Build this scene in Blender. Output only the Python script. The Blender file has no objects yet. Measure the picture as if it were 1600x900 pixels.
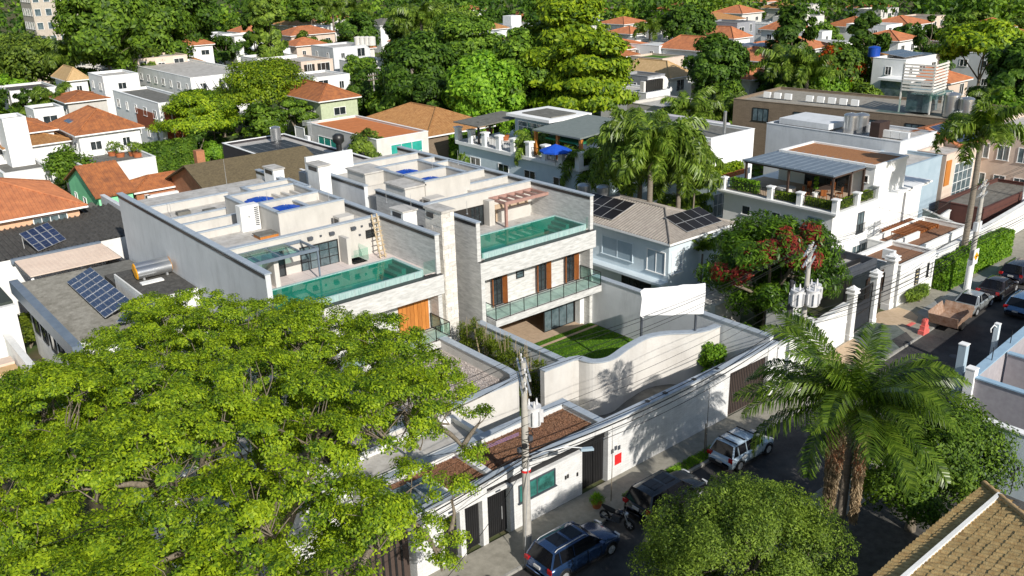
import bpy, math, random
import numpy as np
from mathutils import Vector, Matrix
R = math.radians
sc = bpy.context.scene
col = sc.collection
rnd = random.Random(7)

# ---------------------------------------------------------------- camera
FPX, YAW, PIT, ROL, HC = 1399.72, R(39.505), R(20.59), R(-1.5217), 26.0
_f = Vector((math.sin(YAW)*math.cos(PIT), math.cos(YAW)*math.cos(PIT), -math.sin(PIT)))
_r = Vector((math.cos(YAW), -math.sin(YAW), 0)); _u = _r.cross(_f)
cr = _r*math.cos(ROL) + _u*math.sin(ROL); cu = _u*math.cos(ROL) - _r*math.sin(ROL)
cd = bpy.data.cameras.new('camera'); cam = bpy.data.objects.new('camera', cd); col.objects.link(cam)
cd.sensor_width = 36; cd.lens = FPX/1600*36; cd.clip_start = .5; cd.clip_end = 5000
m = Matrix((cr, cu, -_f)).transposed().to_4x4(); m.translation = (0, 0, HC); cam.matrix_world = m
sc.camera = cam

# ---------------------------------------------------------------- light
sc.view_settings.view_transform = 'Standard'; sc.view_settings.look = 'None'
sc.view_settings.exposure = 0.1; sc.view_settings.gamma = 1
SUN = Vector((.2, 1, -.6)).normalized()
w = bpy.data.worlds.new('World'); sc.world = w; w.use_nodes = True
nt = w.node_tree; nt.nodes.clear()
sk = nt.nodes.new('ShaderNodeTexSky'); sk.sky_type = 'NISHITA'; sk.sun_disc = False
sk.sun_elevation = math.asin(-SUN.z); sk.sun_rotation = math.pi + math.atan2(.2, 1); sk.air_density = 1.2; sk.dust_density = .6
bg = nt.nodes.new('ShaderNodeBackground'); bg.inputs[1].default_value = .1
ow = nt.nodes.new('ShaderNodeOutputWorld'); nt.links.new(sk.outputs[0], bg.inputs[0]); nt.links.new(bg.outputs[0], ow.inputs[0])
sl = bpy.data.lights.new('sun', 'SUN'); sl.energy = 5.0; sl.angle = R(.5); sl.color = (1, .945, .86)
so = bpy.data.objects.new('sun', sl); col.objects.link(so); so.location = (0, -20, 60)
so.rotation_euler = SUN.to_track_quat('-Z', 'Y').to_euler()

# ---------------------------------------------------------------- helpers
def at(px, py, z=0.):
    """world x, y of the point at height z seen at pixel px, py of the 1600x900 photograph"""
    d = _f*FPX + cr*(px-800) - cu*(py-450)
    t = (z-HC)/d.z
    return d.x*t, d.y*t

WLOC = {}
def wloc(p): return Vector(WLOC.get(p.name, (0, 0, 0))) if p else Vector((0, 0, 0))
def tag(o, label=None, cat=None, group=None, kind=None):
    if label: o['label'] = label
    if cat: o['category'] = cat
    if group: o['group'] = group
    if kind: o['kind'] = kind
    return o
def thing(name, label, cat, loc=(0, 0, 0), group=None):
    o = bpy.data.objects.new(name, None); col.objects.link(o); o.location = loc
    o.empty_display_size = .3; WLOC[o.name] = tuple(loc)
    return tag(o, label, cat, group)
def link(o, parent=None):
    col.objects.link(o)
    if parent: o.parent = parent
    return o
def dup(o, loc=None, rz=None, label=None, sca=None, parent=None):
    c = o.copy(); col.objects.link(c)
    if parent: c.parent = parent
    for ch in o.children: dup(ch, parent=c)
    if loc is not None: c.location = loc
    if rz is not None: c.rotation_euler = (0, 0, rz)
    if sca is not None: c.scale = (sca,)*3 if not hasattr(sca, '__len__') else sca
    if label: c['label'] = label
    return c

class MB:
    def __init__(s): s.v = []; s.f = []; s.m = []; s.s = []
    def add(s, vs, fs, m=0, sm=False):
        b = len(s.v); s.v += [tuple(p) for p in vs]
        for f in fs: s.f.append(tuple(i+b for i in f)); s.m.append(m); s.s.append(sm)
        return s
    def box(s, x0, x1, y0, y1, z0, z1, m=0):
        if x0 > x1: x0, x1 = x1, x0
        if y0 > y1: y0, y1 = y1, y0
        if z0 > z1: z0, z1 = z1, z0
        return s.add([(x0,y0,z0),(x1,y0,z0),(x1,y1,z0),(x0,y1,z0),(x0,y0,z1),(x1,y0,z1),(x1,y1,z1),(x0,y1,z1)],
              [(0,3,2,1),(4,5,6,7),(0,1,5,4),(1,2,6,5),(2,3,7,6),(3,0,4,7)], m)
    def ob(s, c, u, v, w, m=0):
        c, u, v, w = Vector(c), Vector(u), Vector(v), Vector(w)
        vs = [c+a*u+b*v+d*w for d in (-.5,.5) for a, b in ((-.5,-.5),(.5,-.5),(.5,.5),(-.5,.5))]
        return s.add(vs, [(0,3,2,1),(4,5,6,7),(0,1,5,4),(1,2,6,5),(2,3,7,6),(3,0,4,7)], m)
    def bar(s, p, q, a=.05, b=None, m=0):
        p, q = Vector(p), Vector(q); d = q-p; b = a if b is None else b
        if d.length < 1e-5: return s
        up = Vector((0, 0, 1)) if abs(d.normalized().z) < .95 else Vector((1, 0, 0))
        side = d.cross(up).normalized(); u2 = side.cross(d).normalized()
        return s.ob((p+q)/2, d, side*a, u2*b, m)
    def prism(s, pts, z0, z1, m=0):
        n = len(pts); a = sum(pts[i][0]*pts[(i+1) % n][1]-pts[(i+1) % n][0]*pts[i][1] for i in range(n))
        if a < 0: pts = pts[::-1]
        vs = [(x, y, z0) for x, y in pts]+[(x, y, z1) for x, y in pts]
        return s.add(vs, [tuple(range(n))[::-1], tuple(range(n, 2*n))]+[(i, (i+1) % n, (i+1) % n+n, i+n) for i in range(n)], m)
    def quad(s, *p, m=0): return s.add(p, [tuple(range(len(p)))], m)
    def tube(s, pts, rads, n=8, m=0, cap=True):
        pts = [Vector(p) for p in pts]
        if not hasattr(rads, '__len__'): rads = [rads]*len(pts)
        vs = []; L = len(pts); pu = None
        for i, p in enumerate(pts):
            d = (pts[min(i+1, L-1)]-pts[max(i-1, 0)]).normalized()
            if pu is None: pu = d.orthogonal().normalized()
            u = (pu-d*pu.dot(d)); u = u.normalized() if u.length > 1e-4 else d.orthogonal().normalized()
            pu = u; v = d.cross(u)
            vs += [p+(u*math.cos(2*math.pi*k/n)+v*math.sin(2*math.pi*k/n))*rads[i] for k in range(n)]
        fs = [(i*n+k, i*n+(k+1) % n, (i+1)*n+(k+1) % n, (i+1)*n+k) for i in range(L-1) for k in range(n)]
        s.add(vs, fs, m, True)
        if cap: s.add(vs[:n], [tuple(range(n))[::-1]], m); s.add(vs[-n:], [tuple(range(n))], m)
        return s
    def cyl(s, c, r, z0, z1, n=16, m=0, r1=None):
        return s.tube([(c[0], c[1], z0), (c[0], c[1], z1)], [r, r if r1 is None else r1], n, m)
    def ring(s, x0, x1, y0, y1, z0, z1, t, m=0):
        s.box(x0, x1, y0, y0+t, z0, z1, m); s.box(x0, x1, y1-t, y1, z0, z1, m)
        s.box(x0, x0+t, y0+t, y1-t, z0, z1, m); s.box(x1-t, x1, y0+t, y1-t, z0, z1, m); return s
    def build(s, name, mats, parent=None, label=None, cat=None, group=None, kind=None, local=False):
        if not s.v: return None
        if not isinstance(mats, (list, tuple)): mats = [mats]
        o3 = wloc(parent)
        if parent is None and not local:
            xs = np.array(s.v); o3 = Vector(((xs[:,0].min()+xs[:,0].max())/2, (xs[:,1].min()+xs[:,1].max())/2, xs[:,2].min()))
        if local: o3 = Vector((0, 0, 0))
        me = bpy.data.meshes.new(name); me.from_pydata([(x-o3.x, y-o3.y, z-o3.z) for x, y, z in s.v], [], s.f)
        for mt in mats: me.materials.append(mt)
        me.polygons.foreach_set('material_index', s.m); me.polygons.foreach_set('use_smooth', s.s); me.update()
        o = bpy.data.objects.new(name, me); link(o, parent)
        if parent is None and not local: o.location = o3
        WLOC[o.name] = tuple(o3)
        return tag(o, label, cat, group, kind)

# ---------------------------------------------------------------- materials
def node(nt, t, **k):
    n = nt.nodes.new(t)
    for a, b in k.items(): setattr(n, a, b)
    return n
MATS = {}
def pm(name, c, rough=.8, c2=None, sc_=3., bump=.0, bsc=20., metal=0., stain=.0, st_c=(.05,.05,.045), stretch=(1,1,1), obr=0., spec=.3, sky=.25, emis=None, c3=None, sc3=.3):
    """procedural surface: base colour, second colour by noise, dirt stains streaked down, relief"""
    m = bpy.data.materials.new(name); m.use_nodes = True; nt = m.node_tree; L = nt.links
    b = nt.nodes['Principled BSDF']; b.inputs['Roughness'].default_value = rough; b.inputs['Metallic'].default_value = metal
    b.inputs['Specular IOR Level'].default_value = spec
    tc = node(nt, 'ShaderNodeNewGeometry'); mp = node(nt, 'ShaderNodeMapping'); mp.inputs['Scale'].default_value = stretch
    L.new(tc.outputs['Position'], mp.inputs[0])
    nz = node(nt, 'ShaderNodeTexNoise'); nz.inputs['Scale'].default_value = sc_; nz.inputs['Detail'].default_value = 6; nz.inputs['Roughness'].default_value = .65
    L.new(mp.outputs[0], nz.inputs[0])
    rp = node(nt, 'ShaderNodeValToRGB'); rp.color_ramp.elements[0].position = .35; rp.color_ramp.elements[1].position = .65
    c2 = c2 or tuple(x*.82 for x in c)
    rp.color_ramp.elements[0].color = (*c2, 1); rp.color_ramp.elements[1].color = (*c, 1)
    L.new(nz.outputs[0], rp.inputs[0]); out = rp.outputs[0]
    if c3:
        n3 = node(nt, 'ShaderNodeTexNoise'); n3.inputs['Scale'].default_value = sc3; n3.inputs['Detail'].default_value = 3
        L.new(tc.outputs['Position'], n3.inputs[0])
        r3 = node(nt, 'ShaderNodeMapRange'); r3.inputs[1].default_value = .42; r3.inputs[2].default_value = .6
        L.new(n3.outputs[0], r3.inputs[0])
        mx = node(nt, 'ShaderNodeMixRGB'); mx.inputs[2].default_value = (*c3, 1); L.new(r3.outputs[0], mx.inputs[0]); L.new(out, mx.inputs[1]); out = mx.outputs[0]
    if stain:
        mp2 = node(nt, 'ShaderNodeMapping'); mp2.inputs['Scale'].default_value = (1.4, 1.4, .35); L.new(tc.outputs['Position'], mp2.inputs[0])
        n2 = node(nt, 'ShaderNodeTexNoise'); n2.inputs['Scale'].default_value = .9; n2.inputs['Detail'].default_value = 8; n2.inputs['Roughness'].default_value = .7
        L.new(mp2.outputs[0], n2.inputs[0])
        mr = node(nt, 'ShaderNodeMapRange'); mr.inputs[1].default_value = .48; mr.inputs[2].default_value = .75; mr.inputs[4].default_value = stain
        L.new(n2.outputs[0], mr.inputs[0])
        mx = node(nt, 'ShaderNodeMixRGB'); mx.inputs[2].default_value = (*st_c, 1); L.new(mr.outputs[0], mx.inputs[0]); L.new(out, mx.inputs[1]); out = mx.outputs[0]
    if obr:
        oi = node(nt, 'ShaderNodeObjectInfo'); mr = node(nt, 'ShaderNodeMapRange'); mr.inputs[3].default_value = 1-obr; mr.inputs[4].default_value = 1+obr
        L.new(oi.outputs['Random'], mr.inputs[0])
        hs = node(nt, 'ShaderNodeHueSaturation'); L.new(mr.outputs[0], hs.inputs['Value']); L.new(out, hs.inputs['Color']); out = hs.outputs[0]
    L.new(out, b.inputs['Base Color'])
    if bump:
        n2 = node(nt, 'ShaderNodeTexNoise'); n2.inputs['Scale'].default_value = bsc; n2.inputs['Detail'].default_value = 3; L.new(mp.outputs[0], n2.inputs[0])
        bp = node(nt, 'ShaderNodeBump'); bp.inputs['Strength'].default_value = bump; bp.inputs['Distance'].default_value = .05
        L.new(n2.outputs[0], bp.inputs['Height']); L.new(bp.outputs[0], b.inputs['Normal'])
    if emis: b.inputs['Emission Color'].default_value = (*emis, 1); b.inputs['Emission Strength'].default_value = 1
    MATS[name] = m; return m

def glass(name, tint, refl=.12, rough=.02, thick=None):
    m = bpy.data.materials.new(name); m.use_nodes = True; nt = m.node_tree; nt.nodes.clear(); L = nt.links
    t = node(nt, 'ShaderNodeBsdfTransparent'); t.inputs[0].default_value = (*tint, 1)
    g = node(nt, 'ShaderNodeBsdfGlossy'); g.inputs['Roughness'].default_value = rough; g.inputs[0].default_value = (.95, 1, 1, 1)
    fr = node(nt, 'ShaderNodeLayerWeight'); fr.inputs[0].default_value = .5
    pw = node(nt, 'ShaderNodeMath', operation='POWER'); pw.inputs[1].default_value = 5; L.new(fr.outputs['Facing'], pw.inputs[0])
    ml = node(nt, 'ShaderNodeMath', operation='MULTIPLY'); ml.inputs[1].default_value = .55; L.new(pw.outputs[0], ml.inputs[0])
    ad = node(nt, 'ShaderNodeMath', operation='ADD'); ad.use_clamp = True; ad.inputs[1].default_value = refl; L.new(ml.outputs[0], ad.inputs[0])
    mx = node(nt, 'ShaderNodeMixShader'); L.new(ad.outputs[0], mx.inputs[0]); L.new(t.outputs[0], mx.inputs[1]); L.new(g.outputs[0], mx.inputs[2])
    o = node(nt, 'ShaderNodeOutputMaterial'); L.new(mx.outputs[0], o.inputs[0]); MATS[name] = m; return m

def leafm(name, c, c2, trans=.3, c3=None, sc_=.9, rough=.55):
    """leaf colour varies clump by clump and leaf by leaf; light passes through"""
    m = bpy.data.materials.new(name); m.use_nodes = True; nt = m.node_tree; nt.nodes.clear(); L = nt.links
    ge = node(nt, 'ShaderNodeNewGeometry'); nz = node(nt, 'ShaderNodeTexNoise'); nz.inputs['Scale'].default_value = sc_; nz.inputs['Detail'].default_value = 4
    L.new(ge.outputs['Position'], nz.inputs[0])
    ri = node(nt, 'ShaderNodeMath', operation='MULTIPLY_ADD'); ri.inputs[1].default_value = .5; L.new(ge.outputs['Random Per Island'], ri.inputs[0]); L.new(nz.outputs[0], ri.inputs[2])
    rp = node(nt, 'ShaderNodeValToRGB'); rp.color_ramp.elements[0].position = .45; rp.color_ramp.elements[1].position = 1.0
    rp.color_ramp.elements[0].color = (*c2, 1); rp.color_ramp.elements[1].color = (*c, 1)
    if c3: e = rp.color_ramp.elements.new(.72); e.color = (*c3, 1)
    L.new(ri.outputs[0], rp.inputs[0])
    oi = node(nt, 'ShaderNodeObjectInfo'); mr = node(nt, 'ShaderNodeMapRange'); mr.inputs[3].default_value = .8; mr.inputs[4].default_value = 1.2; L.new(oi.outputs['Random'], mr.inputs[0])
    hs = node(nt, 'ShaderNodeHueSaturation'); L.new(rp.outputs[0], hs.inputs['Color']); L.new(mr.outputs[0], hs.inputs['Value'])
    d = node(nt, 'ShaderNodeBsdfPrincipled'); d.inputs['Roughness'].default_value = rough; d.inputs['Specular IOR Level'].default_value = .25
    t = node(nt, 'ShaderNodeBsdfTranslucent'); L.new(hs.outputs[0], d.inputs['Base Color'])
    hx = node(nt, 'ShaderNodeHueSaturation'); hx.inputs['Value'].default_value = 1.5; hx.inputs['Saturation'].default_value = 1.1; L.new(hs.outputs[0], hx.inputs['Color']); L.new(hx.outputs[0], t.inputs[0])
    mx = node(nt, 'ShaderNodeMixShader'); mx.inputs[0].default_value = trans; L.new(d.outputs[0], mx.inputs[1]); L.new(t.outputs[0], mx.inputs[2])
    o = node(nt, 'ShaderNodeOutputMaterial'); L.new(mx.outputs[0], o.inputs[0]); MATS[name] = m; return m

WHITE = pm('white_paint', (.83,.83,.81), c2=(.72,.72,.7), sc_=1.2, stain=.4, st_c=(.45,.44,.41), bump=.15, bsc=30)
WHITE2 = pm('clean_white_paint', (.86,.86,.85), c2=(.79,.79,.78), sc_=.8, stain=.1, st_c=(.5,.5,.47))
OFFW = pm('off_white_plaster', (.68,.66,.62), c2=(.6,.58,.54), sc_=1, stain=.3, st_c=(.34,.32,.29), bump=.2)
CREAM = pm('cream_render', (.62,.6,.565), c2=(.55,.53,.5), sc_=.7, stain=.4, st_c=(.4,.36,.31), bump=.15)
GREIGE = pm('greige_render', (.56,.535,.495), c2=(.49,.47,.435), sc_=.7, stain=.4, st_c=(.31,.29,.26), bump=.15)
GREYW = pm('light_grey_render', (.66,.68,.7), c2=(.58,.6,.62), sc_=.5, stain=.5, st_c=(.4,.41,.42), bump=.12)
MARBLE = pm('veined_stone_cladding', (.66,.655,.635), c2=(.44,.44,.425), sc_=1.6, stretch=(1,1,5), rough=.5, bump=.1, bsc=8)
LEDGE = pm('split_stone', (.8,.77,.71), c2=(.58,.55,.5), sc_=5, stretch=(1,1,3), bump=.6, bsc=14, obr=.14)
COPING = pm('bluish_metal_coping', (.44,.49,.54), c2=(.36,.41,.47), sc_=3, rough=.5, metal=.15, stain=.15)
ROOFW = pm('pale_roof_screed', (.55,.53,.5), c2=(.42,.4,.37), sc_=1.2, stain=.8, st_c=(.22,.2,.17), bump=.2)
PINKF = pm('pale_pink_floor_tile', (.66,.58,.55), c2=(.62,.54,.51), sc_=1.5, rough=.5)
DARKR = pm('dark_weathered_roof', (.115,.11,.1), c2=(.055,.052,.048), sc_=3, stain=.4, st_c=(.03,.03,.028), bump=.4)
GREYR = pm('grey_fibre_cement', (.2,.195,.175), c2=(.13,.125,.11), sc_=2.5, stain=.6, st_c=(.06,.058,.045), bump=.3)
GRAVEL = pm('pale_gravel', (.56,.5,.46), c2=(.33,.29,.27), sc_=14, bump=1, bsc=18)
BROWNG = pm('brown_gravel', (.31,.165,.095), c2=(.16,.085,.05), sc_=9, bump=1, bsc=22, c3=(.24,.12,.07))
ASPH = pm('asphalt', (.055,.053,.054), c2=(.034,.033,.034), sc_=5, bump=.35, bsc=40, c3=(.085,.08,.075), sc3=.35, stain=.7, st_c=(.022,.021,.021))
PAVE = pm('sidewalk_concrete', (.33,.31,.26), c2=(.25,.235,.195), sc_=3, bump=.3, stain=.4, st_c=(.14,.13,.1))
KERBM = pm('kerb_stone', (.36,.35,.32), c2=(.27,.26,.24), sc_=4, bump=.3)
SOIL = pm('ground_soil', (.13,.1,.065), c2=(.07,.07,.03), sc_=.6, bump=.3, c3=(.06,.1,.025))
GRASS = pm('lawn_grass', (.075,.19,.012), c2=(.045,.12,.008), sc_=6, bump=.8, bsc=60)
WOOD = pm('red_brown_wood', (.33,.115,.03), c2=(.21,.065,.018), sc_=5, stretch=(1,1,.2), rough=.5, obr=.12)
OWOOD = pm('orange_wood_panel', (.5,.2,.045), c2=(.38,.135,.03), sc_=4, stretch=(3,3,.3), rough=.5, obr=.12)
PWOOD = pm('pinkish_brown_beam', (.4,.24,.2), c2=(.33,.19,.16), sc_=4, rough=.6)
TIMB = pm('bamboo_light_wood', (.5,.4,.26), c2=(.35,.27,.17), sc_=7)
BLACKM = pm('black_metal', (.02,.02,.021), rough=.4, sc_=3, spec=.5)
DGREYM = pm('dark_grey_metal', (.09,.1,.12), c2=(.07,.08,.095), rough=.45, metal=.2)
STEEL = pm('steel', (.62,.63,.64), c2=(.5,.51,.52), rough=.28, metal=.85, sc_=6, stretch=(.3,.3,6))
ALU = pm('aluminium', (.55,.56,.57), rough=.4, metal=.5)
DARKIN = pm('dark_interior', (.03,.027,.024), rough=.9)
TILE = pm('terracotta_tile', (.46,.17,.06), c2=(.27,.1,.045), sc_=1.5, bump=.3, stain=.6, st_c=(.14,.07,.045), obr=.12)
TILEB = pm('bright_terracotta', (.55,.21,.09), c2=(.38,.14,.065), sc_=1.2, stain=.55, st_c=(.25,.1,.06), obr=.1)
TILEO = pm('ochre_tile', (.43,.23,.09), c2=(.3,.14,.05), sc_=2.4, stain=.3, st_c=(.18,.1,.05), obr=.12)
TILEP = pm('yellow_clay_tile', (.58,.43,.2), c2=(.42,.27,.11), sc_=5, stain=.35, st_c=(.26,.11,.04), bump=.3, obr=.16)
TILEY = pm('pale_yellow_tile', (.55,.38,.2), c2=(.45,.3,.14), sc_=2.5, stain=.3, st_c=(.25,.15,.07), obr=.1)
BROWNR = pm('brown_shingle', (.17,.135,.075), c2=(.105,.08,.045), sc_=5, stain=.4, st_c=(.06,.045,.03), bump=.4)
BRICK = pm('brown_brick', (.24,.18,.13), c2=(.16,.115,.08), sc_=7, stretch=(1,1,4), bump=.4)
BRICKR = pm('orange_brick', (.45,.2,.1), c2=(.33,.13,.06), sc_=7, stretch=(1,1,4), bump=.4)
GREENW = pm('mint_green_paint', (.3,.82,.44), c2=(.24,.7,.37), sc_=1, stain=.2, st_c=(.1,.33,.17))
SALMON = pm('salmon_paint', (.72,.44,.28), c2=(.64,.38,.24), sc_=1, stain=.25, st_c=(.42,.27,.18))
SALM2 = pm('pale_salmon_paint', (.66,.54,.45), c2=(.6,.48,.4), sc_=1, stain=.25, st_c=(.42,.33,.27))
BLUEW = pm('pale_blue_paint', (.62,.71,.76), c2=(.56,.65,.71), sc_=.8, stain=.15, st_c=(.36,.46,.53))
BLUEW2 = pm('sky_blue_paint', (.36,.45,.52), c2=(.31,.4,.47), sc_=.8, stain=.35, st_c=(.22,.32,.4))
LILAC = pm('pale_lilac_paint', (.55,.52,.55), c2=(.49,.46,.49), sc_=.8, stain=.15, st_c=(.4,.37,.38))
YELW = pm('pale_yellow_paint', (.7,.6,.35), c2=(.62,.52,.3), stain=.2, st_c=(.4,.33,.2))
RUST = pm('rust_red_panel', (.36,.1,.045), c2=(.26,.07,.03), sc_=4, stretch=(4,4,1))
SOLAR = pm('solar_cell', (.03,.045,.1), c2=(.02,.03,.07), rough=.16, sc_=2, spec=.6, obr=.15)
SOLARK = pm('black_solar_cell', (.022,.02,.022), c2=(.015,.014,.016), rough=.4, spec=.15, obr=.2)
BLUET = pm('blue_plastic_tank', (.01,.07,.4), c2=(.008,.05,.3), rough=.35, spec=.5)
BLUEP = pm('blue_canvas', (.01,.09,.55), c2=(.01,.07,.45))
YELC = pm('yellow_tank_cap', (.85,.4,.01), c2=(.7,.3,.01), rough=.4)
MOSA = pm('pool_mosaic', (.42,.56,.54), c2=(.24,.38,.37), sc_=12, stretch=(1,1,.15), rough=.3)
POOLB = pm('pool_floor_mosaic', (.08,.25,.21), c2=(.05,.17,.145), sc_=1.2, rough=.3)
GLASSW = pm('window_glass', (.035,.045,.05), c2=(.015,.02,.022), rough=.05, spec=.9, sc_=1.3)
GLASSB = pm('pale_window_glass', (.15,.2,.22), c2=(.05,.08,.09), rough=.06, spec=.9, sc_=1.3)
GLASSG = pm('green_window_glass', (.04,.42,.34), c2=(.03,.3,.25), rough=.08, spec=.8, sc_=1.3)
GLASST = pm('dark_teal_window_glass', (.05,.22,.19), c2=(.02,.07,.06), rough=.06, spec=.8, sc_=2)
GLASSR = glass('railing_glass', (.86,.95,.92), .03)
GLASSC = glass('canopy_glass', (.5,.7,.66), .08)
WATER = glass('pool_water', (.36,.82,.74), .04, .03)
CONC = pm('pole_concrete', (.47,.45,.41), c2=(.38,.36,.33), sc_=3, bump=.2, stain=.3, st_c=(.24,.23,.2))
PORC = pm('white_porcelain', (.65,.65,.66), rough=.3)
RUBBER = pm('tyre_rubber', (.018,.018,.018), rough=.85)
CABLE = pm('black_cable', (.015,.015,.015), rough=.6)
BARK = pm('grey_bark', (.24,.2,.15), c2=(.12,.1,.075), sc_=5, stretch=(2,2,.5), bump=.7, bsc=9)
BARKP = pm('palm_trunk_bark', (.27,.235,.19), c2=(.17,.14,.11), sc_=5, stretch=(.4,.4,6), bump=.6)
REDP = pm('red_print', (.7,.03,.03), rough=.5)
CLAYP = pm('clay_pot', (.45,.15,.06), c2=(.36,.11,.04))
TERRAK = pm('beige_terrace_stone', (.5,.38,.27), c2=(.42,.31,.22), sc_=3, bump=.2)
GREENPAV = pm('mossy_stone_paving', (.14,.16,.15), c2=(.08,.1,.085), sc_=3, bump=.3)
PEACHPAV = pm('peach_stone_paving', (.55,.42,.29), c2=(.46,.34,.22), sc_=3, bump=.2)
SHADER = pm('slate_blue_metal_sheet', (.17,.21,.26), c2=(.13,.165,.21), rough=.45, sc_=2, stain=.2, st_c=(.1,.12,.14))

LF_YEL = leafm('yellow_green_leaves', (.295,.385,.013), (.03,.075,.006), .26, c3=(.15,.24,.009), sc_=.7)
LF_MAN = leafm('mango_leaves', (.14,.25,.02), (.02,.05,.008), .32, c3=(.06,.13,.01), sc_=.8, rough=.35)
LF_PAD = leafm('dark_palm_leaflets', (.16,.24,.025), (.018,.04,.008), .3, c3=(.07,.13,.012), sc_=1.2, rough=.3)
LF_MID = leafm('fresh_green_leaves', (.18,.29,.025), (.025,.06,.008), .28, c3=(.09,.17,.014), sc_=.8)
LF_DRK = leafm('deep_green_leaves', (.11,.2,.02), (.018,.045,.008), .32, c3=(.05,.11,.01), sc_=.8)
LF_OLV = leafm('olive_green_leaves', (.235,.33,.04), (.03,.065,.01), .3, c3=(.12,.19,.022), sc_=.9)
LF_PAL = leafm('palm_leaflets', (.25,.34,.05), (.03,.06,.012), .35, c3=(.12,.2,.02), sc_=1.2, rough=.35)
LF_RED = leafm('red_young_leaves', (.33,.05,.03), (.1,.012,.01), .3, sc_=1.5)
LF_ORG = leafm('orange_blossom', (.6,.13,.01), (.3,.04,.005), .3, sc_=1.5)
LF_BAM = leafm('bamboo_leaves', (.2,.26,.02), (.04,.07,.01), .4, c3=(.12,.17,.012), sc_=1)
LF_DRY = leafm('dry_fruit_stalks', (.46,.35,.22), (.2,.15,.09), .2, c3=(.34,.26,.16), sc_=3)
LF_BRT = leafm('bright_green_leaves', (.24,.41,.03), (.05,.13,.012), .32, c3=(.14,.28,.016), sc_=1.2)

def brickm(name, c, mortar, bw=.42, bh=.07, off=.5, stain=.3):
    m = pm(name, c, c2=tuple(v*.9 for v in c), sc_=1.5, stain=stain, st_c=tuple(v*.55 for v in c)); nt = m.node_tree; L = nt.links; b = nt.nodes['Principled BSDF']
    ge = node(nt, 'ShaderNodeNewGeometry'); sp = node(nt, 'ShaderNodeSeparateXYZ'); ad = node(nt, 'ShaderNodeMath', operation='ADD'); cb = node(nt, 'ShaderNodeCombineXYZ')
    L.new(ge.outputs['Position'], sp.inputs[0]); L.new(sp.outputs[0], ad.inputs[0]); L.new(sp.outputs[1], ad.inputs[1]); L.new(ad.outputs[0], cb.inputs[0]); L.new(sp.outputs[2], cb.inputs[1])
    br = node(nt, 'ShaderNodeTexBrick'); br.inputs['Scale'].default_value = 1; br.inputs['Brick Width'].default_value = bw; br.inputs['Row Height'].default_value = bh; br.inputs['Mortar Size'].default_value = .006; br.inputs['Mortar Smooth'].default_value = .2
    br.inputs['Color1'].default_value = (1, 1, 1, 1); br.inputs['Color2'].default_value = (.86, .86, .86, 1); br.inputs['Mortar'].default_value = (mortar, mortar, mortar, 1); L.new(cb.outputs[0], br.inputs[0])
    src = b.inputs['Base Color'].links[0].from_socket; mx = node(nt, 'ShaderNodeMixRGB', blend_type='MULTIPLY'); mx.inputs[0].default_value = 1; L.new(src, mx.inputs[1]); L.new(br.outputs[0], mx.inputs[2]); L.new(mx.outputs[0], b.inputs['Base Color'])
    bp = node(nt, 'ShaderNodeBump'); bp.inputs['Strength'].default_value = .6; bp.inputs['Distance'].default_value = .02; L.new(br.outputs[0], bp.inputs['Height']); L.new(bp.outputs[0], b.inputs['Normal']); return m
WBRICK = brickm('white_thin_brick', (.8,.8,.79), .62, stain=.45)
BRICK = brickm('brown_brick_wall', (.25,.19,.135), .5, .5, .16)
BRICKR = brickm('orange_brick_wall', (.46,.2,.1), .6, .4, .14)
# ---------------------------------------------------------------- foliage
nrs = np.random.RandomState(11)
def quads_mesh(name, V, mats, mi=None, n=4):
    """V: (N, n, 3) -> mesh of N separate faces"""
    N = len(V); me = bpy.data.meshes.new(name)
    me.vertices.add(N*n); me.vertices.foreach_set('co', V.reshape(-1).astype(np.float32))
    me.loops.add(N*n); me.loops.foreach_set('vertex_index', np.arange(N*n, dtype=np.int32))
    me.polygons.add(N); me.polygons.foreach_set('loop_start', np.arange(0, N*n, n, dtype=np.int32)); me.polygons.foreach_set('loop_total', np.full(N, n, dtype=np.int32))
    for m in (mats if isinstance(mats, (list, tuple)) else [mats]): me.materials.append(m)
    if mi is not None: me.polygons.foreach_set('material_index', np.asarray(mi, dtype=np.int32))
    me.update(calc_edges=True); return me
def leaf_quads(P, Nn, size, asp=.5, jit=.5):
    """rhombic leaves at P, facing about Nn"""
    n = len(P); Nn = Nn+nrs.normal(0, jit, (n, 3)); Nn /= np.linalg.norm(Nn, axis=1, keepdims=True)+1e-9
    A = np.cross(Nn, nrs.normal(0, 1, (n, 3))); A /= np.linalg.norm(A, axis=1, keepdims=True)+1e-9
    B = np.cross(Nn, A); s = (size*nrs.uniform(.6, 1.35, n))[:, None]
    return np.stack([P-A*s, P+B*s*asp-A*s*.1, P+A*s, P-B*s*asp+A*s*.1], 1)
def clump_pts(C, Rr, n, shell=.55, up=.3):
    """n points spread through ellipsoidal clumps C (k,3) with radii Rr (k,3), denser near the surface"""
    k = len(C); vol = Rr[:, 0]*Rr[:, 1]; idx = nrs.choice(k, n, p=vol/vol.sum())
    d = nrs.normal(0, 1, (n, 3)); d[:, 2] += up; d /= np.linalg.norm(d, axis=1, keepdims=True)
    r = nrs.uniform(shell**2, 1.15, n)**.5
    return C[idx]+d*Rr[idx]*r[:, None], d
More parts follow.
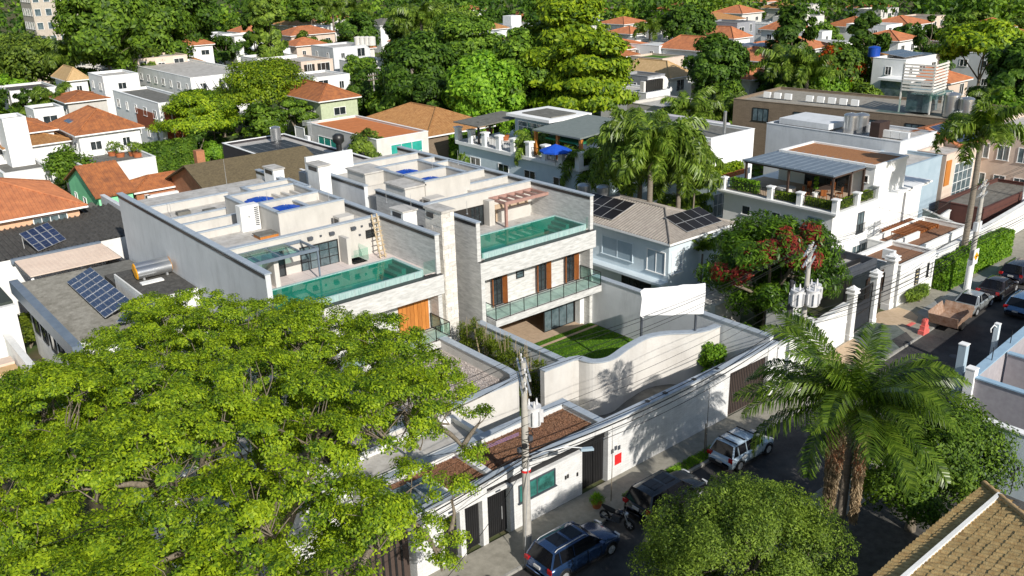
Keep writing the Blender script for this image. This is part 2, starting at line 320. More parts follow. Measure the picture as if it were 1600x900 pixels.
def limb(mb, p, q, r0, r1, sag=.2, n=6, seg=5, m=0):
    p, q = Vector(p), Vector(q); L = (q-p).length; off = Vector((rnd.uniform(-1, 1), rnd.uniform(-1, 1), rnd.uniform(.2, 1)*1.2))*L*sag*.5
    pts = []
    for i in range(seg+1):
        t = i/seg; pts.append(p.lerp(q, t)+off*math.sin(t*math.pi)+Vector((rnd.uniform(-1, 1), rnd.uniform(-1, 1), 0))*L*.015)
    mb.tube(pts, [r0+(r1-r0)*i/seg for i in range(seg+1)], n, m, cap=False); return pts
def crown_clumps(kind, rx, ry, rz, k, cs):
    C = []; S = []
    for i in range(k):
        a = rnd.uniform(0, 2*math.pi)
        if kind == 'umbrella':
            t = math.sqrt(rnd.random()); z = rz*(math.sqrt(max(0, 1-t*t*.95)))*rnd.uniform(.72, 1.0)-rnd.random()**3*rz*.45
            c = (rx*t*math.cos(a), ry*t*math.sin(a), z); s = cs*rnd.uniform(.6, 1.25); S.append((s, s, s*.48))
        elif kind == 'layer':
            lv = rnd.choice((0, .35, .65, 1)); t = math.sqrt(rnd.random())*(1-.45*lv)
            c = (rx*t*math.cos(a), ry*t*math.sin(a), rz*lv-t*t*rz*.25+rnd.uniform(-.1, .1)*rz); s = cs*rnd.uniform(.6, 1.3); S.append((s, s, s*.42))
        else:
            d = Vector((rnd.gauss(0, 1), rnd.gauss(0, 1), rnd.gauss(.25, 1))).normalized(); t = rnd.uniform(.62, 1.0)
            c = (rx*d.x*t, ry*d.y*t, rz*d.z*t if d.z > 0 else rz*.75*d.z*t); s = cs*rnd.uniform(.6, 1.25); S.append((s, s, s*.8))
        C.append(c)
    return np.array(C, float), np.array(S, float)
def make_tree(name, label, h, crown, kind='round', k=40, cs=1., n=8000, ls=.16, leaf=None, bark=None, trunk_r=.25, zc=None, group=None, jit=.6, extra=None, mats2=None, limbs=14, one=False, cat='tree', asp=.5, stems=1, lean=(0, 0)):
    """one tree at the origin: trunk (with limbs) and a crown of many small leaves"""
    rx, ry, rz = crown; zc = h-rz if zc is None else zc
    C, S = crown_clumps(kind, rx, ry, rz, k, cs); C[:, 2] += zc
    C[:, 0] += lean[0]; C[:, 1] += lean[1]
    if extra is not None: C = np.vstack([C, extra[0]]); S = np.vstack([S, extra[1]])
    P, d = clump_pts(C, S, n); P[:, 2] = np.maximum(P[:, 2], .15)
    cc = np.array([lean[0], lean[1], zc]); q = (P-cc)/np.array([rx, ry, max(rz, .5)]); q /= np.linalg.norm(q, axis=1, keepdims=True)+1e-6
    V = leaf_quads(P, d*.7+q*.8+np.array([0, 0, .2]), ls, asp, jit*.75)
    mi = None
    if mats2:
        cl = np.argsort(-(C[:, 2]-C[:, 0]*.75-C[:, 1]*.5))[:max(1, int(len(C)*mats2[1]))] if len(mats2) > 2 else nrs.choice(len(C), max(1, int(len(C)*mats2[1])), replace=False)
        dd = ((P[:, None, :]-C[cl][None])**2).sum(2).min(1); mi = (dd < (cs*.75)**2) & (nrs.rand(n) < .8)
    cm = quads_mesh(name+'_crown', V, [leaf, mats2[0]] if mats2 else [leaf], mi)
    mb = MB(); fork = Vector((lean[0]*.3, lean[1]*.3, zc*.55 if kind != 'umbrella' else zc*.6))
    for q in range(stems):
        mb.tube([(rnd.uniform(-.1, .1)*q, 0, -.2), (rnd.uniform(-.1, .1)*h*.3, rnd.uniform(-.1, .1)*h*.3*(q > 0), fork.z*.5), tuple(fork)], [trunk_r*1.3, trunk_r, trunk_r*.8], 8, cap=False)
    idx = sorted(range(len(C)), key=lambda i: rnd.random())[:limbs]
    mains = []
    for j, i in enumerate(idx):
        tgt = C[i]
        if j < 6 or not mains: mains.append(limb(mb, fork, tgt, trunk_r*.5, trunk_r*.1))
        else:
            mm = min(mains, key=lambda pp: (Vector(tgt)-pp[3]).length); limb(mb, mm[rnd.choice((2, 3))], tgt, trunk_r*.22, trunk_r*.05, n=5)
    t = thing(name, label, cat, (0, 0, 0), group) if not one else None
    if one:
        o = mb.build(name, [bark or BARK], None, local=True); me = o.data
        nb = len(me.polygons); # join leaves into the one mesh
        vb = [v.co[:] for v in me.vertices]; fb = [tuple(p.vertices) for p in me.polygons]
        off = len(vb); vv = vb+[tuple(x) for x in V.reshape(-1, 3)]; ff = fb+[(off+4*i, off+4*i+1, off+4*i+2, off+4*i+3) for i in range(n)]
        me2 = bpy.data.meshes.new(name); me2.from_pydata(vv, [], ff); me2.materials.append(bark or BARK); me2.materials.append(leaf)
        me2.polygons.foreach_set('material_index', [0]*nb+[1]*n); me2.update(); o.data = me2; bpy.data.meshes.remove(me)
        return tag(o, label, cat, group)
    mb.build('trunk', [bark or BARK], t, local=True)
    o = bpy.data.objects.new('crown', cm); link(o, t); return t
def leaf_box(name, x0, x1, y0, y1, z0, z1, n, ls, leaf, parent=None, bulge=.12, **k):
    """clipped hedge: leaves over the faces of a box with a solid twiggy core"""
    mb = MB(); mb.box(x0+.08, x1-.08, y0+.08, y1-.08, z0, z1-.08)
    P = []; 
    q = nrs.rand(n, 3); P = np.array([x0, y0, z0])+q*np.array([x1-x0, y1-y0, z1-z0])
    ax = nrs.choice(3, n, p=np.array([(y1-y0)*(z1-z0), (x1-x0)*(z1-z0), (x1-x0)*(y1-y0)])/((y1-y0)*(z1-z0)+(x1-x0)*(z1-z0)+(x1-x0)*(y1-y0)))
    lo = np.array([x0, y0, z0]); hi = np.array([x1, y1, z1]); s = nrs.rand(n) < .5; s |= (ax == 2)
    d = np.zeros((n, 3))
    for a in range(3):
        mk = ax == a; P[mk, a] = np.where(s[mk], hi[a], lo[a])+nrs.uniform(-bulge, bulge*.6, mk.sum()); d[mk, a] = np.where(s[mk], 1, -1)
    V = leaf_quads(P, d, ls, .6, .6)
    o3 = np.array([(x0+x1)/2, (y0+y1)/2, z0]) if parent is None else np.array(wloc(parent))
    me = quads_mesh(name, V-o3, [leaf])
    o = bpy.data.objects.new(name, me)
    if parent is None:
        t = thing(name, k.get('label'), k.get('cat', 'hedge'), tuple(o3), k.get('group')); o.name = 'foliage'; link(o, t); mb.build('twig_core', [LF_DRK], t); return t
    link(o, parent); mb.build('twig_core', [LF_DRK], parent); return o
def make_shrub(name, label, r, h, n, ls, leaf, k=14, group=None, kind='round', cat='shrub', asp=.5):
    C, S = crown_clumps(kind, r*.7, r*.7, h*.42, k, r*.4); C[:, 2] += h*.5; C[:, 2] = np.maximum(C[:, 2], h*.15)
    P, d = clump_pts(C, S, n, .3); P[:, 2] = np.clip(P[:, 2], .02, None)
    t = thing(name, label, cat, (0, 0, 0), group); link(bpy.data.objects.new('foliage', quads_mesh(name, leaf_quads(P, d+np.array([0, 0, .4]), ls, asp, .6), [leaf])), t)
    mb = MB()
    for i in range(5): limb(mb, (0, 0, 0), C[i % len(C)], .03+.01*h, .01, n=5)
    mb.build('stem', [BARK], t, local=True); return t
def frond_mesh(name, L=3.2, arch=.9, droop=1., n=34, ll=.75, lw=.045, plume=.35, leaf=None, rise=.9, seg=12):
    """a feather frond growing along +X: arched midrib and two rows of hanging leaflets"""
    pts = []; a = rise; p = np.array([0., 0, 0])
    for i in range(seg+1):
        pts.append(p.copy()); p = p+np.array([math.cos(a), 0, math.sin(a)])*L/seg; a -= arch*2.2/seg*(.5+i/seg)
    pts = np.array(pts); V = []
    def pt(t): f = t*seg; i = min(int(f), seg-1); return pts[i]+(pts[i+1]-pts[i])*(f-i), (pts[i+1]-pts[i])/np.linalg.norm(pts[i+1]-pts[i])
    for i in range(n):
        t = .14+.86*(i+nrs.rand()*.5)/n; c, d = pt(min(t, .999)); l = ll*(math.sin(math.pi*min(1, (t*.92+.08)))**.6*.9+.15)*nrs.uniform(.85, 1.1)
        for s in (-1, 1):
            o = np.array([d[0]*.75, s*(1-.3*droop*t), 0])+nrs.normal(0, plume*.35, 3); o[2] += .25*(1-droop)-plume*nrs.rand()*.3; o /= np.linalg.norm(o)
            e1 = c+o*l*.5; o2 = o+np.array([0, 0, -droop*1.1]); o2 /= np.linalg.norm(o2); e2 = e1+o2*l*.55
            wv = d*lw*.5*1.6
            V.append([c-wv*.6, c+wv*.6, e1+wv, e1-wv]); V.append([e1-wv, e1+wv, e2+wv*.25, e2-wv*.25])
    wv = np.array([0, .022, 0])
    for i in range(seg):
        k0, k1 = 1-.8*i/seg, 1-.8*(i+1)/seg; up = np.array([0, 0, .02])
        V.append([pts[i]-wv*k0, pts[i]+wv*k0, pts[i+1]+wv*k1, pts[i+1]-wv*k1]); V.append([pts[i]-up*k0, pts[i]+up*k0, pts[i+1]+up*k1, pts[i+1]-up*k1])
    return quads_mesh(name, np.array(V, float), [leaf or LF_PAL])
def make_palm(name, label, h, nf=16, L=3., frond=None, tr=.16, group=None, arch=.9, droop=.9, ll=.7, spear=2, low=-.35, bark=None, shaft=None, nleaf=30, lw=.05, leaf=None, plume=.35):
    t = thing(name, label, 'palm tree', (0, 0, 0), group)
    mb = MB(); b = rnd.uniform(-.02, .02)
    mb.tube([(b*h*math.sin(i/8*3), 0, h*i/8-.1) for i in range(9)], [tr*(1.25-.35*i/8) for i in range(9)], 10, cap=False); mb.build('trunk', [bark or BARKP], t, local=True)
    if shaft: MB().tube([(b*h*.14, 0, h-.4), (0, 0, h+.5)], [tr*.95, tr*.45], 10).build('crownshaft', [shaft], t, local=True)
    fr = frond or [frond_mesh(name+'_frond', L, arch, droop, nleaf, ll, lw, plume, leaf, rise=.75), frond_mesh(name+'_frond', L*.9, arch*1.25, droop, nleaf, ll, lw, plume, leaf, rise=.5)]
    for i in range(nf):
        o = bpy.data.objects.new('frond', fr[i % len(fr)]); link(o, t); o.location = (0, 0, h+.1)
        tilt = low+(1.25-low)*(i/nf)**1.1*.8
        o.rotation_euler = (rnd.uniform(-.25, .25), -tilt*.7, i*2.399+rnd.uniform(-.2, .2)); s = rnd.uniform(.85, 1.1); o.scale = (s, s, s)
    return t
def put(o, x, y, z=0, rz=0, s=1):
    o.location = (x, y, z); o.rotation_euler = (0, 0, rz); o.scale = (s, s, s) if not hasattr(s, '__len__') else s; return o

# ---------------------------------------------------------------- building kit
def rib_face(mb, poly, pitch=.25, h=.05, m=0):
    """raised tile rows running up a planar roof face; poly[0]->poly[1] is the eave"""
    P = [Vector(p) for p in poly]; u = (P[1]-P[0]).normalized(); nn = (P[1]-P[0]).cross(P[-1]-P[0]).normalized()
    if nn.z < 0: nn = -nn
    v = nn.cross(u); q = [((p-P[0]).dot(u), (p-P[0]).dot(v)) for p in P]
    umin = min(a for a, b in q); umax = max(a for a, b in q); x = umin+pitch*.5
    while x < umax:
        hit = []
        for i in range(len(q)):
            (a, b), (c, d) = q[i], q[(i+1) % len(q)]
            if (a-x)*(c-x) < 0: hit.append(b+(d-b)*(x-a)/(c-a))
        if len(hit) >= 2:
            v0, v1 = min(hit), max(hit)
            if v1-v0 > .1:
                g = lambda uu, vv, hh: P[0]+u*uu+v*vv+nn*hh
                w = pitch*.33
                mb.add([g(x-w, v0, .004), g(x-w*.5, v0, h), g(x+w*.5, v0, h), g(x+w, v0, .004), g(x-w, v1, .004), g(x-w*.5, v1, h), g(x+w*.5, v1, h), g(x+w, v1, .004)],
                       [(0,1,5,4),(1,2,6,5),(2,3,7,6),(0,3,2,1)], m)
        x += pitch
def hip_roof(x0, x1, y0, y1, z, h, ov=.45, ridge=None):
    """returns faces (eave first) and ridge lines of a hipped roof over the box"""
    X0, X1, Y0, Y1 = x0-ov, x1+ov, y0-ov, y1+ov; w, d = X1-X0, Y1-Y0
    A, B, C, D = (X0,Y0,z), (X1,Y0,z), (X1,Y1,z), (X0,Y1,z)
    if w >= d: E, F = (X0+d/2, (Y0+Y1)/2, z+h), (X1-d/2, (Y0+Y1)/2, z+h); fs = [(A,B,F,E),(B,C,F),(C,D,E,F),(D,A,E)]; ln = [(A,E),(D,E),(B,F),(C,F),(E,F)]
    else: E, F = ((X0+X1)/2, Y0+w/2, z+h), ((X0+X1)/2, Y1-w/2, z+h); fs = [(A,B,E),(B,C,F,E),(C,D,F),(D,A,E,F)]; ln = [(A,E),(B,E),(C,F),(D,F),(E,F)]
    return fs, ln, (X0, X1, Y0, Y1)
def win(parent, face, pl, a, b, z0, z1, fr=None, gl=None, name='window', mull=1, tr=0, t=.07, proud=.06, shut=None, sill=True):
    """window on the -Y (or -X) face of a wall lying in plane pl: frame, sunk pane, mullions"""
    fr = fr or WHITE2; gl = gl or GLASSW
    def bx(mb, s0, s1, q0, q1, d0, d1):
        if face == 'y': mb.box(s0, s1, pl-d1, pl-d0, q0, q1)
        else: mb.box(pl-d1, pl-d0, s0, s1, q0, q1)
    mb = MB()
    bx(mb, a, b, z1-t, z1, -.02, proud); bx(mb, a, a+t, z0, z1-t, -.02, proud); bx(mb, b-t, b, z0, z1-t, -.02, proud)
    bx(mb, a-(.06 if sill else 0), b+(.06 if sill else 0), z0-.05, z0, -.02, proud+(.06 if sill else 0))
    for i in range(mull): c = a+(b-a)*(i+1)/(mull+1); bx(mb, c-t*.4, c+t*.4, z0, z1-t, -.02, proud*.7)
    for i in range(tr): c = z0+(z1-z0)*(i+1)/(tr+1); bx(mb, a+t, b-t, c-t*.3, c+t*.3, -.02, proud*.6)
    w = mb.build(name, [fr], parent)
    g = MB(); bx(g, a+t, b-t, z0, z1-t, -.02, .012); g.build('pane', [gl], w)
    return w
def ring_coping(mb, x0, x1, y0, y1, z, t=.2, h=.06, o=.04):
    mb.ring(x0-o, x1+o, y0-o, y1+o, z, z+h, t+2*o)
def flat_building(name, label, x0, x1, y0, y1, z, wall, cat='house', roofm=None, par=.6, cop=None, t=.18, z0=0, group=None, extra_top=None):
    th = thing(name, label, cat, (round((x0+x1)/2, 2), round((y0+y1)/2, 2), z0), group)
    mb = MB(); mb.box(x0, x1, y0, y1, z0, z-par); mb.ring(x0, x1, y0, y1, z-par, z, t); mb.build('wall', [wall], th)
    MB().box(x0+t, x1-t, y0+t, y1-t, z-par-.1, z-par+.03).build('roof', [roofm or ROOFW], th)
    c = MB(); ring_coping(c, x0, x1, y0, y1, z, t); c.build('coping', [cop or wall], th)
    return th
def hip_building(name, label, x0, x1, y0, y1, z, h, wall, tile, cat='house', ov=.45, ribs=.3, group=None, z0=0, fascia=None):
    th = thing(name, label, cat, (round((x0+x1)/2, 2), round((y0+y1)/2, 2), z0), group)
    MB().box(x0, x1, y0, y1, z0, z-.02).build('wall', [wall], th)
    fs, ln, (X0, X1, Y0, Y1) = hip_roof(x0, x1, y0, y1, z, h, ov)
    mb = MB()
    for f in fs:
        mb.quad(*f)
        if ribs: rib_face(mb, f, ribs, .055)
    mb.quad((X0,Y0,z),(X0,Y1,z),(X1,Y1,z),(X1,Y0,z))
    rf = mb.build('roof', [tile], th)
    r = MB()
    for a, b in ln: r.tube([Vector(a)+Vector((0,0,.04)), Vector(b)+Vector((0,0,.04))], .11, 6)
    r.build('ridge_cap', [tile], rf)
    g = MB(); g.ring(X0-.03, X1+.03, Y0-.03, Y1+.03, z-.16, z-.004, .1); g.build('gutter', [fascia or WHITE2], th)
    return th
def gable_building(name, label, x0, x1, y0, y1, z, h, wall, tile, axis='x', cat='house', ov=.4, ribs=.3, z0=0, group=None):
    th = thing(name, label, cat, (round((x0+x1)/2, 2), round((y0+y1)/2, 2), z0), group)
    mb = MB(); mb.box(x0, x1, y0, y1, z0, z)
    if axis == 'x':
        ym = (y0+y1)/2
        for x, s in ((x0, 1), (x1, -1)): mb.add([(x,y0,z),(x,y1,z),(x,ym,z+h),(x+s*.2,y0,z),(x+s*.2,y1,z),(x+s*.2,ym,z+h)], [(0,1,2),(3,5,4),(0,2,5,3),(1,4,5,2)])
        k = h/(ym-y0); Z = z-ov*k+.05
        fs = [((x0-ov,y0-ov,Z),(x1+ov,y0-ov,Z),(x1+ov,ym,z+h+.05),(x0-ov,ym,z+h+.05)), ((x1+ov,y1+ov,Z),(x0-ov,y1+ov,Z),(x0-ov,ym,z+h+.05),(x1+ov,ym,z+h+.05))]
    else:
        xm = (x0+x1)/2
        for y, s in ((y0, 1), (y1, -1)): mb.add([(x0,y,z),(x1,y,z),(xm,y,z+h),(x0,y+s*.2,z),(x1,y+s*.2,z),(xm,y+s*.2,z+h)], [(0,1,2),(3,5,4),(0,2,5,3),(1,4,5,2)])
        k = h/(xm-x0); Z = z-ov*k+.05
        fs = [((x0-ov,y1+ov,Z),(x0-ov,y0-ov,Z),(xm,y0-ov,z+h+.05),(xm,y1+ov,z+h+.05)), ((x1+ov,y0-ov,Z),(x1+ov,y1+ov,Z),(xm,y1+ov,z+h+.05),(xm,y0-ov,z+h+.05))]
    mb.build('wall', [wall], th); rb = MB()
    for f in fs:
        P = [Vector(p) for p in f]; n = (P[1]-P[0]).cross(P[3]-P[0]).normalized(); n = n if n.z > 0 else -n
        rb.add([p for p in P]+[p-n*.12 for p in P], [(0,1,2,3),(4,7,6,5),(0,4,5,1),(1,5,6,2),(2,6,7,3),(3,7,4,0)])
        if ribs: rib_face(rb, f, ribs, .055)
    rb.build('roof', [tile], th); return th
def railing(parent, p, q, z, h=1., sp=.14, mat=None, name='railing', r=.012):
    p, q = Vector((*p, z)), Vector((*q, z)); L = (q-p).length; mb = MB(); u = Vector((0, 0, h))
    mb.bar(p+u, q+u, .05, .04); mb.bar(p+u*.1, q+u*.1, .03); n = max(2, int(L/sp))
    for i in range(n+1): c = p.lerp(q, i/n); mb.bar(c+u*.1, c+u, r*2)
    return mb.build(name, [mat or BLACKM], parent)
def water_tank(name, label, x, y, z, r, h, mat, group=None, cat='water tank'):
    t = thing(name, label, cat, (x, y, z), group); mb = MB(); n = 20
    mb.tube([(x, y, z+h*i/8) for i in range(9)], [r*(1.0 if i % 2 else .975) for i in range(9)], n); mb.build('tank_body', [mat], t)
    l = MB(); l.tube([(x, y, z+h), (x, y, z+h+r*.18), (x, y, z+h+r*.3)], [r*1.03, r*.85, r*.3], n)
    for k in range(8): a = k*math.pi/4; l.bar((x+r*.25*math.cos(a), y+r*.25*math.sin(a), z+h+r*.3), (x+r*math.cos(a), y+r*math.sin(a), z+h+.05), .05)
    l.build('tank_lid', [mat], t); return t
def ac_unit(x, y, z, label, rz=0, group='rooftop air conditioner units', proto=[None]):
    if proto[0] is None:
        t = thing('air_conditioner', label, 'air conditioner', (0, 0, 0), group)
        MB().box(-.45, .45, -.17, .17, .08, .78).build('casing', [WHITE2], t, local=True)
        g = MB(); g.tube([(-.1, -.18, .43), (-.1, -.2, .43)], .29, 16); g.build('fan_grille', [DGREYM], t, local=True)
        f = MB(); f.box(-.4, -.3, -.15, .15, 0, .08); f.box(.3, .4, -.15, .15, 0, .08); f.build('foot', [DGREYM], t, local=True)
        proto[0] = t; return put(t, x, y, z, rz)
    return dup(proto[0], (x, y, z), rz, label)
def solar_array(name, label, o, u, v, nu, nv, pw, ph, tilt=0, cell=None, gap=.03, frame=True, group=None, legs=True, cells=(4, 6)):
    """grid of solar modules: o corner (x,y,z), u and v plan directions (radians for u), rows climb by tilt"""
    t = thing(name, label, 'solar panels', tuple(o), group); o = Vector(o)
    U = Vector((math.cos(u), math.sin(u), 0)); Vv = Vector((-math.sin(u), math.cos(u), 0))*v*math.cos(tilt)+Vector((0, 0, math.sin(tilt))); N = U.cross(Vv)
    if N.z < 0: N = -N
    me = None
    for i in range(nu):
        for j in range(nv):
            c = o+U*((i+.5)*(pw+gap))+Vv*((j+.5)*(ph+gap))
            if me is None:
                mb = MB(); mb.ob((0, 0, 0), U*pw, Vv*ph, N*.035, 0)
                if cells:
                    for a in range(cells[0]):
                        for b in range(cells[1]): mb.ob(U*pw*.96*((a+.5)/cells[0]-.5)+Vv*ph*.97*((b+.5)/cells[1]-.5)+N*.02, U*pw*.94/cells[0]*.93, Vv*ph*.95/cells[1]*.95, N*.008, 1)
                else: mb.ob(N*.02, U*(pw-.05), Vv*(ph-.05), N*.008, 1)
                q = mb.build('solar_module', [ALU, cell or SOLAR], None, local=True); me = q; q.parent = t
            else: q = me.copy(); col.objects.link(q); q.parent = t
            q.location = c-o+N*.05
    if legs:
        lg = MB(); H = nv*(ph+gap)
        for f in (0.08, .92):
            lg.bar(o+U*f*nu*pw, o+U*f*nu*pw+Vv*H, .05)
            tp = o+U*f*nu*pw+Vv*H*.95; lg.bar((tp.x, tp.y, o.z-.1), tp, .05)
        lg.build('rack', [ALU], t)
    return t
# ---------------------------------------------------------------- the setting: ground, street, pavements
MB().box(-80, 420, -40, 700, -.6, 0).build('ground', [SOIL], kind='structure')
KL = [(-60, 25.7), (50, 25.7), (62, 26.3), (76, 27), (100, 28.2), (160, 31)]      # kerb line on the lot side
WL = [(-60, 27.9), (43, 27.9), (57, 29.6), (76, 31), (100, 32), (160, 35)]
FL = [(-60, 20), (50, 20), (62, 20.4), (100, 21.5), (160, 24)]                   # far kerb
mb = MB()
for a, b, c, d in zip(FL[:-1], FL[1:], KL[:1]+KL[1:-1], KL[1:]): pass
mb.add([(x, y, .008) for x, y in FL]+[(x, y, .008) for x, y in KL[::-1]], [tuple(range(len(FL)+len(KL)))]); mb.build('road', [ASPH], kind='structure')
mb = MB(); mb.prism(KL+WL[::-1], -.2, .13); mb.build('sidewalk', [PAVE], kind='structure')
mb = MB(); mb.prism([(x, y-1.9) for x, y in FL]+FL[::-1], -.2, .13); mb.build('far_sidewalk', [PAVE], kind='structure')
def strip(name, pts, off, w, z0, z1, mat, seg=1.):
    par = None; me = None; n = 0
    for (xa, ya), (xb, yb) in zip(pts[:-1], pts[1:]):
        L = math.hypot(xb-xa, yb-ya); k = int(L/seg); an = math.atan2(yb-ya, xb-xa)
        for i in range(k):
            x = xa+(xb-xa)*(i+.5)/k; y = ya+(yb-ya)*(i+.5)/k
            if not (14 < x < 95): continue
            if me is None:
                o = MB().box(-L/k*.5+.01, L/k*.5-.01, -w/2, w/2, z0, z1).build(name, [mat], None, local=True); me = o.data; par = thing(name+'_row' if False else 'kerb', 'pale stone kerb along the parked cars' if off < 0 else 'stone kerb along the far side of the road', 'kerb')
                o.name = 'kerb_stone'
            else: o = bpy.data.objects.new('kerb_stone', me); col.objects.link(o)
            o.parent = par; o.location = (x, y+off, 0); o.rotation_euler = (0, 0, an)
strip('kerb_stone', KL, -.07, .14, -.1, .145, KERBM)
strip('kerb_stone', FL, .07, .14, -.1, .145, KERBM)
# grass verge cut into the pavement beside the cars
def grass_patch(name, label, x0, x1, y0, y1, z, n, cat='grass'):
    P = np.stack([nrs.uniform(x0, x1, n), nrs.uniform(y0, y1, n), np.full(n, z+.04)], 1); D = nrs.normal(0, 1, (n, 3)); D[:, 2] *= .3
    V = leaf_quads(P, D, .07, .25, .2); o = bpy.data.objects.new(name, quads_mesh(name, V, [LF_BRT])); link(o); tag(o, label, cat, kind='stuff')
MB().box(28.6, 37.5, 25.75, 26.45, .1, .15).build('verge_soil', [SOIL], kind='structure')
grass_patch('verge_grass', 'grass verge between the pavement and the parked cars', 28.6, 37.5, 25.75, 26.5, .15, 3500)

# ---------------------------------------------------------------- the two modern houses
T = 7.45
def slate_floor(parent, x0, x1, y0, y1, z, mat, name='floor_tile', s=1.2):
    """large square floor tiles, each its own slab with a thin joint"""
    nx = max(1, round((x1-x0)/s)); ny = max(1, round((y1-y0)/s)); a = (x1-x0)/nx; b = (y1-y0)/ny; me = None
    for i in range(nx):
        for j in range(ny):
            if me is None:
                o = MB().box(.008, a-.008, .008, b-.008, 0, .02).build(name, [mat], None, local=True); me = o.data
            else: o = bpy.data.objects.new(name, me); col.objects.link(o)
            o.parent = parent; pl = wloc(parent); o.location = (x0+i*a-pl.x, y0+j*b-pl.y, z-pl.z)
def pool(parent, x0, x1, y0, y1, zt, zb):
    w = .22
    b = MB(); b.box(x0, x1, y0+.12, y1, zb-.1, zb); b.box(x0, x1, y1-.04, y1-.003, zb, zt-.03); b.box(x0-.05, x0, y0+.13, y1-.04, zb, zt-.03); b.box(x1-.04, x1-.003, y0+.13, y1-.04, zb, zt-.03)
    b.build('pool_shell', [POOLB], parent)
    f = MB(); f.box(x0-.05, x1+.05, y0, y0+.12, zb-.2, zt+.02); fr = f.build('pool_edge_wall', [MOSA], parent)
    for i in range(9):   # joints of the long panels
        x = x0+(x1-x0)*(i+.5)/9; MB().box(x-.012, x+.012, y0-.006, y0+.002, zb-.1, zt).build('panel_joint', [ALU], fr)
    c = MB(); c.box(x0-.05, x1+w, y1, y1+w, zt-.4, zt+.03); c.box(x1, x1+w, y0+.12, y1, zt-.4, zt+.03); c.build('pool_coping', [MOSA], parent)
    MB().quad((x0,y0+.12,zt),(x1,y0+.12,zt),(x1,y1,zt),(x0,y1,zt)).build('pool_water', [WATER], parent)
    s = MB()
    for k in range(3): s.box(x1-.35*(k+1), x1-.35*k, y1-1.6, y1, zb, zt-.25*(k+1))
    s.build('pool_step', [POOLB], parent)
def glass_rail(parent, pts, z, h=1., posts=True, n=None, mat=None, cap=True):
    for (xa, ya), (xb, yb) in zip(pts[:-1], pts[1:]):
        L = math.hypot(xb-xa, yb-ya); k = max(1, n or round(L/1.25))
        fr = MB()
        if cap: fr.bar((xa, ya, z+h), (xb, yb, z+h), .05, .04, 0)
        for i in range(k+1):
            x = xa+(xb-xa)*i/k; y = ya+(yb-ya)*i/k
            if posts: fr.bar((x, y, z), (x, y, z+h), .04)
        if posts: fr.bar((xa, ya, z+.05), (xb, yb, z+.05), .03)
        ro = fr.build('railing', [BLACKM], parent) or parent
        for i in range(k):
            p = Vector((xa+(xb-xa)*(i+.02)/k, ya+(yb-ya)*(i+.02)/k, z+.08)); q = Vector((xa+(xb-xa)*(i+.98)/k, ya+(yb-ya)*(i+.98)/k, z+.08))
            MB().bar(p+Vector((0, 0, h*.45)), q+Vector((0, 0, h*.45)), .012, h*.84).build('glass_panel', [mat or GLASSR], ro)
def cop(mb, x0, x1, y0, y1, z): mb.box(x0-.06, x1+.06, y0-.06, y1+.06, z, z+.07)
def shadow_strip(th, x0, y0, y1, z): MB().box(x0-.025, x0, y0, y1, z-.24, z-.06).build('coping_shadow_strip', [BLACKM], th)  # thin black strip standing in for the shadow line under the coping
def shutter_door(parent, c, z0, z1, pl=44.3, hw=.42, sw=.36, ang=R(62)):
    w = win(parent, 'y', pl, c-hw, c+hw, z0, z1, BLACKM, GLASSW, 'balcony_door', mull=1, tr=2, t=.06, sill=False)
    for s in (-1, 1):
        a = ang if s < 0 else math.pi-ang; mb = MB(); h = Vector((c+s*(hw+.03), pl-.07, 0)); d = Vector((-math.cos(a)*1.0, -math.sin(a), 0))
        d = Vector((s*math.cos(ang), -math.sin(ang), 0)); n = Vector((-d.y, d.x, 0))
        mb.ob(h+d*sw/2+Vector((0, 0, (z0+z1)/2)), d*sw, n*.045, Vector((0, 0, z1-z0)))
        k = int((z1-z0)/.12)
        for i in range(k): mb.ob(h+d*sw/2+Vector((0, 0, z0+(i+.5)*(z1-z0)/k)), d*sw*.8, n*.065, Vector((0, 0, .05)))
        mb.build('shutter', [WOOD], parent)
MODH = 'pair of modern houses with rooftop pools'
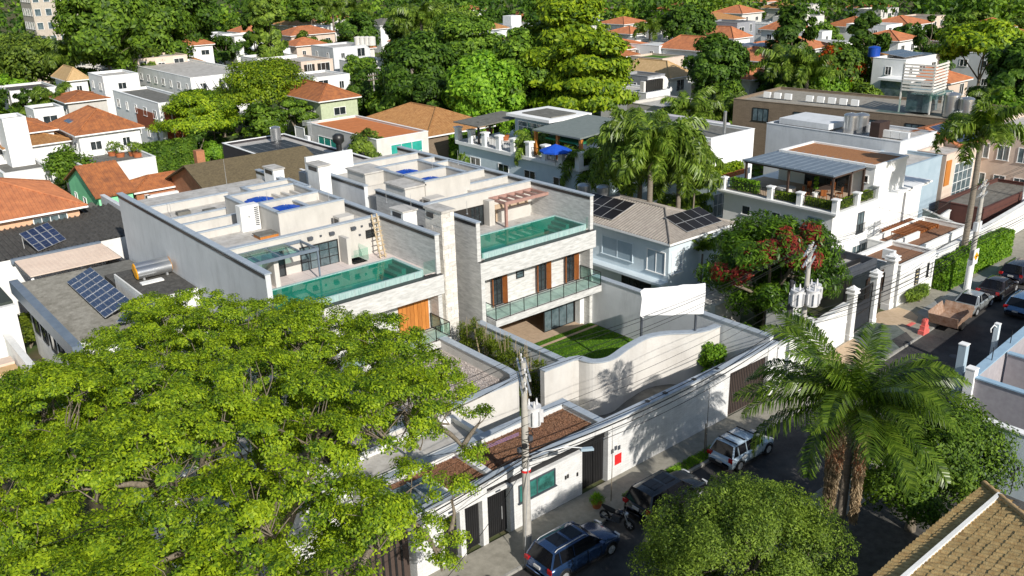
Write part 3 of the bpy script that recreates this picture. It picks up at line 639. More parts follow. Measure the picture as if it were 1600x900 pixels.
def modern_house(name, label, X0, X1, back, wl, wr, zl, zr):
    th = thing(name, label, 'house', ((X0+X1)/2, 43, 0), MODH)
    mb = MB(); mb.box(X0+.3, X1-.3, 49.6, back, 0, 9.25); mb.box(X0+.3, X1-.3, 44.5, 49.58, 3.2, 6.4); mb.box(X0+.3, X0+.9, 44.5, 49.58, 0, 3.2); mb.build('wall', [GREIGE], th)
    m = MB(); m.box(X0+.3, X1-.3, 43.3, 46.95, 6.4, 6.55); m.box(X0+.3, X1-.3, 46.95, 49.6, 6.4, T-.02); m.box(X0+.3, X0+.55, 43.5, 46.95, 6.55, T-.02); m.box(X1-.5, X1-.3, 43.5, 46.95, 6.55, T-.02); m.build('terrace_slab', [CREAM], th)
    MB().box(X0, X1, 43, 43.3, 6.15, 7.38).build('front_band', [MARBLE], th)
    MB().box(X0+.02, X1-.02, 43.04, 43.5, 7.38, 7.41).build('gutter', [BLACKM], th)
    # side walls with their metal copings
    m = MB().box(X0, X0+.3, 43.3, wl, 0, zl).build('side_wall', [GREYW if X0 < 20 else MARBLE], th)
    c = MB(); cop(c, X0, X0+.3, 43.3, wl, zl); c.build('coping', [COPING], m)
    m = MB().box(X1-.3, X1, 43.3, wr, 0, zr).build('side_wall', [MARBLE], th)
    c = MB(); cop(c, X1-.3, X1, 43.3, wr, zr); c.build('coping', [COPING], m)
    shadow_strip(th, X0, 43.35, wl, zl); shadow_strip(th, X1-.3, 43.35, wr, zr)
    MB().box(X0-.0, X0+.3, 43.0, 43.3, 0, 6.15).build('front_pier', [MARBLE], th)
    # front parapet of the roof
    m = MB().box(X0+.3, X1-.3, 49.6, 49.85, 9.25, 9.88).build('roof_parapet', [GREIGE], th)
    c = MB(); cop(c, X0+.36, X1-.36, 49.6, 49.85, 9.88); c.build('coping', [COPING], m)
    MB().box(X0+.3, X1-.3, 49.85, back, 9.25, 9.29).build('roof_screed', [ROOFW], th)
    slate_floor(th, X0+.3, X1-.3, 47.2, 49.6, T-.02, PINKF if X0 < 20 else ROOFW)
    return th
LH = modern_house('modern_house', 'left modern house with pool, long grey blind wall and a ladder on its terrace', 18.6, 30.0, 68, 67.6, 68.3, 10.12, 9.9)
RH = modern_house('modern_house', 'right modern house with pool, wooden shutters and a pink brown pergola', 32.9, 43.3, 67.8, 55.2, 67.8, 10.0, 9.85)
pool(LH, 19.3, 28.7, 43.5, 46.8, T+.33, 6.7); pool(RH, 33.5, 42.7, 43.5, 46.7, T+.33, 6.7)
slate_floor(LH, 28.95, 29.7, 43.5, 47.2, T-.02, PINKF, s=.75)
m = MB().box(32.9, 33.2, 56.8, 64.4, 0, 10).build('side_wall', [GREYW], RH); c = MB(); cop(c, 32.9, 33.2, 56.8, 64.4, 10.); c.build('coping', [COPING], m); shadow_strip(RH, 32.9, 56.8, 64.4, 10)
MB().box(33.2, 35.1, 56.8, 57, 7, 9.9).build('light_well_wall', [GREIGE], RH)
win(RH, 'y', 56.8, 33.9, 34.9, 7.4, 8.9, BLACKM, GLASSW, 'door', mull=0, sill=False)

# roof walls, tank enclosures (each low wall with its own coping)
def rwall(th, x0, x1, y0, y1, zt, zb=9.29, mat=None):
    m = MB().box(x0, x1, y0, y1, zb, zt).build('roof_wall', [mat or GREIGE], th); c = MB(); cop(c, x0+.02, x1-.02, y0+.02, y1-.02, zt); c.build('coping', [COPING], m)
for y, x1, z in ((54.7, 22.5, 9.75), (56.7, 23.4, 9.9), (58.8, 23.5, 9.85), (63, 25.0, 9.85)): rwall(LH, 18.95, x1, y, y+.2, z)
def enclosure(th, x0, x1, y0, y1, zt, t=.22):
    rwall(th, x0, x1, y0, y0+t, zt); rwall(th, x0, x1, y1-t, y1, zt); rwall(th, x0, x0+t, y0+t, y1-t, zt); rwall(th, x1-t, x1, y0+t, y1-t, zt)
enclosure(LH, 23.55, 28.3, 51.6, 54.9, 10.85); enclosure(LH, 23.0, 28.3, 54.9, 58.6, 10.75); enclosure(LH, 25.6, 29.5, 58.6, 62, 10.3)
for x, y, a, b in ((27.3, 54.9, 10.85, 0), (26.9, 56.5, 10.6, 0)): pass
rwall(LH, 26.1, 26.3, 51.8, 54.7, 10.6)
MB().box(26.3, 28.1, 51.85, 54.7, 10.2, 10.32).build('roof_slab', [ROOFW], LH)
MB().box(26.0, 28.1, 55.15, 58.4, 10.1, 10.2).build('roof_slab', [ROOFW], LH)
for x in (26.3, 27.0, 27.7): MB().box(x, x+.2, 55.2, 58.35, 10.2, 10.4).build('roof_beam', [GREIGE], LH)
TKG = 'blue round water tanks in the roof enclosures'
def blue_tank(x, y, z, r, label):
    t = thing('water_tank', label, 'water tank', (x, y, z), TKG); mb = MB(); mb.tube([(x, y, z), (x, y, z+.9)], [r*.86, r], 24); mb.build('tank_body', [BLUET], t)
    l = MB(); l.tube([(x, y, z+.9), (x, y, z+.98), (x, y, z+1.14), (x, y, z+1.2)], [r*1.04, r*1.02, r*.5, r*.15], 24)
    for k in range(12):
        a = k*math.pi/6; l.bar((x+r*.3*math.cos(a), y+r*.3*math.sin(a), z+1.19), (x+r*1.0*math.cos(a), y+r*1.0*math.sin(a), z+1.0), .09, .06)
    l.build('tank_lid', [BLUET], t)
blue_tank(24.85, 53.2, 9.6, 1.0, 'blue round water tank in the nearest roof enclosure of the left modern house')
blue_tank(24.7, 56.8, 9.5, 1.0, 'blue round water tank in the farther roof enclosure of the left modern house')
blue_tank(36.4, 53.1, 9.5, .95, 'blue round water tank in the nearest roof enclosure of the right modern house')
blue_tank(36.5, 56.4, 9.5, .95, 'blue round water tank in the farther roof enclosure of the right modern house')
# tall white louvred cabinet and hatch on the left roof
cb = thing('roof_cabinet', 'tall cream louvred equipment cabinet beside the nearest blue tank', 'equipment cabinet', (22.9, 54.6, 9.29))
MB().box(22.2, 23.5, 54.3, 55.0, 9.3, 11.0).build('casing', [WHITE], cb)
for k in range(10): MB().box(23.15, 23.42, 54.27, 54.3, 9.6+k*.13, 9.66+k*.13).build('louvre', [DGREYM], cb)
MB().box(22.7, 22.82, 54.28, 54.3, 10.2, 10.34).build('badge', [ALU], cb)
ht = thing('roof_hatch', 'flat wooden roof hatch in front of the louvred cabinet', 'hatch', (23.0, 52.4, 9.29))
MB().box(22.3, 23.6, 51.9, 52.9, 9.3, 9.5).build('kerb_frame', [OWOOD], ht); MB().box(22.25, 23.65, 51.85, 52.95, 9.5, 9.56).build('lid', [GREYR], ht)
vb = thing('vent_box', 'small vented masonry box behind the front parapet, left of the ladder', 'vent', (27.6, 50.6, 9.29))
MB().box(27.1, 28.2, 50.3, 51.1, 9.3, 10.1).build('housing', [GREIGE], vb); MB().box(27.08, 27.1, 50.45, 50.95, 9.5, 9.95).build('grille', [BLACKM], vb)
vb = thing('vent_box', 'small vented masonry box on the roof by the nearest enclosure of the right house', 'vent', (34.8, 50.8, 9.29))
MB().box(34.3, 35.6, 50.3, 51.3, 9.3, 9.95).build('housing', [GREIGE], vb); MB().box(34.28, 34.3, 50.5, 51.1, 9.4, 9.8).build('grille', [BLACKM], vb)
for k, (x, y) in enumerate(((22.2, 60.5), (20.6, 61.3))): MB().box(x, x+.9, y, y+.5, 9.3, 9.55).build('duct', [GREYR], LH)
# right roof
enclosure(RH, 34.9, 38.9, 51.7, 54.6, 10.85); enclosure(RH, 34.9, 38.9, 54.6, 58.4, 10.8); enclosure(RH, 38.9, 43.0, 55.2, 60, 9.85)
MB().box(33.25, 34.9, 51.8, 54.3, 9.3, 10.6).build('stair_box', [GREIGE], RH); MB().box(33.15, 35.0, 51.7, 54.4, 10.6, 10.72).build('stair_box_slab', [ROOFW], RH)
MB().box(33.3, 35.3, 57.2, 59.8, 9.3, 10.75).build('stair_box', [GREIGE], RH); MB().box(33.2, 35.4, 57.1, 59.9, 10.75, 10.86).build('stair_box_slab', [ROOFW], RH)
for y in (62, 64.5): rwall(RH, 36, 43.0, y, y+.2, 9.8)
MB().box(39.0, 42.0, 50.6, 51.4, 9.3, 9.5).build('roof_curb', [ROOFW], RH)
MB().box(38.6, 38.8, 50.0, 54, 9.3, 9.6).build('roof_curb', [GREIGE], RH)
rwall(RH, 39.0, 43.0, 52.3, 52.5, 9.8)
# antennas
for k, (x, y, z, h) in enumerate(((25.0, 62.9, 10.2, 2.2), (30.8, 47.4, 10.4, 1.2), (20.2, 61.5, 9.3, 1.6), (37.6, 54.6, 10.8, 1.1), (27.4, 52.0, 10.9, 1.3), (33.8, 45.4, 10, .9), (24.4, 54.9, 10.85, .7), (31.8, 52.0, 9.9, 2.0), (42.5, 58, 9.85, 1.2))):
    a = MB(); a.tube([(x, y, z), (x, y, z+h)], [.018, .01], 6); a.box(x-.05, x+.05, y-.05, y+.05, z, z+.04)
    a.build('lightning_rod', [ALU], None, ['thin lightning rod standing on the wall behind the first left tank', 'thin lightning rod on the chimney between the two houses', 'thin lightning rod on the left part of the left roof', 'thin lightning rod between the two tanks of the right roof', 'thin lightning rod on the front wall of the nearest tank enclosure', 'thin lightning rod on the wing wall of the right pool', 'short lightning rod beside the nearest blue tank', 'tall thin lightning rod between the two houses', 'thin lightning rod on the right edge of the right roof'][k], 'lightning rod', 'lightning rods on the modern roofs')
# front terraces: doors, lamps, canopy, pergola
win(LH, 'y', 49.6, 23.75, 26.45, T, 9.0, BLACKM, GLASSB, 'sliding_door', mull=3, tr=2, t=.07, sill=False)
win(LH, 'y', 49.6, 21.9, 22.7, T, 9.1, BLACKM, GLASSW, 'door', mull=0, sill=False)
win(LH, 'y', 49.6, 28.55, 29.25, 8.6, 9.1, BLACKM, GLASSW, 'window', mull=0, tr=2, sill=False)
MB().box(26.55, 26.8, 48.6, 49.6, T, 9.2).build('stub_wall', [GREIGE], LH)
MB().box(21.2, 21.5, 47.9, 49.6, T, 9.2).build('stub_wall', [CREAM], LH)
ps = thing('barbecue_counter', 'small cream counter under the left glass canopy', 'counter', (20.2, 48.4, T))
MB().box(19.6, 20.9, 48.1, 48.8, T, T+.85).build('cabinet', [CREAM], ps); MB().box(19.55, 20.95, 48.05, 48.85, T+.85, T+.92).build('countertop', [TERRAK], ps); MB().box(19.8, 20.6, 48.07, 48.1, T+.2, T+.7).build('door', [GLASSB], ps)
for x, z in ((24.52, 9.5), (26.05, 9.5), (27.63, 9.5), (29.0, 9.48)):
    l = MB(); l.box(x-.16, x+.16, 49.38, 49.6, z-.12, z+.06); MBo = l.build('wall_lamp', [DGREYM], LH)
for x, z in ((25.3, 9.45), (28.3, 9.45), (28.1, 8.9)): MB().box(x-.07, x+.07, 49.54, 49.6, z-.06, z+.06).build('wall_spot', [DGREYM], LH)
glass_rail(LH, [(26.8, 48.3), (27.9, 48.3), (27.9, 49.5)], T, 1.0, posts=False, cap=False)
st = MB()
for k in range(5): st.box(26.85+k*.2, 27.8, 48.45, 49.5, T-.02, T+.03-.0*k)
st.box(26.85, 27.85, 48.4, 49.5, T, T+.02); st.build('stair_opening', [DARKIN], LH)
# glass canopy
cn = MB(); Z = 9.35
for y in (47.3, 49.55): cn.box(18.95, 23.9, y-.06, y+.06, Z, Z+.18)
for x in (19.0, 20.2, 21.5, 22.8, 23.84): cn.box(x-.05, x+.05, 47.36, 49.5, Z+.02, Z+.16)
cno = cn.build('canopy_frame', [SHADER], LH)
for x in (19.05, 20.25, 21.55): MB().box(x, x+1.15, 47.4, 49.45, Z+.165, Z+.185).build('canopy_glass', [GLASSC], cno)
MB().bar((23.84, 47.35, T), (23.84, 47.35, Z), .09).build('canopy_post', [SHADER], cno)
# right pergola
pg = MB(); Z = 9.15
for y in (47.75, 49.52): pg.box(38.9, 43.0, y-.09, y+.09, Z, Z+.22)
pgo = pg.build('pergola_beam', [PWOOD], RH)
for i in range(6): x = 38.98+i*.78; MB().box(x-.07, x+.07, 47.84, 49.43, Z+.02, Z+.2).build('pergola_rafter', [PWOOD], RH)
MB().box(38.92, 39.1, 47.66, 47.84, T, Z).build('pergola_post', [PWOOD], RH)
win(RH, 'y', 49.6, 37.2, 38.4, T, 8.95, BLACKM, GLASSW, 'sliding_door', mull=2, sill=False)
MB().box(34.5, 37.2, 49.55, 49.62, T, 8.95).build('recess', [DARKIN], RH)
MB().box(38.4, 38.9, 48.9, 49.6, T, 9.3).build('stub_wall', [GREIGE], RH)
MB().box(39.3, 42.6, 49.5, 49.6, T, 8.7).build('recess', [TERRAK], RH)
gr = MB(); gr.box(39.6, 42.4, 49.0, 49.5, T, T+.85); gr.build('counter', [GREIGE], RH)
glass_rail(LH, [(28.8, 43.4), (29.7, 43.4)], T, .95, posts=False, cap=False); glass_rail(RH, [(42.75, 43.45), (42.95, 43.45)], T, .95, posts=False, cap=False)
glass_rail(RH, [(33.2, 43.42), (33.5, 43.42)], T, .95, posts=False, cap=False)
MB().box(33.2, 33.5, 43.3, 46, T, T+.02).build('floor', [ROOFW], RH)
# ladder leaning on the side wall
ld = thing('ladder', 'crude light wooden ladder leaning against the wall corner of the left terrace', 'ladder', (29.1, 48.9, T))
for dx in (0, .38):
    MB().bar((28.72+dx, 48.2, T+.02), (29.05+dx, 49.5, 10.1), .09, .06).build('rail', [TIMB], ld)
for k in range(9):
    f = (k+.7)/9.5; x = 28.72+.33*f; y = 48.2+1.3*f; z = T+2.63*f; MB().bar((x-.1, y-.04, z), (x+.5, y-.04, z+.02*(k % 3)), .07, .05).build('rung', [TIMB], ld)
# split stone column between the houses, built course by course
cl = thing('stone_column', 'tall split stone column standing between the two modern houses', 'chimney', (31.6, 45, 0))
MB().box(31.05, 31.95, 44.35, 46.15, 0, 10.9).build('core', [LEDGE], cl)
me1 = MB().box(-.06, .56, -.05, .55, 0, .29).build('stone', [LEDGE], cl, local=True); k = 0
stones = []
for fc in ('y', 'x'):
    for j in range(36):
        z = .3*j; n = 2 if fc == 'y' else 3; w_ = .9/n if fc == 'y' else 1.8/n; sh = .12 if j % 2 else -.12
        for i in range(n):
            a = i*w_+(sh if i > 0 else 0); b = (i+1)*w_+(sh if i < n-1 else 0); pr = .03+.03*rnd.random()
            if k == 0: o = me1; m0 = me1.data
            else: o = bpy.data.objects.new('stone', m0); col.objects.link(o); o.parent = cl
            k += 1; o.location = ((31.05+a if fc == 'y' else 31.05-pr)-31.6, (44.35-pr if fc == 'y' else 44.35+a)-45, z)
            o.scale = ((b-a-.012)/.62 if fc == 'y' else .1, .1 if fc == 'y' else (b-a-.012)/.6, 1)
            o.location.x += (.06*o.scale.x); o.location.y += (.05*o.scale.y)
MB().box(30.95, 32.05, 44.25, 46.25, 10.8, 10.95).build('cap', [ROOFW], cl); MB().box(30.93, 30.98, 45.2, 45.9, 10.35, 10.65).build('vent_opening', [BLACKM], cl)
def chimney(x0, x1, y0, y1, zt, label, z0=0):
    t = thing('chimney', label, 'chimney', ((x0+x1)/2, (y0+y1)/2, z0)); MB().box(x0, x1, y0, y1, z0, zt).build('shaft', [WHITE], t)
    MB().box(x0-.08, x1+.08, y0-.08, y1+.08, zt, zt+.1).build('cap', [ROOFW], t); MB().box(x0-.02, x0, y0+.25, y1-.25, zt-.4, zt-.1).build('vent_opening', [BLACKM], t)
chimney(30.15, 31.2, 47.4, 48.9, 10.4, 'low white chimney between the left terrace wall and the stone column')
chimney(31.3, 32.3, 60.6, 62.4, 11.1, 'white chimney at the far end of the gap between the two modern houses')
chimney(29.5, 30.4, 64.6, 66.3, 10.5, 'small white vented chimney at the back right corner of the left modern house')
MB().box(32.3, 36.5, 64.4, 64.7, 0, 11.1).build('boundary_wall', [WHITE], None, 'white blind wall behind the right modern house beside the far chimney', 'wall')
MB().box(30.2, 32.9, 49.2, 49.45, 0, 8.6).build('passage_wall', [DGREYM], None, 'dark wall closing the gap between the two modern houses', 'wall')

# ---- front facades
bk = MB().box(33.3, 43.0, 44.3, 44.5, 3.2, 6.15).build('facade_cladding', [MARBLE], RH)
for c in (35.2, 39.2, 41.9): shutter_door(RH, c, 3.6, 5.75)
win(RH, 'y', 44.3, 36.9, 37.6, 5.05, 5.55, BLACKM, GLASSB, 'window', mull=0, tr=1, sill=False)
MB().box(33.3, 43.0, 42.1, 44.3, 3.1, 3.55).build('balcony_slab', [MARBLE], RH)
glass_rail(RH, [(33.35, 44.25), (33.35, 42.15), (42.95, 42.15), (42.95, 44.25)], 3.55, 1.0)
win(RH, 'y', 44.55, 39.6, 42.6, .15, 3.05, BLACKM, GLASSB, 'sliding_door', mull=3, sill=False)
MB().box(33.9, 39.6, 47.5, 49.5, .1, 3.1).build('living_room_wall', [TERRAK], RH); 
slate_floor(RH, 33.9, 42.8, 43.4, 47.5, .1, TERRAK, s=1.4)
MB().box(33.2, 33.9, 44.3, 47.5, 0, 3.1).build('wall', [GREIGE], RH)
MB().box(42.6, 43.0, 43.9, 44.4, 0, 3.1).build('pier', [WHITE], RH)
bk = MB().box(18.95, 29.7, 44.3, 44.5, 3.2, 6.15).build('facade_cladding', [MARBLE], LH)
for i in range(8): x = 27.3+i*.28; MB().box(x+.01, x+.27, 44.2, 44.3, 2.9, 6.1).build('wood_panel', [OWOOD], LH)
for c in (21.2, 24.2): shutter_door(LH, c, 3.6, 5.75)
MB().box(19, 29.7, 42.1, 44.3, 3.1, 3.55).build('balcony_slab', [MARBLE], LH)
glass_rail(LH, [(28.6, 42.15), (29.65, 42.15), (29.65, 44.2)], 3.55, 1.0)
glass_rail(LH, [(19.1, 42.15), (28.6, 42.15)], 3.55, 1.0)
MB().box(30.0, 31.05, 44.9, 45.1, 0, 7.3).build('gap_wall', [LEDGE], None, 'rough stone wall filling the gap left of the stone column', 'wall')

# ---- gardens
MB().box(32.3, 43.3, 33.9, 42.9, 0, .2).build('lawn_base', [SOIL], kind='structure')
MB().box(33.0, 43.2, 33.9, 42.55, .2, .22).build('lawn', [GRASS], kind='structure')
MB().box(33.0, 43.2, 42.85, 43.4, .2, .222).build('lawn', [GRASS], kind='structure')
P = np.stack([nrs.uniform(33, 43.1, 26000), nrs.uniform(34.2, 43.3, 26000), np.full(26000, .24)], 1); P = P[(P[:, 1] < 42.5) | (P[:, 1] > 42.9)]
D = nrs.normal(0, 1, (len(P), 3)); D[:, 2] *= .35; o = bpy.data.objects.new('lawn_blades', quads_mesh('lawn_blades', leaf_quads(P, D, .055, .3, .1), [LF_BRT])); link(o); tag(o, 'short bright green lawn inside the walled garden', 'grass', kind='stuff')
slate_floor(None, 33.2, 43.2, 42.58, 42.83, .21, TERRAK, 'stepping_slab', .9)
def wall_path(name, label, pts, z0, z1, t, mat, copm=None, cat='wall', cz=.07):
    th = thing(name, label, cat, (*pts[0], z0)); L = []; Rr = []
    for i, p in enumerate(pts):
        a = Vector(pts[max(i-1, 0)]); b = Vector(pts[min(i+1, len(pts)-1)]); d = (b-a).normalized(); n = Vector((-d.y, d.x))
        k = 1.
        if 0 < i < len(pts)-1:
            d1 = (Vector(p)-a).normalized(); k = 1/max(.5, n.dot(Vector((-d1.y, d1.x))))
        L.append(Vector(p)+n*t/2*k); Rr.append(Vector(p)-n*t/2*k)
    def sheet(mb, e, za, zb):
        for i in range(len(pts)-1):
            d = (Vector(pts[i+1])-Vector(pts[i])).normalized()
            q = [L[i], Rr[i], Rr[i+1], L[i+1]]; c = [(a+b)/2 for a, b in ((L[i], Rr[i]), (L[i+1], Rr[i+1]))]
            q = [c[0]+(L[i]-c[0])*e, c[0]+(Rr[i]-c[0])*e, c[1]+(Rr[i+1]-c[1])*e, c[1]+(L[i+1]-c[1])*e]
            vs = [(a.x, a.y, za) for a in q]+[(a.x, a.y, zb) for a in q]
            fs = [(0,1,2,3)[::-1], (4,5,6,7), (1,2,6,5), (3,0,4,7)]
            if i == 0: fs.append((0,1,5,4))
            if i == len(pts)-2: fs.append((2,3,7,6))
            mb.add(vs, fs)
    mb = MB(); sheet(mb, 1, z0, z1); mb.build('wall', [mat], th)
    c = MB(); sheet(c, 1.4, z1, z1+cz); c.build('coping', [copm or COPING], th); return th
def smooth(pts, n=6):
    out = []
    for i in range(len(pts)-1):
        p0 = Vector(pts[max(i-1, 0)]); p1 = Vector(pts[i]); p2 = Vector(pts[i+1]); p3 = Vector(pts[min(i+2, len(pts)-1)])
        for k in range(n):
            t = k/n; out.append(tuple(.5*((2*p1)+(p2-p0)*t+(2*p0-5*p1+4*p2-p3)*t*t+(3*p1-p0-3*p2+p3)*t**3)))
    return out+[pts[-1]]
wall_path('garden_wall', 'smooth curved greige wall round the lawn garden', [(30.6, 34.6), (32.9, 34.6)]+smooth([(33.35, 34.4), (33.6, 33.5), (34.6, 33.1), (36.4, 33.5), (38.4, 33.75), (39.8, 33.3), (41, 32.4), (42.0, 32.0), (43.1, 31.9)]), 0, 3.55, .35, CREAM)
wall_path('garden_wall', 'straight garden wall left of the lawn behind the bamboo', [(32.5, 42.9), (32.5, 34.85)], 0, 3.5, .35, GREYW)
wall_path('garden_wall', 'long grey garden wall right of the lawn, along the light blue house', [(43.45, 45.5), (43.45, 28.2)], 0, 3.85, .35, GREYW)
wall_path('parapet_wall', 'white roof parapet running round the pale gravel roof', smooth([(29.05, 42.3), (29.05, 38), (29.05, 35.6), (28.75, 34.9), (28.2, 34.6), (24.8, 34.6), (20.2, 34.6)], 4), 0, 3.65, .35, CREAM)
MB().box(18.9, 28.9, 34.75, 42.1, 2.7, 2.95).build('gravel_roof', [GRAVEL], None, 'flat roof covered with pale gravel in front of the left modern house', 'roof')
n = 9000; P = np.stack([nrs.uniform(24.5, 28.8, n), nrs.uniform(34.9, 42, n), np.full(n, 2.96)], 1)
o = bpy.data.objects.new('roof_gravel', quads_mesh('roof_gravel', leaf_quads(P, np.tile([0, 0, 1.], (n, 1)), .045, .9, .6), [GRAVEL])); link(o); tag(o, 'loose pale gravel spread on the flat roof', 'gravel', kind='stuff')
mb = MB(); mb.box(27.0, 28.0, 35.2, 35.35, 2.96, 3.05); mb.box(27.6, 28.4, 35.0, 35.1, 2.96, 3.1); mb.build('roof_drain', [BLACKM], None, 'small black drain pipe in the corner of the gravel roof', 'pipe')
MB().box(29.3, 43.2, 28.1, 34.4, 0, .1).build('patio_paving', [GREYR], kind='structure')
# sign board on two posts
sg = thing('billboard', 'blank white board on two dark posts above the curved garden wall', 'billboard', (40.3, 32.9, 0))
bx0, by0 = at(1008, 525, 3.6); bx1, by1 = at(1094, 520, 3.6)
d = Vector((bx1-bx0, by1-by0, 0)).normalized(); nn = Vector((d.y, -d.x, 0)); 
pA = Vector((bx0, by0, 0))+d*.1+Vector((0, .45, 0)); pB = Vector((bx1, by1, 0))+Vector((0, .4, 0))
for p in (pA, pB): MB().bar(p, p+Vector((0, 0, 4.9)), .1, .14).build('post', [DGREYM], sg)
mid = (pA+pB)/2+Vector((0, 0, 5.75))+Vector((.15, -.1, 0)); d = (pB-pA).normalized(); up = Vector((0, 0, 1))
prof = [(-1.78, -.72), (-1.62, -.86), (-1.5, -.72), (-.6, -.74), (0, -.78), (.6, -.74), (1.5, -.8), (1.72, -.78), (1.78, .3), (1.74, .86), (1.2, .82), (.5, .84), (.2, .78), (-.6, .76), (-1.1, .72), (-1.6, .74), (-1.8, .6), (-1.7, .2)]
prof = [(a*1.13, b*1.22) for a, b in prof]; nn = Vector((d.y, -d.x, 0)); mb = MB(); f0 = [mid+d*a+up*b+nn*.16 for a, b in prof]; f1 = [p-nn*.05 for p in f0]; N = len(prof)
mb.add(f0+f1, [tuple(range(N)), tuple(range(2*N-1, N-1, -1))]+[(i, i+N, (i+1) % N+N, (i+1) % N) for i in range(N)])
mb.build('board', [pm('board_white', (.88, .88, .88), c2=(.86, .86, .86), rough=.6)], sg)
# ---------------------------------------------------------------- street front
fb = thing('street_building', 'low white street building with brown gravel roof and black gates behind the concrete pole', 'building', (23, 28, 0))
mb = MB(); mb.box(17.2, 29.0, 28.35, 31.2, 0, 3.1); mb.box(17.2, 21.2, 27.9, 28.35, 2.62, 3.1)
for a, b in ((17.2, 18.7), (19.62, 19.9), (20.9, 21.2)): mb.box(a, b, 27.9, 28.35, 0, 2.62)
mb.box(22.55, 27.25, 27.9, 28.35, 0, 2.62); mb.build('wall', [WBRICK], fb)
MB().box(21.2, 22.55, 27.92, 28.1, 2.62, 2.78).build('lintel', [WBRICK], fb)
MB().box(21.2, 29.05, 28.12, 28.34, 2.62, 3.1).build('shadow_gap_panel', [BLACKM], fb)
mb = MB().ring(17.2, 29.1, 27.9, 31.3, 3.1, 3.5, .28); mb.build('parapet', [WBRICK], fb)
c = MB(); c.ring(17.12, 29.18, 27.82, 31.38, 3.5, 3.57, .44); c.build('coping', [COPING], fb)
MB().box(17.5, 28.8, 28.2, 31.0, 3.1, 3.2).build('roof', [BROWNG], fb)
n = 9000; P = np.stack([nrs.uniform(18.8, 28.8, n), nrs.uniform(28.2, 31, n), np.full(n, 3.215)], 1)
o = bpy.data.objects.new('roof_gravel', quads_mesh('brown_gravel', leaf_quads(P, np.tile([0, 0, 1.], (n, 1)), .04, .9, .7), [BROWNG])); link(o, fb); o.location = -wloc(fb); o['kind'] = 'stuff'
MB().box(21.7, 22.05, 28.2, 31.0, 3.2, 3.42).build('roof_divider', [WBRICK], fb)
MB().box(17.5, 19.6, 28.2, 30.4, 3.2, 3.34).build('skylight', [GLASSB], fb)
for x in (17.55, 18.5, 19.5): MB().box(x, x+.08, 28.2, 30.4, 3.34, 3.42).build('skylight_bar', [WHITE2], fb)
def gate(a, b, z1, y=28.2, bars=True, name='gate'):
    m = MB(); m.box(a, b, y, y+.05, .13, z1); g = m.build(name, [BLACKM], fb)
    m = MB()
    for i in range(int((b-a)/.12)): x = a+.06+i*.12; m.box(x-.015, x+.015, y-.03, y, .18, z1-.05)
    m.build('gate_bars', [BLACKM], g); return g
gate(18.7, 19.62, 2.6); gate(19.9, 20.9, 2.6); gate(21.2, 22.55, 2.62); g = gate(27.25, 29.05, 2.62)
MB().bar((22.2, 28.12, .9), (22.2, 28.12, 1.6), .04).build('gate_handle', [ALU], g)
win(fb, 'y', 27.9, 23.05, 25.4, 1.5, 2.45, DGREYM, GLASST, 'window', mull=1, t=.06)
for x, z in ((26.1, 1.6), (26.9, 1.45), (26.25, 1.62)): MB().box(x-.05, x+.05, 27.86, 27.9, z-.1, z+.1).build('intercom', [BLACKM], fb)
ls = {'1': [(0,0,0,1)], '6': [(0,0,0,1),(0,0,1,0),(1,0,1,.5),(0,.5,1,.5),(0,1,1,1)]}
MB().box(19.0, 19.3, 27.88, 27.9, 2.75, 2.87).build('number_plate', [DGREYM], fb); MB().box(21.7, 22.0, 27.9, 27.92, 2.66, 2.75).build('number_plate', [DGREYM], fb)

sw = thing('street_wall', 'long white street wall with bluish coping and red square mark left of the white hatchback', 'wall', (36, 28, 0))
mb = MB(); mb.box(29.1, 39.1, 27.9, 28.2, 0, 3.5); mb.box(39.1, 42.7, 27.9, 28.2, 2.95, 3.5); mb.box(42.7, 43.6, 27.85, 28.25, 0, 3.5); mb.build('wall', [WBRICK], sw)
MB().box(29.2, 43.7, 27.8, 28.3, 3.5, 3.57).build('coping', [COPING], sw)
MB().box(29.1, 43.6, 28.2, 28.5, 0, 2.3).build('inner_ledge', [GREYW], sw)
gt = MB().box(39.12, 42.68, 28.02, 28.1, .13, 2.94).build('garage_gate', [pm('brown_metal_gate', (.09,.065,.055), rough=.5)], sw)
m = MB()
for i in range(22): x = 39.2+i*.16; m.box(x, x+.05, 27.99, 28.02, .2, 2.9)
m.build('gate_slats', [BLACKM], gt)
MB().box(29.6, 30.1, 27.885, 27.9, .82, 1.42).build('red_sign', [REDP], sw)
for x, z in ((29.4, 1.75), (29.65, 1.85), (29.9, 1.78)): MB().box(x-.09, x+.09, 27.87, 27.9, z-.12, z+.12).build('meter_cover', [DGREYM], sw)
for x in (32.2, 33.6, 36.0, 38.0): MB().box(x-.1, x+.1, 27.94, 28.16, 3.57, 3.62).build('fence_bracket', [BLACKM], sw)
mango_wall = thing('street_wall', 'white stepped street wall in front of the mango tree garden', 'wall', (48, 29, 0))
def rot_wall(th, a, b, z0, z1, t, mat, name='wall', cz=.1, cm=None):
    a, b = Vector((*a, 0)), Vector((*b, 0)); o = wloc(th); d = (b-a).normalized(); n = Vector((-d.y, d.x, 0))
    MB().ob((a+b)/2+Vector((0, 0, (z0+z1)/2)), b-a, n*t, Vector((0, 0, z1-z0))).build(name, [mat], th)
    if cz: MB().ob((a+b)/2+Vector((0, 0, z1+cz/2)), (b-a)*1.004, n*(t+.14), Vector((0, 0, cz))).build('coping', [cm or mat], th)
rot_wall(mango_wall, (44.1, 28.25), (53.6, 29.2), 0, 2.9, .3, WHITE); rot_wall(mango_wall, (44.1, 28.24), (53.6, 29.19), 1.6, 1.75, .36, WHITE2, 'moulding', 0)
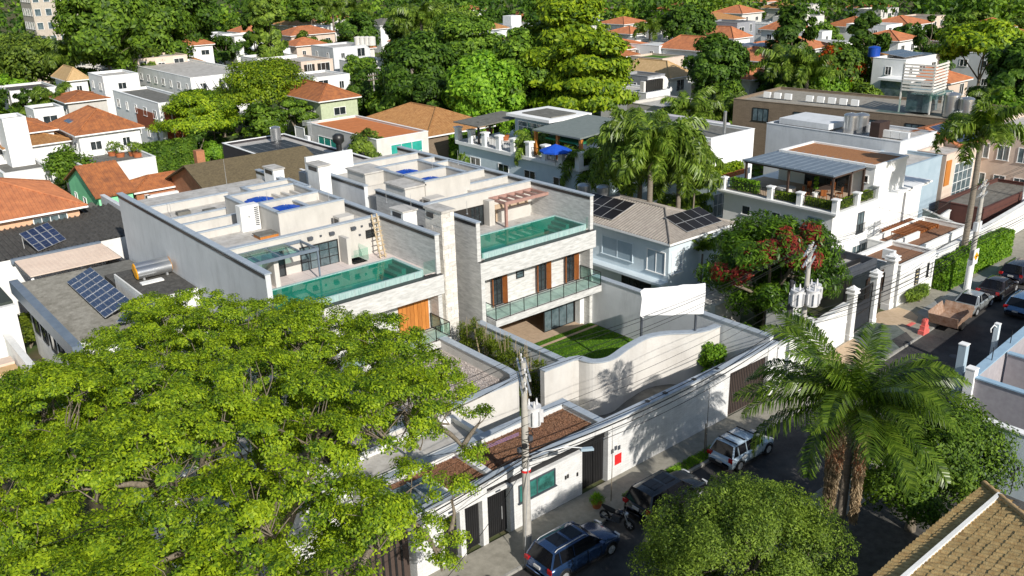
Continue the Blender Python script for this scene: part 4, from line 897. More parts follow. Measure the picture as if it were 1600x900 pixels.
rot_wall(mango_wall, (49.5, 32.6), (54.5, 33.1), 0, 2.9, .25, WHITE); rot_wall(mango_wall, (49.5, 28.9), (49.5, 32.6), 0, 2.9, .25, WHITE)
def column(x, y, h, label, w=.5, group='white columns of the iron gate'):
    t = thing('gate_column', label, 'column', (x, y, 0), group); MB().box(x-w/2, x+w/2, y-w/2, y+w/2, 0, h).build('shaft', [WHITE], t)
    m = MB(); m.box(x-w*.7, x+w*.7, y-w*.7, y+w*.7, h, h+.12); m.box(x-w*.58, x+w*.58, y-w*.58, y+w*.58, h+.12, h+.28); m.box(x-w*.68, x+w*.68, y-w*.68, y+w*.68, h+.28, h+.36)
    m.add([(x-w*.5, y-w*.5, h+.36), (x+w*.5, y-w*.5, h+.36), (x+w*.5, y+w*.5, h+.36), (x-w*.5, y+w*.5, h+.36), (x, y, h+.62)], [(0,1,4),(1,2,4),(2,3,4),(3,0,4)]); m.build('capital', [WHITE2], t)
    m = MB(); m.box(x-w*.56, x+w*.56, y-w*.56, y+w*.56, 0, .5); m.build('plinth', [WHITE2], t)
column(54.3, 29.2, 3.5, 'white column left of the tall iron gate'); column(58.0, 29.6, 3.7, 'white column right of the tall iron gate'); column(61.6, 30.3, 3.9, 'white column beside the small gatehouse', .6); column(63.3, 38.0, 3.2, 'white column behind the dark carport roof')
ig = thing('iron_gate', 'tall black wrought iron gate between two white columns', 'gate', (56.2, 29.4, 0), 'black iron gates')
m = MB(); m.bar((54.6, 29.3, 3.3), (57.7, 29.6, 3.3), .08); m.bar((54.6, 29.3, .3), (57.7, 29.6, .3), .1); m.bar((54.6, 29.3, 1.5), (57.7, 29.6, 1.5), .06); m.bar((54.62, 29.3, .3), (54.62, 29.3, 3.3), .08); m.bar((57.68, 29.6, .3), (57.68, 29.6, 3.3), .08); m.build('gate_frame', [BLACKM], ig)
for i in range(18): x = 54.7+i*.17; MB().bar((x, 29.31+(x-54.7)*.097, .3), (x, 29.31+(x-54.7)*.097, 3.3), .03).build('gate_bar', [BLACKM], ig)
m = MB(); m.ob((56.15, 29.47, 1.2), (3.0, .29, 0), (0, .01, 0), (0, 0, 2.2)); m.build('backing_sheet', [DGREYM], ig)
ig2 = thing('iron_gate', 'dark pedestrian door recessed beside the gatehouse', 'gate', (59.8, 30, 0), 'black iron gates')
MB().ob((59.8, 30.6, 1.6), (3, .3, 0), (0, .06, 0), (0, 0, 3.1)).build('door_leaf', [pm('dark_brown_door', (.06,.035,.025), rough=.5)], ig2)
for k in range(6): MB().ob((58.7+k*.45, 30.46+k*.045, 1.6), (.3, .03, 0), (0, .04, 0), (0, 0, 2.7)).build('door_panel', [BLACKM], ig2)
cpt = thing('carport', 'dark open box roof over the iron gate driveway', 'carport', (58.5, 34, 0))
m = MB(); m.ring(57.0, 61.0, 31.2, 35.0, 3.3, 3.95, .2); m.build('roof_beam', [DGREYM], cpt)
m = MB(); m.box(57.2, 60.8, 31.4, 34.8, 3.32, 3.38); m.build('roof_sheet', [ROOFW], cpt)
for k in range(2): MB().box(57.2, 60.8, 32.4+k*1.2, 32.5+k*1.2, 3.4, 3.75).build('cross_beam', [BLACKM], cpt)
for x, y in ((57.05, 31.25), (60.8, 34.8), (57.05, 34.8)): MB().box(x, x+.15, y, y+.15, 0, 3.3).build('post', [BLACKM], cpt)
gh = flat_building('gatehouse', 'small white gatehouse with brown gravel roof and wall mounted air conditioner', 62.2, 67.6, 29.9, 33.6, 3.35, WHITE, 'gatehouse', BROWNG, .35, None, .2)
win(gh, 'x', 62.2, 30.2, 31.7, 1.5, 2.6, DGREYM, GLASSW); win(gh, 'y', 29.9, 64.6, 65.2, 1.3, 2.5, BLACKM, YELW, 'plaque_window', mull=0, sill=False)
for k in range(4): MB().box(64.7, 65.1, 29.8, 29.84, 1.4+k*.27, 1.55+k*.27).build('plaque_symbol', [DGREYM], gh)
win(gh, 'y', 29.9, 66.4, 66.7, 1.5, 2.6, BLACKM, GLASSW, mull=0); win(gh, 'y', 29.9, 67.0, 67.3, 1.2, 2.6, WHITE2, GLASSW, mull=0)
for z in (2.7, 2.95): MB().box(62.1, 67.7, 29.82, 29.9, z, z+.1).build('moulding', [WHITE2], gh)
ac_unit(62.9, 31.3, 3.4, 'air conditioner on the gatehouse roof', R(90))
g2 = flat_building('low_annexe', 'low white annexe with mossy gravel roof behind the gatehouse', 67.6, 77.0, 31.6, 35.6, 3.0, WHITE, 'building', BROWNG, .4)
MB().box(67.8, 72, 33.4, 33.6, 2.6, 3.2).build('roof_wall', [WHITE], g2)
hw = thing('street_wall', 'white street wall behind the clipped hedges', 'wall', (74, 30.5, 0)); rot_wall(hw, (67.6, 30.4), (80, 31.2), 0, 2.6, .3, WHITE); rot_wall(hw, (80, 31.2), (96, 32.4), 0, 2.6, .3, WHITE)
leaf_box('hedge', 67.9, 71.2, 28.9, 29.9, .13, 2.5, 6500, .1, LF_BRT, None, .1, label='clipped hedge block nearest the gatehouse', cat='hedge', group='clipped hedges along the pavement')
leaf_box('hedge', 72.6, 80.5, 29.2, 30.3, .13, 2.4, 11000, .1, LF_BRT, None, .1, label='longest clipped hedge behind the leaning street pole', cat='hedge', group='clipped hedges along the pavement')
pl = make_shrub('shrub', 'spiky green plants at the foot of the gatehouse wall', 1.0, 1.1, 2600, .22, LF_OLV, 10, None, 'round', 'plant', .16); put(pl, 64.6, 29.2, .13, 0, (2.1, .75, 1))
# paving of the drive
MB().prism([(52.6, 26.0), (57.4, 26.0), (60.2, 30.0), (54.9, 29.2)], .13, .15).build('driveway', [GREENPAV], kind='structure')
MB().prism([(55.4, 25.95), (57.3, 26.0), (58.2, 27.0), (56.2, 27.0)], .15, .165).build('driveway_patch', [ASPH], kind='structure')
MB().prism([(58.2, 29.7), (58.5, 28.5), (59.3, 27.7), (60.4, 27.4), (61.5, 27.8), (62.1, 28.6), (62.2, 29.7), (60.2, 30.2)], .134, .152).build('entrance_paving', [PEACHPAV], kind='structure')
MB().prism([(46.5, 26.1), (52.4, 26.0), (54.6, 29.0), (49.8, 28.6)], .134, .15).build('entrance_paving', [PEACHPAV], kind='structure')
MB().prism([(60.9, 26.2), (66, 26.6), (71, 26.8), (78, 29.0), (62.3, 28.3)], .134, .146).build('pavement_patch', [pm('grey_pavement', (.3,.31,.31), c2=(.24,.25,.25), bump=.2)], kind='structure')
# garden behind the mango wall: beige slab and low walls
MB().box(44, 55, 30, 42, 0, .06).build('garden_soil', [SOIL], kind='structure')
cv = flat_building('garden_pavilion', 'small beige roofed pavilion under the mango tree', 47.5, 50.5, 35.5, 39, 2.6, OFFW, 'pavilion', GREIGE, .2)

# ---------------------------------------------------------------- light blue house
bh = hip_building('light_blue_house', 'pale blue house with grey tiled roof and dark solar panels beside the garden wall', 48.2, 54.6, 40.4, 51.5, 6.1, 1.15, BLUEW, pm('grey_beige_tile', (.36,.32,.28), c2=(.27,.24,.21), stain=.35, st_c=(.16,.15,.13), bump=.3), 'house', .6, .28)
m = MB()
# its inner wing toward the modern house
win(bh, 'x', 48.2, 43.9, 47.2, 3.6, 5.1, BLUEW, BLUEW2, 'shutter_window', mull=1); win(bh, 'x', 48.2, 40.7, 42.5, 3.4, 5.1, WHITE2, BLUEW2, 'shutter_window', mull=1)
win(bh, 'y', 40.4, 48.5, 49.8, 3.4, 5.1, WHITE2, BLUEW, 'shutter_window', mull=1, tr=9, t=.05)
win(bh, 'x', 48.2, 42, 45, .4, 2.3, BLACKM, GLASSW, mull=3); MB().box(47.4, 48.2, 40.4, 51, 2.7, 2.9).build('ledge', [BLUEW], bh)
def spin_panels(name, label, c, s, u, v, nu, nv, pw, ph, cell, grp=None):
    """modules lying on a roof slope: c corner, u/v slope directions"""
    t = thing(name, label, 'solar panels', tuple(c), grp); u = Vector(u).normalized(); v = Vector(v).normalized(); n = u.cross(v).normalized(); n = n if n.z > 0 else -n; me = None
    for i in range(nu):
        for j in range(nv):
            if me is None:
                mb = MB(); mb.ob((0, 0, 0), u*pw, v*ph, n*.05, 0); mb.ob(n*.03, u*(pw-.05), v*(ph-.05), n*.01, 1); q = mb.build('solar_module', [ALU, cell], None, local=True); me = q
            else: q = me.copy(); col.objects.link(q)
            q.parent = t; q.location = u*(i+.5)*(pw+.03)+v*(j+.5)*(ph+.03)+n*.14
k = 1.15/3.8
spin_panels('solar_array', 'eight dark solar panels on the left slope of the pale blue house roof', (48.3, 46.2, 6.1+.7*k), 1, (0, 1, 0), (1, 0, k), 4, 2, 1.15, 1.35, SOLARK)
spin_panels('solar_array', 'dark solar panels on the street slope of the pale blue house roof', (50.0, 40.3, 6.1+.5*k), 1, (1, 0, 0), (0, 1, k), 4, 2, 1.0, 1.15, SOLARK)
m = MB().box(43.7, 47.6, 51.9, 52.2, 0, 7.2).build('boundary_wall', [WHITE], None, 'white firewall behind the pale blue house with steel tanks', 'wall')
MB().box(43.6, 47.4, 52.4, 60, 0, 5.6).build('rear_annexe', [GREYR], None, 'low grey roofed annexe behind the white firewall', 'building')
for i, (px, py) in enumerate(((912, 300), (942, 303))):
    x, y = at(px, py, 6.6); water_tank('water_tank', ['left steel water tank beside the palms behind the right modern house', 'right steel water tank beside the palms behind the right modern house'][i], x, y, 5.6, .55, 1.6, STEEL, 'pair of steel tanks behind the right modern house')

# ---------------------------------------------------------------- white house with roof terrace
wh = thing('white_terrace_house', 'large white house with railed roof terrace, dark metal canopy and hedge planters', 'house', (70, 38, 0))
m = MB(); m.box(63.2, 77.5, 36.4, 47, 0, 6.0); m.box(69.0, 74.2, 36.42, 45.5, 6.05, 8.6); m.build('wall', [WHITE2], wh)
m = MB(); m.box(62.8, 78, 36.0, 47.3, 5.75, 6.05); m.box(62.6, 78.2, 35.8, 47.5, 5.95, 6.1); m.build('cornice', [WHITE2], wh)
m = MB(); m.ring(68.9, 74.3, 36.32, 45.6, 8.6, 8.85, .25); m.build('roof_parapet', [WHITE2], wh); MB().box(69.2, 74.1, 36.6, 45.4, 8.6, 8.7).build('gravel_roof', [pm('orange_gravel', (.4,.19,.08), c2=(.28,.12,.05), sc_=9, bump=.6)], wh)
MB().box(63.2, 69, 36.4, 47, 6.1, 6.14).build('terrace_floor', [TERRAK], wh)
for x, y in ((62.95, 36.1), (66.0, 36.1), (69.2, 36.1), (62.95, 39.3), (62.95, 42.1), (62.95, 46.9)):
    m = MB(); m.box(x-.22, x+.22, y-.22, y+.22, 6.1, 7.1); m.box(x-.3, x+.3, y-.3, y+.3, 7.1, 7.2); m.build('parapet_pillar', [WHITE2], wh)
for a, b in (((63.1, 36.1), (65.8, 36.1)), ((66.2, 36.1), (69.0, 36.1)), ((62.95, 36.3), (62.95, 39.1)), ((62.95, 39.5), (62.95, 41.9)), ((62.95, 42.3), (62.95, 46.7))): railing(wh, a, b, 6.1, .85, .16)
for x0, x1, y0, y1 in ((63.2, 65.8, 36.3, 36.8), (66.3, 68.9, 36.3, 36.8), (63.2, 63.7, 36.9, 39), (63.2, 63.7, 39.6, 41.8), (63.3, 63.9, 43.8, 46.5)): 
    leaf_box('planter_hedge', x0, x1, y0, y1, 6.14, 6.75 if y0 < 43 else 7.1, 900, .09, LF_BRT if y0 > 43 else LF_YEL, wh, .06)
m = MB(); Z = 8.55; cs = (64.2, 45.8)
m.box(64.1, 70.2, 37.2, 45.9, Z, Z+.12); m.build('canopy_roof', [SHADER], wh)
me = None
for i in range(12): MB().box(64.1, 70.2, 37.3+i*.72, 37.34+i*.72, Z+.12, Z+.17).build('canopy_seam', [SHADER], wh)
for x, y in ((64.25, 37.3), (66.9, 37.3), (68.9, 37.3), (64.25, 41.4), (64.25, 45.6)): MB().box(x-.08, x+.08, y-.08, y+.08, 6.14, Z).build('canopy_post', [pm('dark_wood_post', (.07,.045,.035))], wh)
MB().box(64.15, 70.1, 37.22, 37.34, Z-.14, Z).build('canopy_beam', [MATS['dark_wood_post']], wh); MB().box(64.15, 64.27, 37.3, 45.8, Z-.14, Z).build('canopy_beam', [MATS['dark_wood_post']], wh)
win(wh, 'x', 69.0, 38.6, 42.8, 6.15, 8.3, BLACKM, GLASSW, 'sliding_door', mull=3, sill=False); win(wh, 'x', 69.0, 36.9, 37.5, 7.3, 7.9, WHITE2, GLASSW, mull=0)
m = MB(); m.cyl((66.6, 39.6), .95, 6.85, 6.93, 16); m.cyl((66.6, 39.6), .12, 6.14, 6.85, 8); m.build('round_table', [MATS['dark_wood_post']], None, 'round dark table under the terrace canopy', 'table')
for k in range(5):
    a = k*1.257; x, y = 66.6+1.4*math.cos(a), 39.6+1.4*math.sin(a); t = thing('terrace_chair', ['brown chair on the right of the round terrace table', 'brown chair behind the right of the round terrace table', 'brown chair behind the left of the round terrace table', 'brown chair on the near left of the round terrace table', 'brown chair in front of the round terrace table'][k], 'chair', (x, y, 6.14), 'chairs round the terrace table')
    MB().box(x-.23, x+.23, y-.23, y+.23, 6.5, 6.56).build('seat', [WOOD], t)
    d = Vector((math.cos(a), math.sin(a), 0)); MB().ob((x+d.x*.22, y+d.y*.22, 6.8), Vector((-d.y, d.x, 0))*.44, d*.04, (0, 0, .5)).build('backrest', [WOOD], t)
    for s in ((-.2,-.2),(.2,-.2),(-.2,.2),(.2,.2)): MB().box(x+s[0]-.02, x+s[0]+.02, y+s[1]-.02, y+s[1]+.02, 6.14, 6.5).build('leg', [WOOD], t)
m = MB(); m.cyl((65.0, 42.0), .8, 6.14, 6.75, 18); m.build('spa_tub', [OFFW], None, 'round beige tub on the roof terrace', 'tub')
t = thing('potted_tree', 'small potted tree in a white planter on the roof terrace', 'potted plant', (65.3, 39.4, 6.14)); MB().tube([(65.3, 39.4, 6.14), (65.3, 39.4, 6.7)], [.2, .28], 12).build('pot', [WHITE2], t)
m = MB(); m.tube([(65.3, 39.4, 6.6), (65.3, 39.45, 8.0)], [.03, .015], 6); m.build('stem', [BARK], t)
P, dd = clump_pts(np.array([[65.3, 39.4, z] for z in (7.1, 7.5, 7.9)]), np.array([[.22, .22, .22]]*3), 260); o = bpy.data.objects.new('foliage', quads_mesh('pot_foliage', leaf_quads(P-np.array([65.3, 39.4, 6.14]), dd, .09), [LF_BRT])); link(o, t)
for yy, zz in ((44.6, 4.6), (41.6, 4.6)): win(wh, 'x', 63.2, yy-.45, yy+.45, zz-.4, zz+.4, WHITE2, GLASSW, mull=0)
win(wh, 'x', 63.2, 37.3, 38.6, 4.3, 5.3, BLUEW2, GLASSB, mull=1)
win(wh, 'y', 36.4, 67.0, 68.0, 3.4, 5.2, DGREYM, GLASSB, 'balcony_door', mull=1); win(wh, 'y', 36.4, 70.4, 71.0, 4.4, 5.2, WHITE2, WHITE, mull=0); win(wh, 'y', 36.4, 72.2, 72.8, 4.4, 5.2, WHITE2, WHITE, mull=0)
win(wh, 'y', 36.4, 66.6, 69.6, .4, 2.4, WHITE2, GLASSB, 'sliding_door', mull=3, sill=False)
railing(wh, (66.9, 36.25), (68.1, 36.25), 3.4, .8, .12)
pgl = thing('wooden_pergola', 'brown slatted pergola against the white terrace house', 'pergola', (73, 35, 0))
for i in range(12): MB().box(71.0+i*.42, 71.12+i*.42, 33.6, 36.3, 2.9, 3.02).build('slat', [WOOD], pgl)
for x, y in ((71, 33.6), (75.6, 33.6)): MB().box(x, x+.15, y, y+.15, 0, 2.9).build('post', [WOOD], pgl)
for y in (33.7, 36.1): MB().box(70.9, 75.9, y, y+.1, 2.78, 2.9).build('beam', [WOOD], pgl)
wf = thing('garden_fence', 'white garden wall topped by dark rails beside the slatted pergola', 'wall', (74, 33, 0)); rot_wall(wf, (66.5, 34.0), (84, 36.5), 0, 2.0, .2, WHITE)
railing(wf, (66.5, 34.0), (84, 36.5), 2.1, .8, .3)
rot_wall(wf, (78, 31.6), (82, 38), 0, 2.2, .2, OFFW)

# ---------------------------------------------------------------- roofs at the right middle
def spin(th, piv, a):
    p = Vector((*piv, 0)); d = Vector(th.location)-p; d.rotate(Matrix.Rotation(a, 3, 'Z')); th.location = p+d; th.rotation_euler = (0, 0, a)
bk_ = flat_building('brick_building', 'long brown brick building with flat roof full of air conditioners', 99.5, 112, 42.3, 71, 7.6, BRICK, 'building', pm('grey_concrete_roof', (.36,.33,.28), c2=(.26,.24,.2), stain=.6, st_c=(.13,.11,.09)), .3)
for y in (47, 51.5, 56.0, 60.5, 66): win(bk_, 'x', 99.5, y, y+2.2, 5.2, 6.8, BLACKM, GLASSB, mull=2)
m = MB(); m.box(102.5, 105.5, 48.0, 50.5, 7.6, 10.0); m.build('roof_room', [GLASSB], bk_)
for k in range(9): MB().box(102.0, 106.2, 47.5, 47.6, 10.0+k*.35, 10.2+k*.35).build('louvre', [OFFW], bk_); MB().box(101.9, 102.0, 47.5, 51, 10.0+k*.35, 10.2+k*.35).build('louvre', [OFFW], bk_)
for x, y in ((102, 47.6), (106, 47.6), (102, 51)): MB().box(x, x+.15, y, y+.15, 7.5, 13.1).build('louvre_post', [OFFW], bk_)
MB().box(100.6, 105.0, 46.3, 49.5, 9.85, 9.98).build('glass_awning', [GLASSC], bk_)
spin(bk_, (99.5, 42.3), R(7))
ORD = 'first second third fourth fifth sixth seventh eighth ninth tenth eleventh twelfth thirteenth fourteenth fifteenth sixteenth seventeenth'.split()
for i in range(17):
    y = 68.5-i*1.45 if i < 9 else 44.6; x = 103.6 if i < 9 else 101.8+(i-9)*1.15
    if i < 9 and i in (3,): continue
    p = Vector((x-99.5, y-42.3, 0)); p.rotate(Matrix.Rotation(R(7), 3, 'Z')); ac_unit(99.5+p.x, 42.3+p.y, 7.4, f'{ORD[i]} air conditioner of the row on the brick building roof, counted from its left end', R(7 if i > 8 else 97))
for i, (px, py) in enumerate(((1340+144, 160), (1508, 163), (1525, 170))):
    x, y = at(px, py+20, 7.5); water_tank('water_tank', ['left steel tank on the brick building roof', 'middle steel tank on the brick building roof', 'small right steel tank on the brick building roof'][i], x, y, 7.4, .9-.15*i, 2.4-.3*i, STEEL, 'steel tanks on the brick building roof')
gb = flat_building('grey_white_building', 'long pale grey building with steel tanks on its flat roof, before the brick one', 84.2, 91.5, 42.2, 57.5, 7.7, GREYW, 'building', None, .3)
MB().box(85, 90, 50.5, 56.5, 7.7, 8.3).build('roof_box', [GREYW], gb); MB().box(85.5, 87.5, 45.2, 46.2, 7.4, 9.0).build('chimney_block', [pm('dark_brown_block', (.05,.03,.025))], gb)
for i, (px, py) in enumerate(((1328, 207), (1344, 207))):
    x, y = at(px, py, 7.5); water_tank('water_tank', ['left steel tank on the pale grey building roof', 'right steel tank on the pale grey building roof'][i], x, y, 7.4, .75, 1.9, STEEL, 'steel tanks on the pale grey building roof')
for i in range(3): ac_unit(86.5, 44.9-i*.95, 7.45, ['leftmost', 'middle', 'rightmost'][i]+' of the three air conditioners on the pale grey building roof', R(90))
sh = gable_building('solar_roof_house', 'cream house with low orange roof edges and blue solar panels beside the brick building', 91.7, 98, 39.8, 47, 6.6, 1.3, SALM2, TILEB, 'x')
k = 1.3/3.6
spin_panels('solar_array', 'blue solar panels on the cream house roof beside the brick building', (91.8, 39.7, 6.65), 1, (1, 0, 0), (0, 1, k), 5, 3, 1.15, 1.2, SOLAR)
pb = flat_building('grey_blue_house', 'slate blue blind wall house behind the white terrace house', 79.0, 86, 38.8, 44, 6.6, BLUEW2, 'house', None, .3)
pc = flat_building('peach_house', 'peach coloured house with tall glass bay behind the leaning palm', 86.5, 94, 38.6, 41.5, 6.6, SALM2, 'house', None, .3)
win(pc, 'y', 38.6, 88.5, 92.5, .5, 5.4, WHITE2, GLASSB, 'glass_bay', mull=3, tr=4); MB().box(86.6, 87.6, 38.5, 38.6, 3.5, 6.0).build('orange_panel', [OWOOD], pc)
fr_ = flat_building('beige_block', 'beige apartment block at the right edge with balconies', 97, 110, 34.5, 41, 7.5, SALM2, 'building', None, .4)
for i in range(3):
    for z in (1.5, 4.6): win(fr_, 'x', 97, 35+i*2, 36.2+i*2, z, z+1.5, WHITE2, GLASSB)
    for z in (1.5, 4.6): win(fr_, 'y', 34.5, 98.5+i*3.5, 100.5+i*3.5, z, z+1.5, WHITE2, GLASSB)
th3 = flat_building('shop_block', 'dark low building at the right edge behind the wires', 84.5, 97, 33.6, 37.8, 2.6, pm('dark_red_wall', (.12,.05,.04)), 'building', GREYR, .3)

# ---------------------------------------------------------------- blue walled lots at the right edge
def wall_thing(label, a, b, z1, mat, t=.28, cm=None, z0=0, cz=.08, cat='wall', name='garden_wall'):
    th = thing(name, label, cat, (*a, z0)); rot_wall(th, a, b, z0, z1, t, mat, 'wall', cz, cm); return th
GLIL = pm('lilac_grey_wall', (.4,.38,.4), c2=(.34,.32,.34), stain=.25, st_c=(.25,.24,.25)); BCOP = pm('blue_coping', (.32,.46,.58), c2=(.27,.4,.52), stain=.25, st_c=(.2,.28,.34))
wall_thing('blue topped street side wall of the unfinished walled lot', (48.6, 18.5), (72, 20.2), 3.0, GLIL, .4, BCOP)
wall_thing('blue topped side wall of the walled lot, running away from the street', (48.6, 18.3), (48.6, 4), 3.0, GLIL, .3, BCOP)
wall_thing('inner blue wall of the walled lot, parallel to the street wall', (53.5, 15.2), (70, 16), 2.7, GLIL, .4, BCOP)
wall_thing('inner cross wall of the walled lot with thin metal fittings', (53.4, 18.5), (53.4, 6), 2.9, GLIL, .25, BCOP)
wall_thing('low blue wall before the dark yard of the walled lot', (44.5, 18.0), (44.5, 12), 2.2, BLUEW2, .25, BCOP)
wall_thing('tall sunlit pale blue wall beside the yellow tiled roof', (41.6, 14.9), (41.6, 2), 4.3, BLUEW, .3, WHITE2)
MB().box(42, 53, 2, 18, 0, .1).build('yard_paving', [DARKR], kind='structure')
ms = thing('metal_sheet_roof', 'small white ribbed sheet roof in the yard behind the pale blue wall', 'roof', (44, 12, 0))
for i in range(8): MB().box(42.2, 44.2, 12.6-i*.42, 12.98-i*.42, 2.6, 2.66).build('sheet', [WHITE2], ms)
def post(x, y, h, w, mat, label, name='post', cat='post', top=None):
    t = thing(name, label, cat, (x, y, 0)); MB().box(x-w/2, x+w/2, y-w/2, y+w/2, 0, h).build('shaft', [mat], t); MB().box(x-w*.56, x+w*.56, y-w*.56, y+w*.56, h, h+.06).build('cap', [WHITE2], t); return t
x, y = at(1490, 640, 0); post(48.9, 19.3, 4.6, .42, BLUEW2, 'tall pale blue square post at the corner of the walled lot')
post(48.5, 18.5, 3.5, .5, WHITE2, 'short white pillar at the corner of the walled lot')
t = post(55.4, 20.1, 3.7, .28, BLUEW, 'slim white lamp post with a curled bracket on the lot wall', 'lamp_post', 'lamp post')
MB().tube([(55.3, 20.1, 3.5), (55.0, 20.15, 3.75), (54.7, 20.2, 3.55), (54.8, 20.2, 3.3)], .035, 6).build('bracket', [WHITE2], t)
for i, (x, y) in enumerate(((51.3, 18.6), (54.5, 18.9), (58, 19.1), (61.8, 19.4))):
    m = MB(); m.bar((x, y, 3.0), (x, y, 3.9), .04)
    for z in (3.3, 3.5, 3.7): m.bar((x-.05, y, z), (x+.05, y, z), .03)
    m.build('fence_post', [BLACKM], None, ['nearest', 'second', 'third', 'farthest'][i]+' thin black electric fence post on the blue lot wall', 'fence post', 'electric fence posts on the lot wall')
def garden_ant(px, py, z, h, label):
    x, y = at(px, py, z); m = MB(); m.bar((x, y, z), (x, y, z+h), .03); m.bar((x-.25, y, z+h), (x+.25, y, z+h), .02); m.tube([(x-.3, y, z+h-.06), (x-.3, y, z+h+.06)], .05, 6); m.tube([(x+.3, y, z+h-.06), (x+.3, y, z+h+.06)], .05, 6); m.build('antenna', [BLACKM], None, label, 'antenna')
garden_ant(1579, 770, 5.1, 1.0, 'small black antenna behind the ridge of the yellow tiled roof')

# ---------------------------------------------------------------- yellow clay tiled roof, tile by tile
tr_ = thing('tiled_roof_house', 'house roofed with weathered yellow clay tiles at the bottom right corner', 'house', (30, 8, 0))
XM, YM, ZE, SL = 34.9, 12.1, 4.9, .32
MB().box(17, 34.4, -6, 11.6, 0, 4.8).build('wall', [WHITE], tr_)
m = MB(); y1 = 12.2; m.add([(16, YM, ZE), (XM, YM, ZE), (XM-12, YM-12, ZE+12*SL), (16, YM-12, ZE+12*SL)], [(0,1,2,3)]); m.add([(XM, YM, ZE), (XM, -8, ZE), (XM-12, -8, ZE+12*SL), (XM-12, YM-12, ZE+12*SL)], [(0,1,2,3)])
m.build('roof_underlay', [DARKR], tr_)
def tile_mesh(L=.46, r=.115):
    m = MB(); n = 5
    vs = []
    for s, rr in ((0, r*1.12), (L, r*.88)):
        for k in range(n): a = math.pi*k/(n-1); vs.append((math.cos(a)*rr, -s, math.sin(a)*rr*.75))
    fs = [(k, k+1, k+n+1, k+n) for k in range(n-1)]; m.add(vs, fs, 0, True); m.add([vs[0], vs[1], vs[2], vs[3], vs[4]], [(4,3,2,1,0)]); return m
me = None; st = MB(); tl = []; a = math.atan(SL); ca, sa = math.cos(a), math.sin(a)
for j in range(26):
    d = j*.4
    for i in range(60):
        x = XM-.2-i*.255-(.0 if j % 2 else .0)
        if x < XM+.0-d*ca*1.0+.02-0 and x > 23: tl.append((x, YM-d*ca, ZE+d*sa))
cpos = cam.location
def near(p): return (Vector(p)-Vector((30.5, 9.8, 5.3))).length
tl = [p for p in tl]; tl.sort(key=near)
tmb = tile_mesh()
for q, p in enumerate(tl):
    x, y, z = p; jx, jz, jr = rnd.uniform(-.012, .012), rnd.uniform(0, .02), rnd.uniform(-.03, .03)
    if q < 300:
        if me is None: o = tmb.build('roof_tile', [TILEP], tr_, local=True); me = o.data
        else: o = bpy.data.objects.new('roof_tile', me); col.objects.link(o); o.parent = tr_
        o.location = (x+jx-30, y-8, z+.03+jz); o.rotation_euler = (-a, 0, jr)
    else:
        st.add([(x+jx+vx, y+vy*ca, z+.03+jz-vy*sa+vz) for vx, vy, vz in tmb.v[:10]], [(k, k+1, k+6, k+5) for k in range(4)], 0, True)
st.build('roof_tiles', [TILEP], tr_, kind='stuff')
m = MB(); m.bar((23, YM-.95, ZE+.42), (XM-.9, YM-.95, ZE+.42), .16, .2); m.build('roof_rib', [WHITE], tr_)
for i in range(22):
    d = i*.38; MB().tube([(XM-d*.9, YM-d*.9, ZE+d*.9*SL+.1), (XM-d*.9-.34, YM-d*.9-.34, ZE+d*.9*SL+.2)], [.14, .11], 8).build('ridge_tile', [TILEY], tr_)

MB().prism([(18, 9), (41.3, 9), (41.3, 18.1), (18, 18.1)], 0, .06).build('far_lot_paving', [DARKR], kind='structure')
for i, (x, y, a, b) in enumerate(((40.5, 23.2, 1.6, .8), (46, 21.8, 2.4, 1.0), (54.5, 23.6, 1.2, 1.4), (31, 21.6, 2, .9))):
    MB().prism([(x, y), (x+a, y+.1), (x+a-.1, y+b), (x+.1, y+b-.1)], .008, .013).build('asphalt_patch', [DARKR], kind='structure')
for i, (x, y) in enumerate(((43.5, 22.6), (57.0, 23.0))):
    m = MB(); m.cyl((x, y), .32, .005, .02, 20); m.cyl((x, y), .25, .02, .026, 20); m.build('manhole_cover', [DGREYM], None, ['round iron manhole cover near the garage gate', 'round iron manhole cover near the iron gate driveway'][i], 'manhole cover')
# ---------------------------------------------------------------- neighbours: near corner, left corner and right corner of each roof read from the photograph
def dims(N, L, Rr, z):
    x0, y0 = at(*N, z); x1 = at(*Rr, z)[0] if isinstance(Rr, tuple) else x0+Rr; y1 = at(*L, z)[1] if isinstance(L, tuple) else y0+L
    return x0, max(x1, x0+2), y0, max(y1, y0+2)
def wins(th, x0, x1, y0, y1, z, seed=0, fl=2, gl=None, fr=None, fx=True):
    rr = random.Random(seed)
    for f in range(fl):
        zb = z-2.3-3*f
        if zb < .5: break
        n = max(1, int((x1-x0)/3.2))
        for i in range(n):
            c = x0+(x1-x0)*(i+.5)/n; w_ = rr.choice((.5, .7, 1.0)); win(th, 'y', y0, c-w_, c+w_, zb, zb+rr.choice((1.1, 1.3, 1.8)), fr, gl or GLASSW)
        n = max(1, int((y1-y0)/3.6))
        if fx:
            for i in range(n):
                c = y0+(y1-y0)*(i+.5)/n; w_ = rr.choice((.5, .7)); win(th, 'x', x0, c-w_, c+w_, zb, zb+1.2, fr, gl or GLASSW)
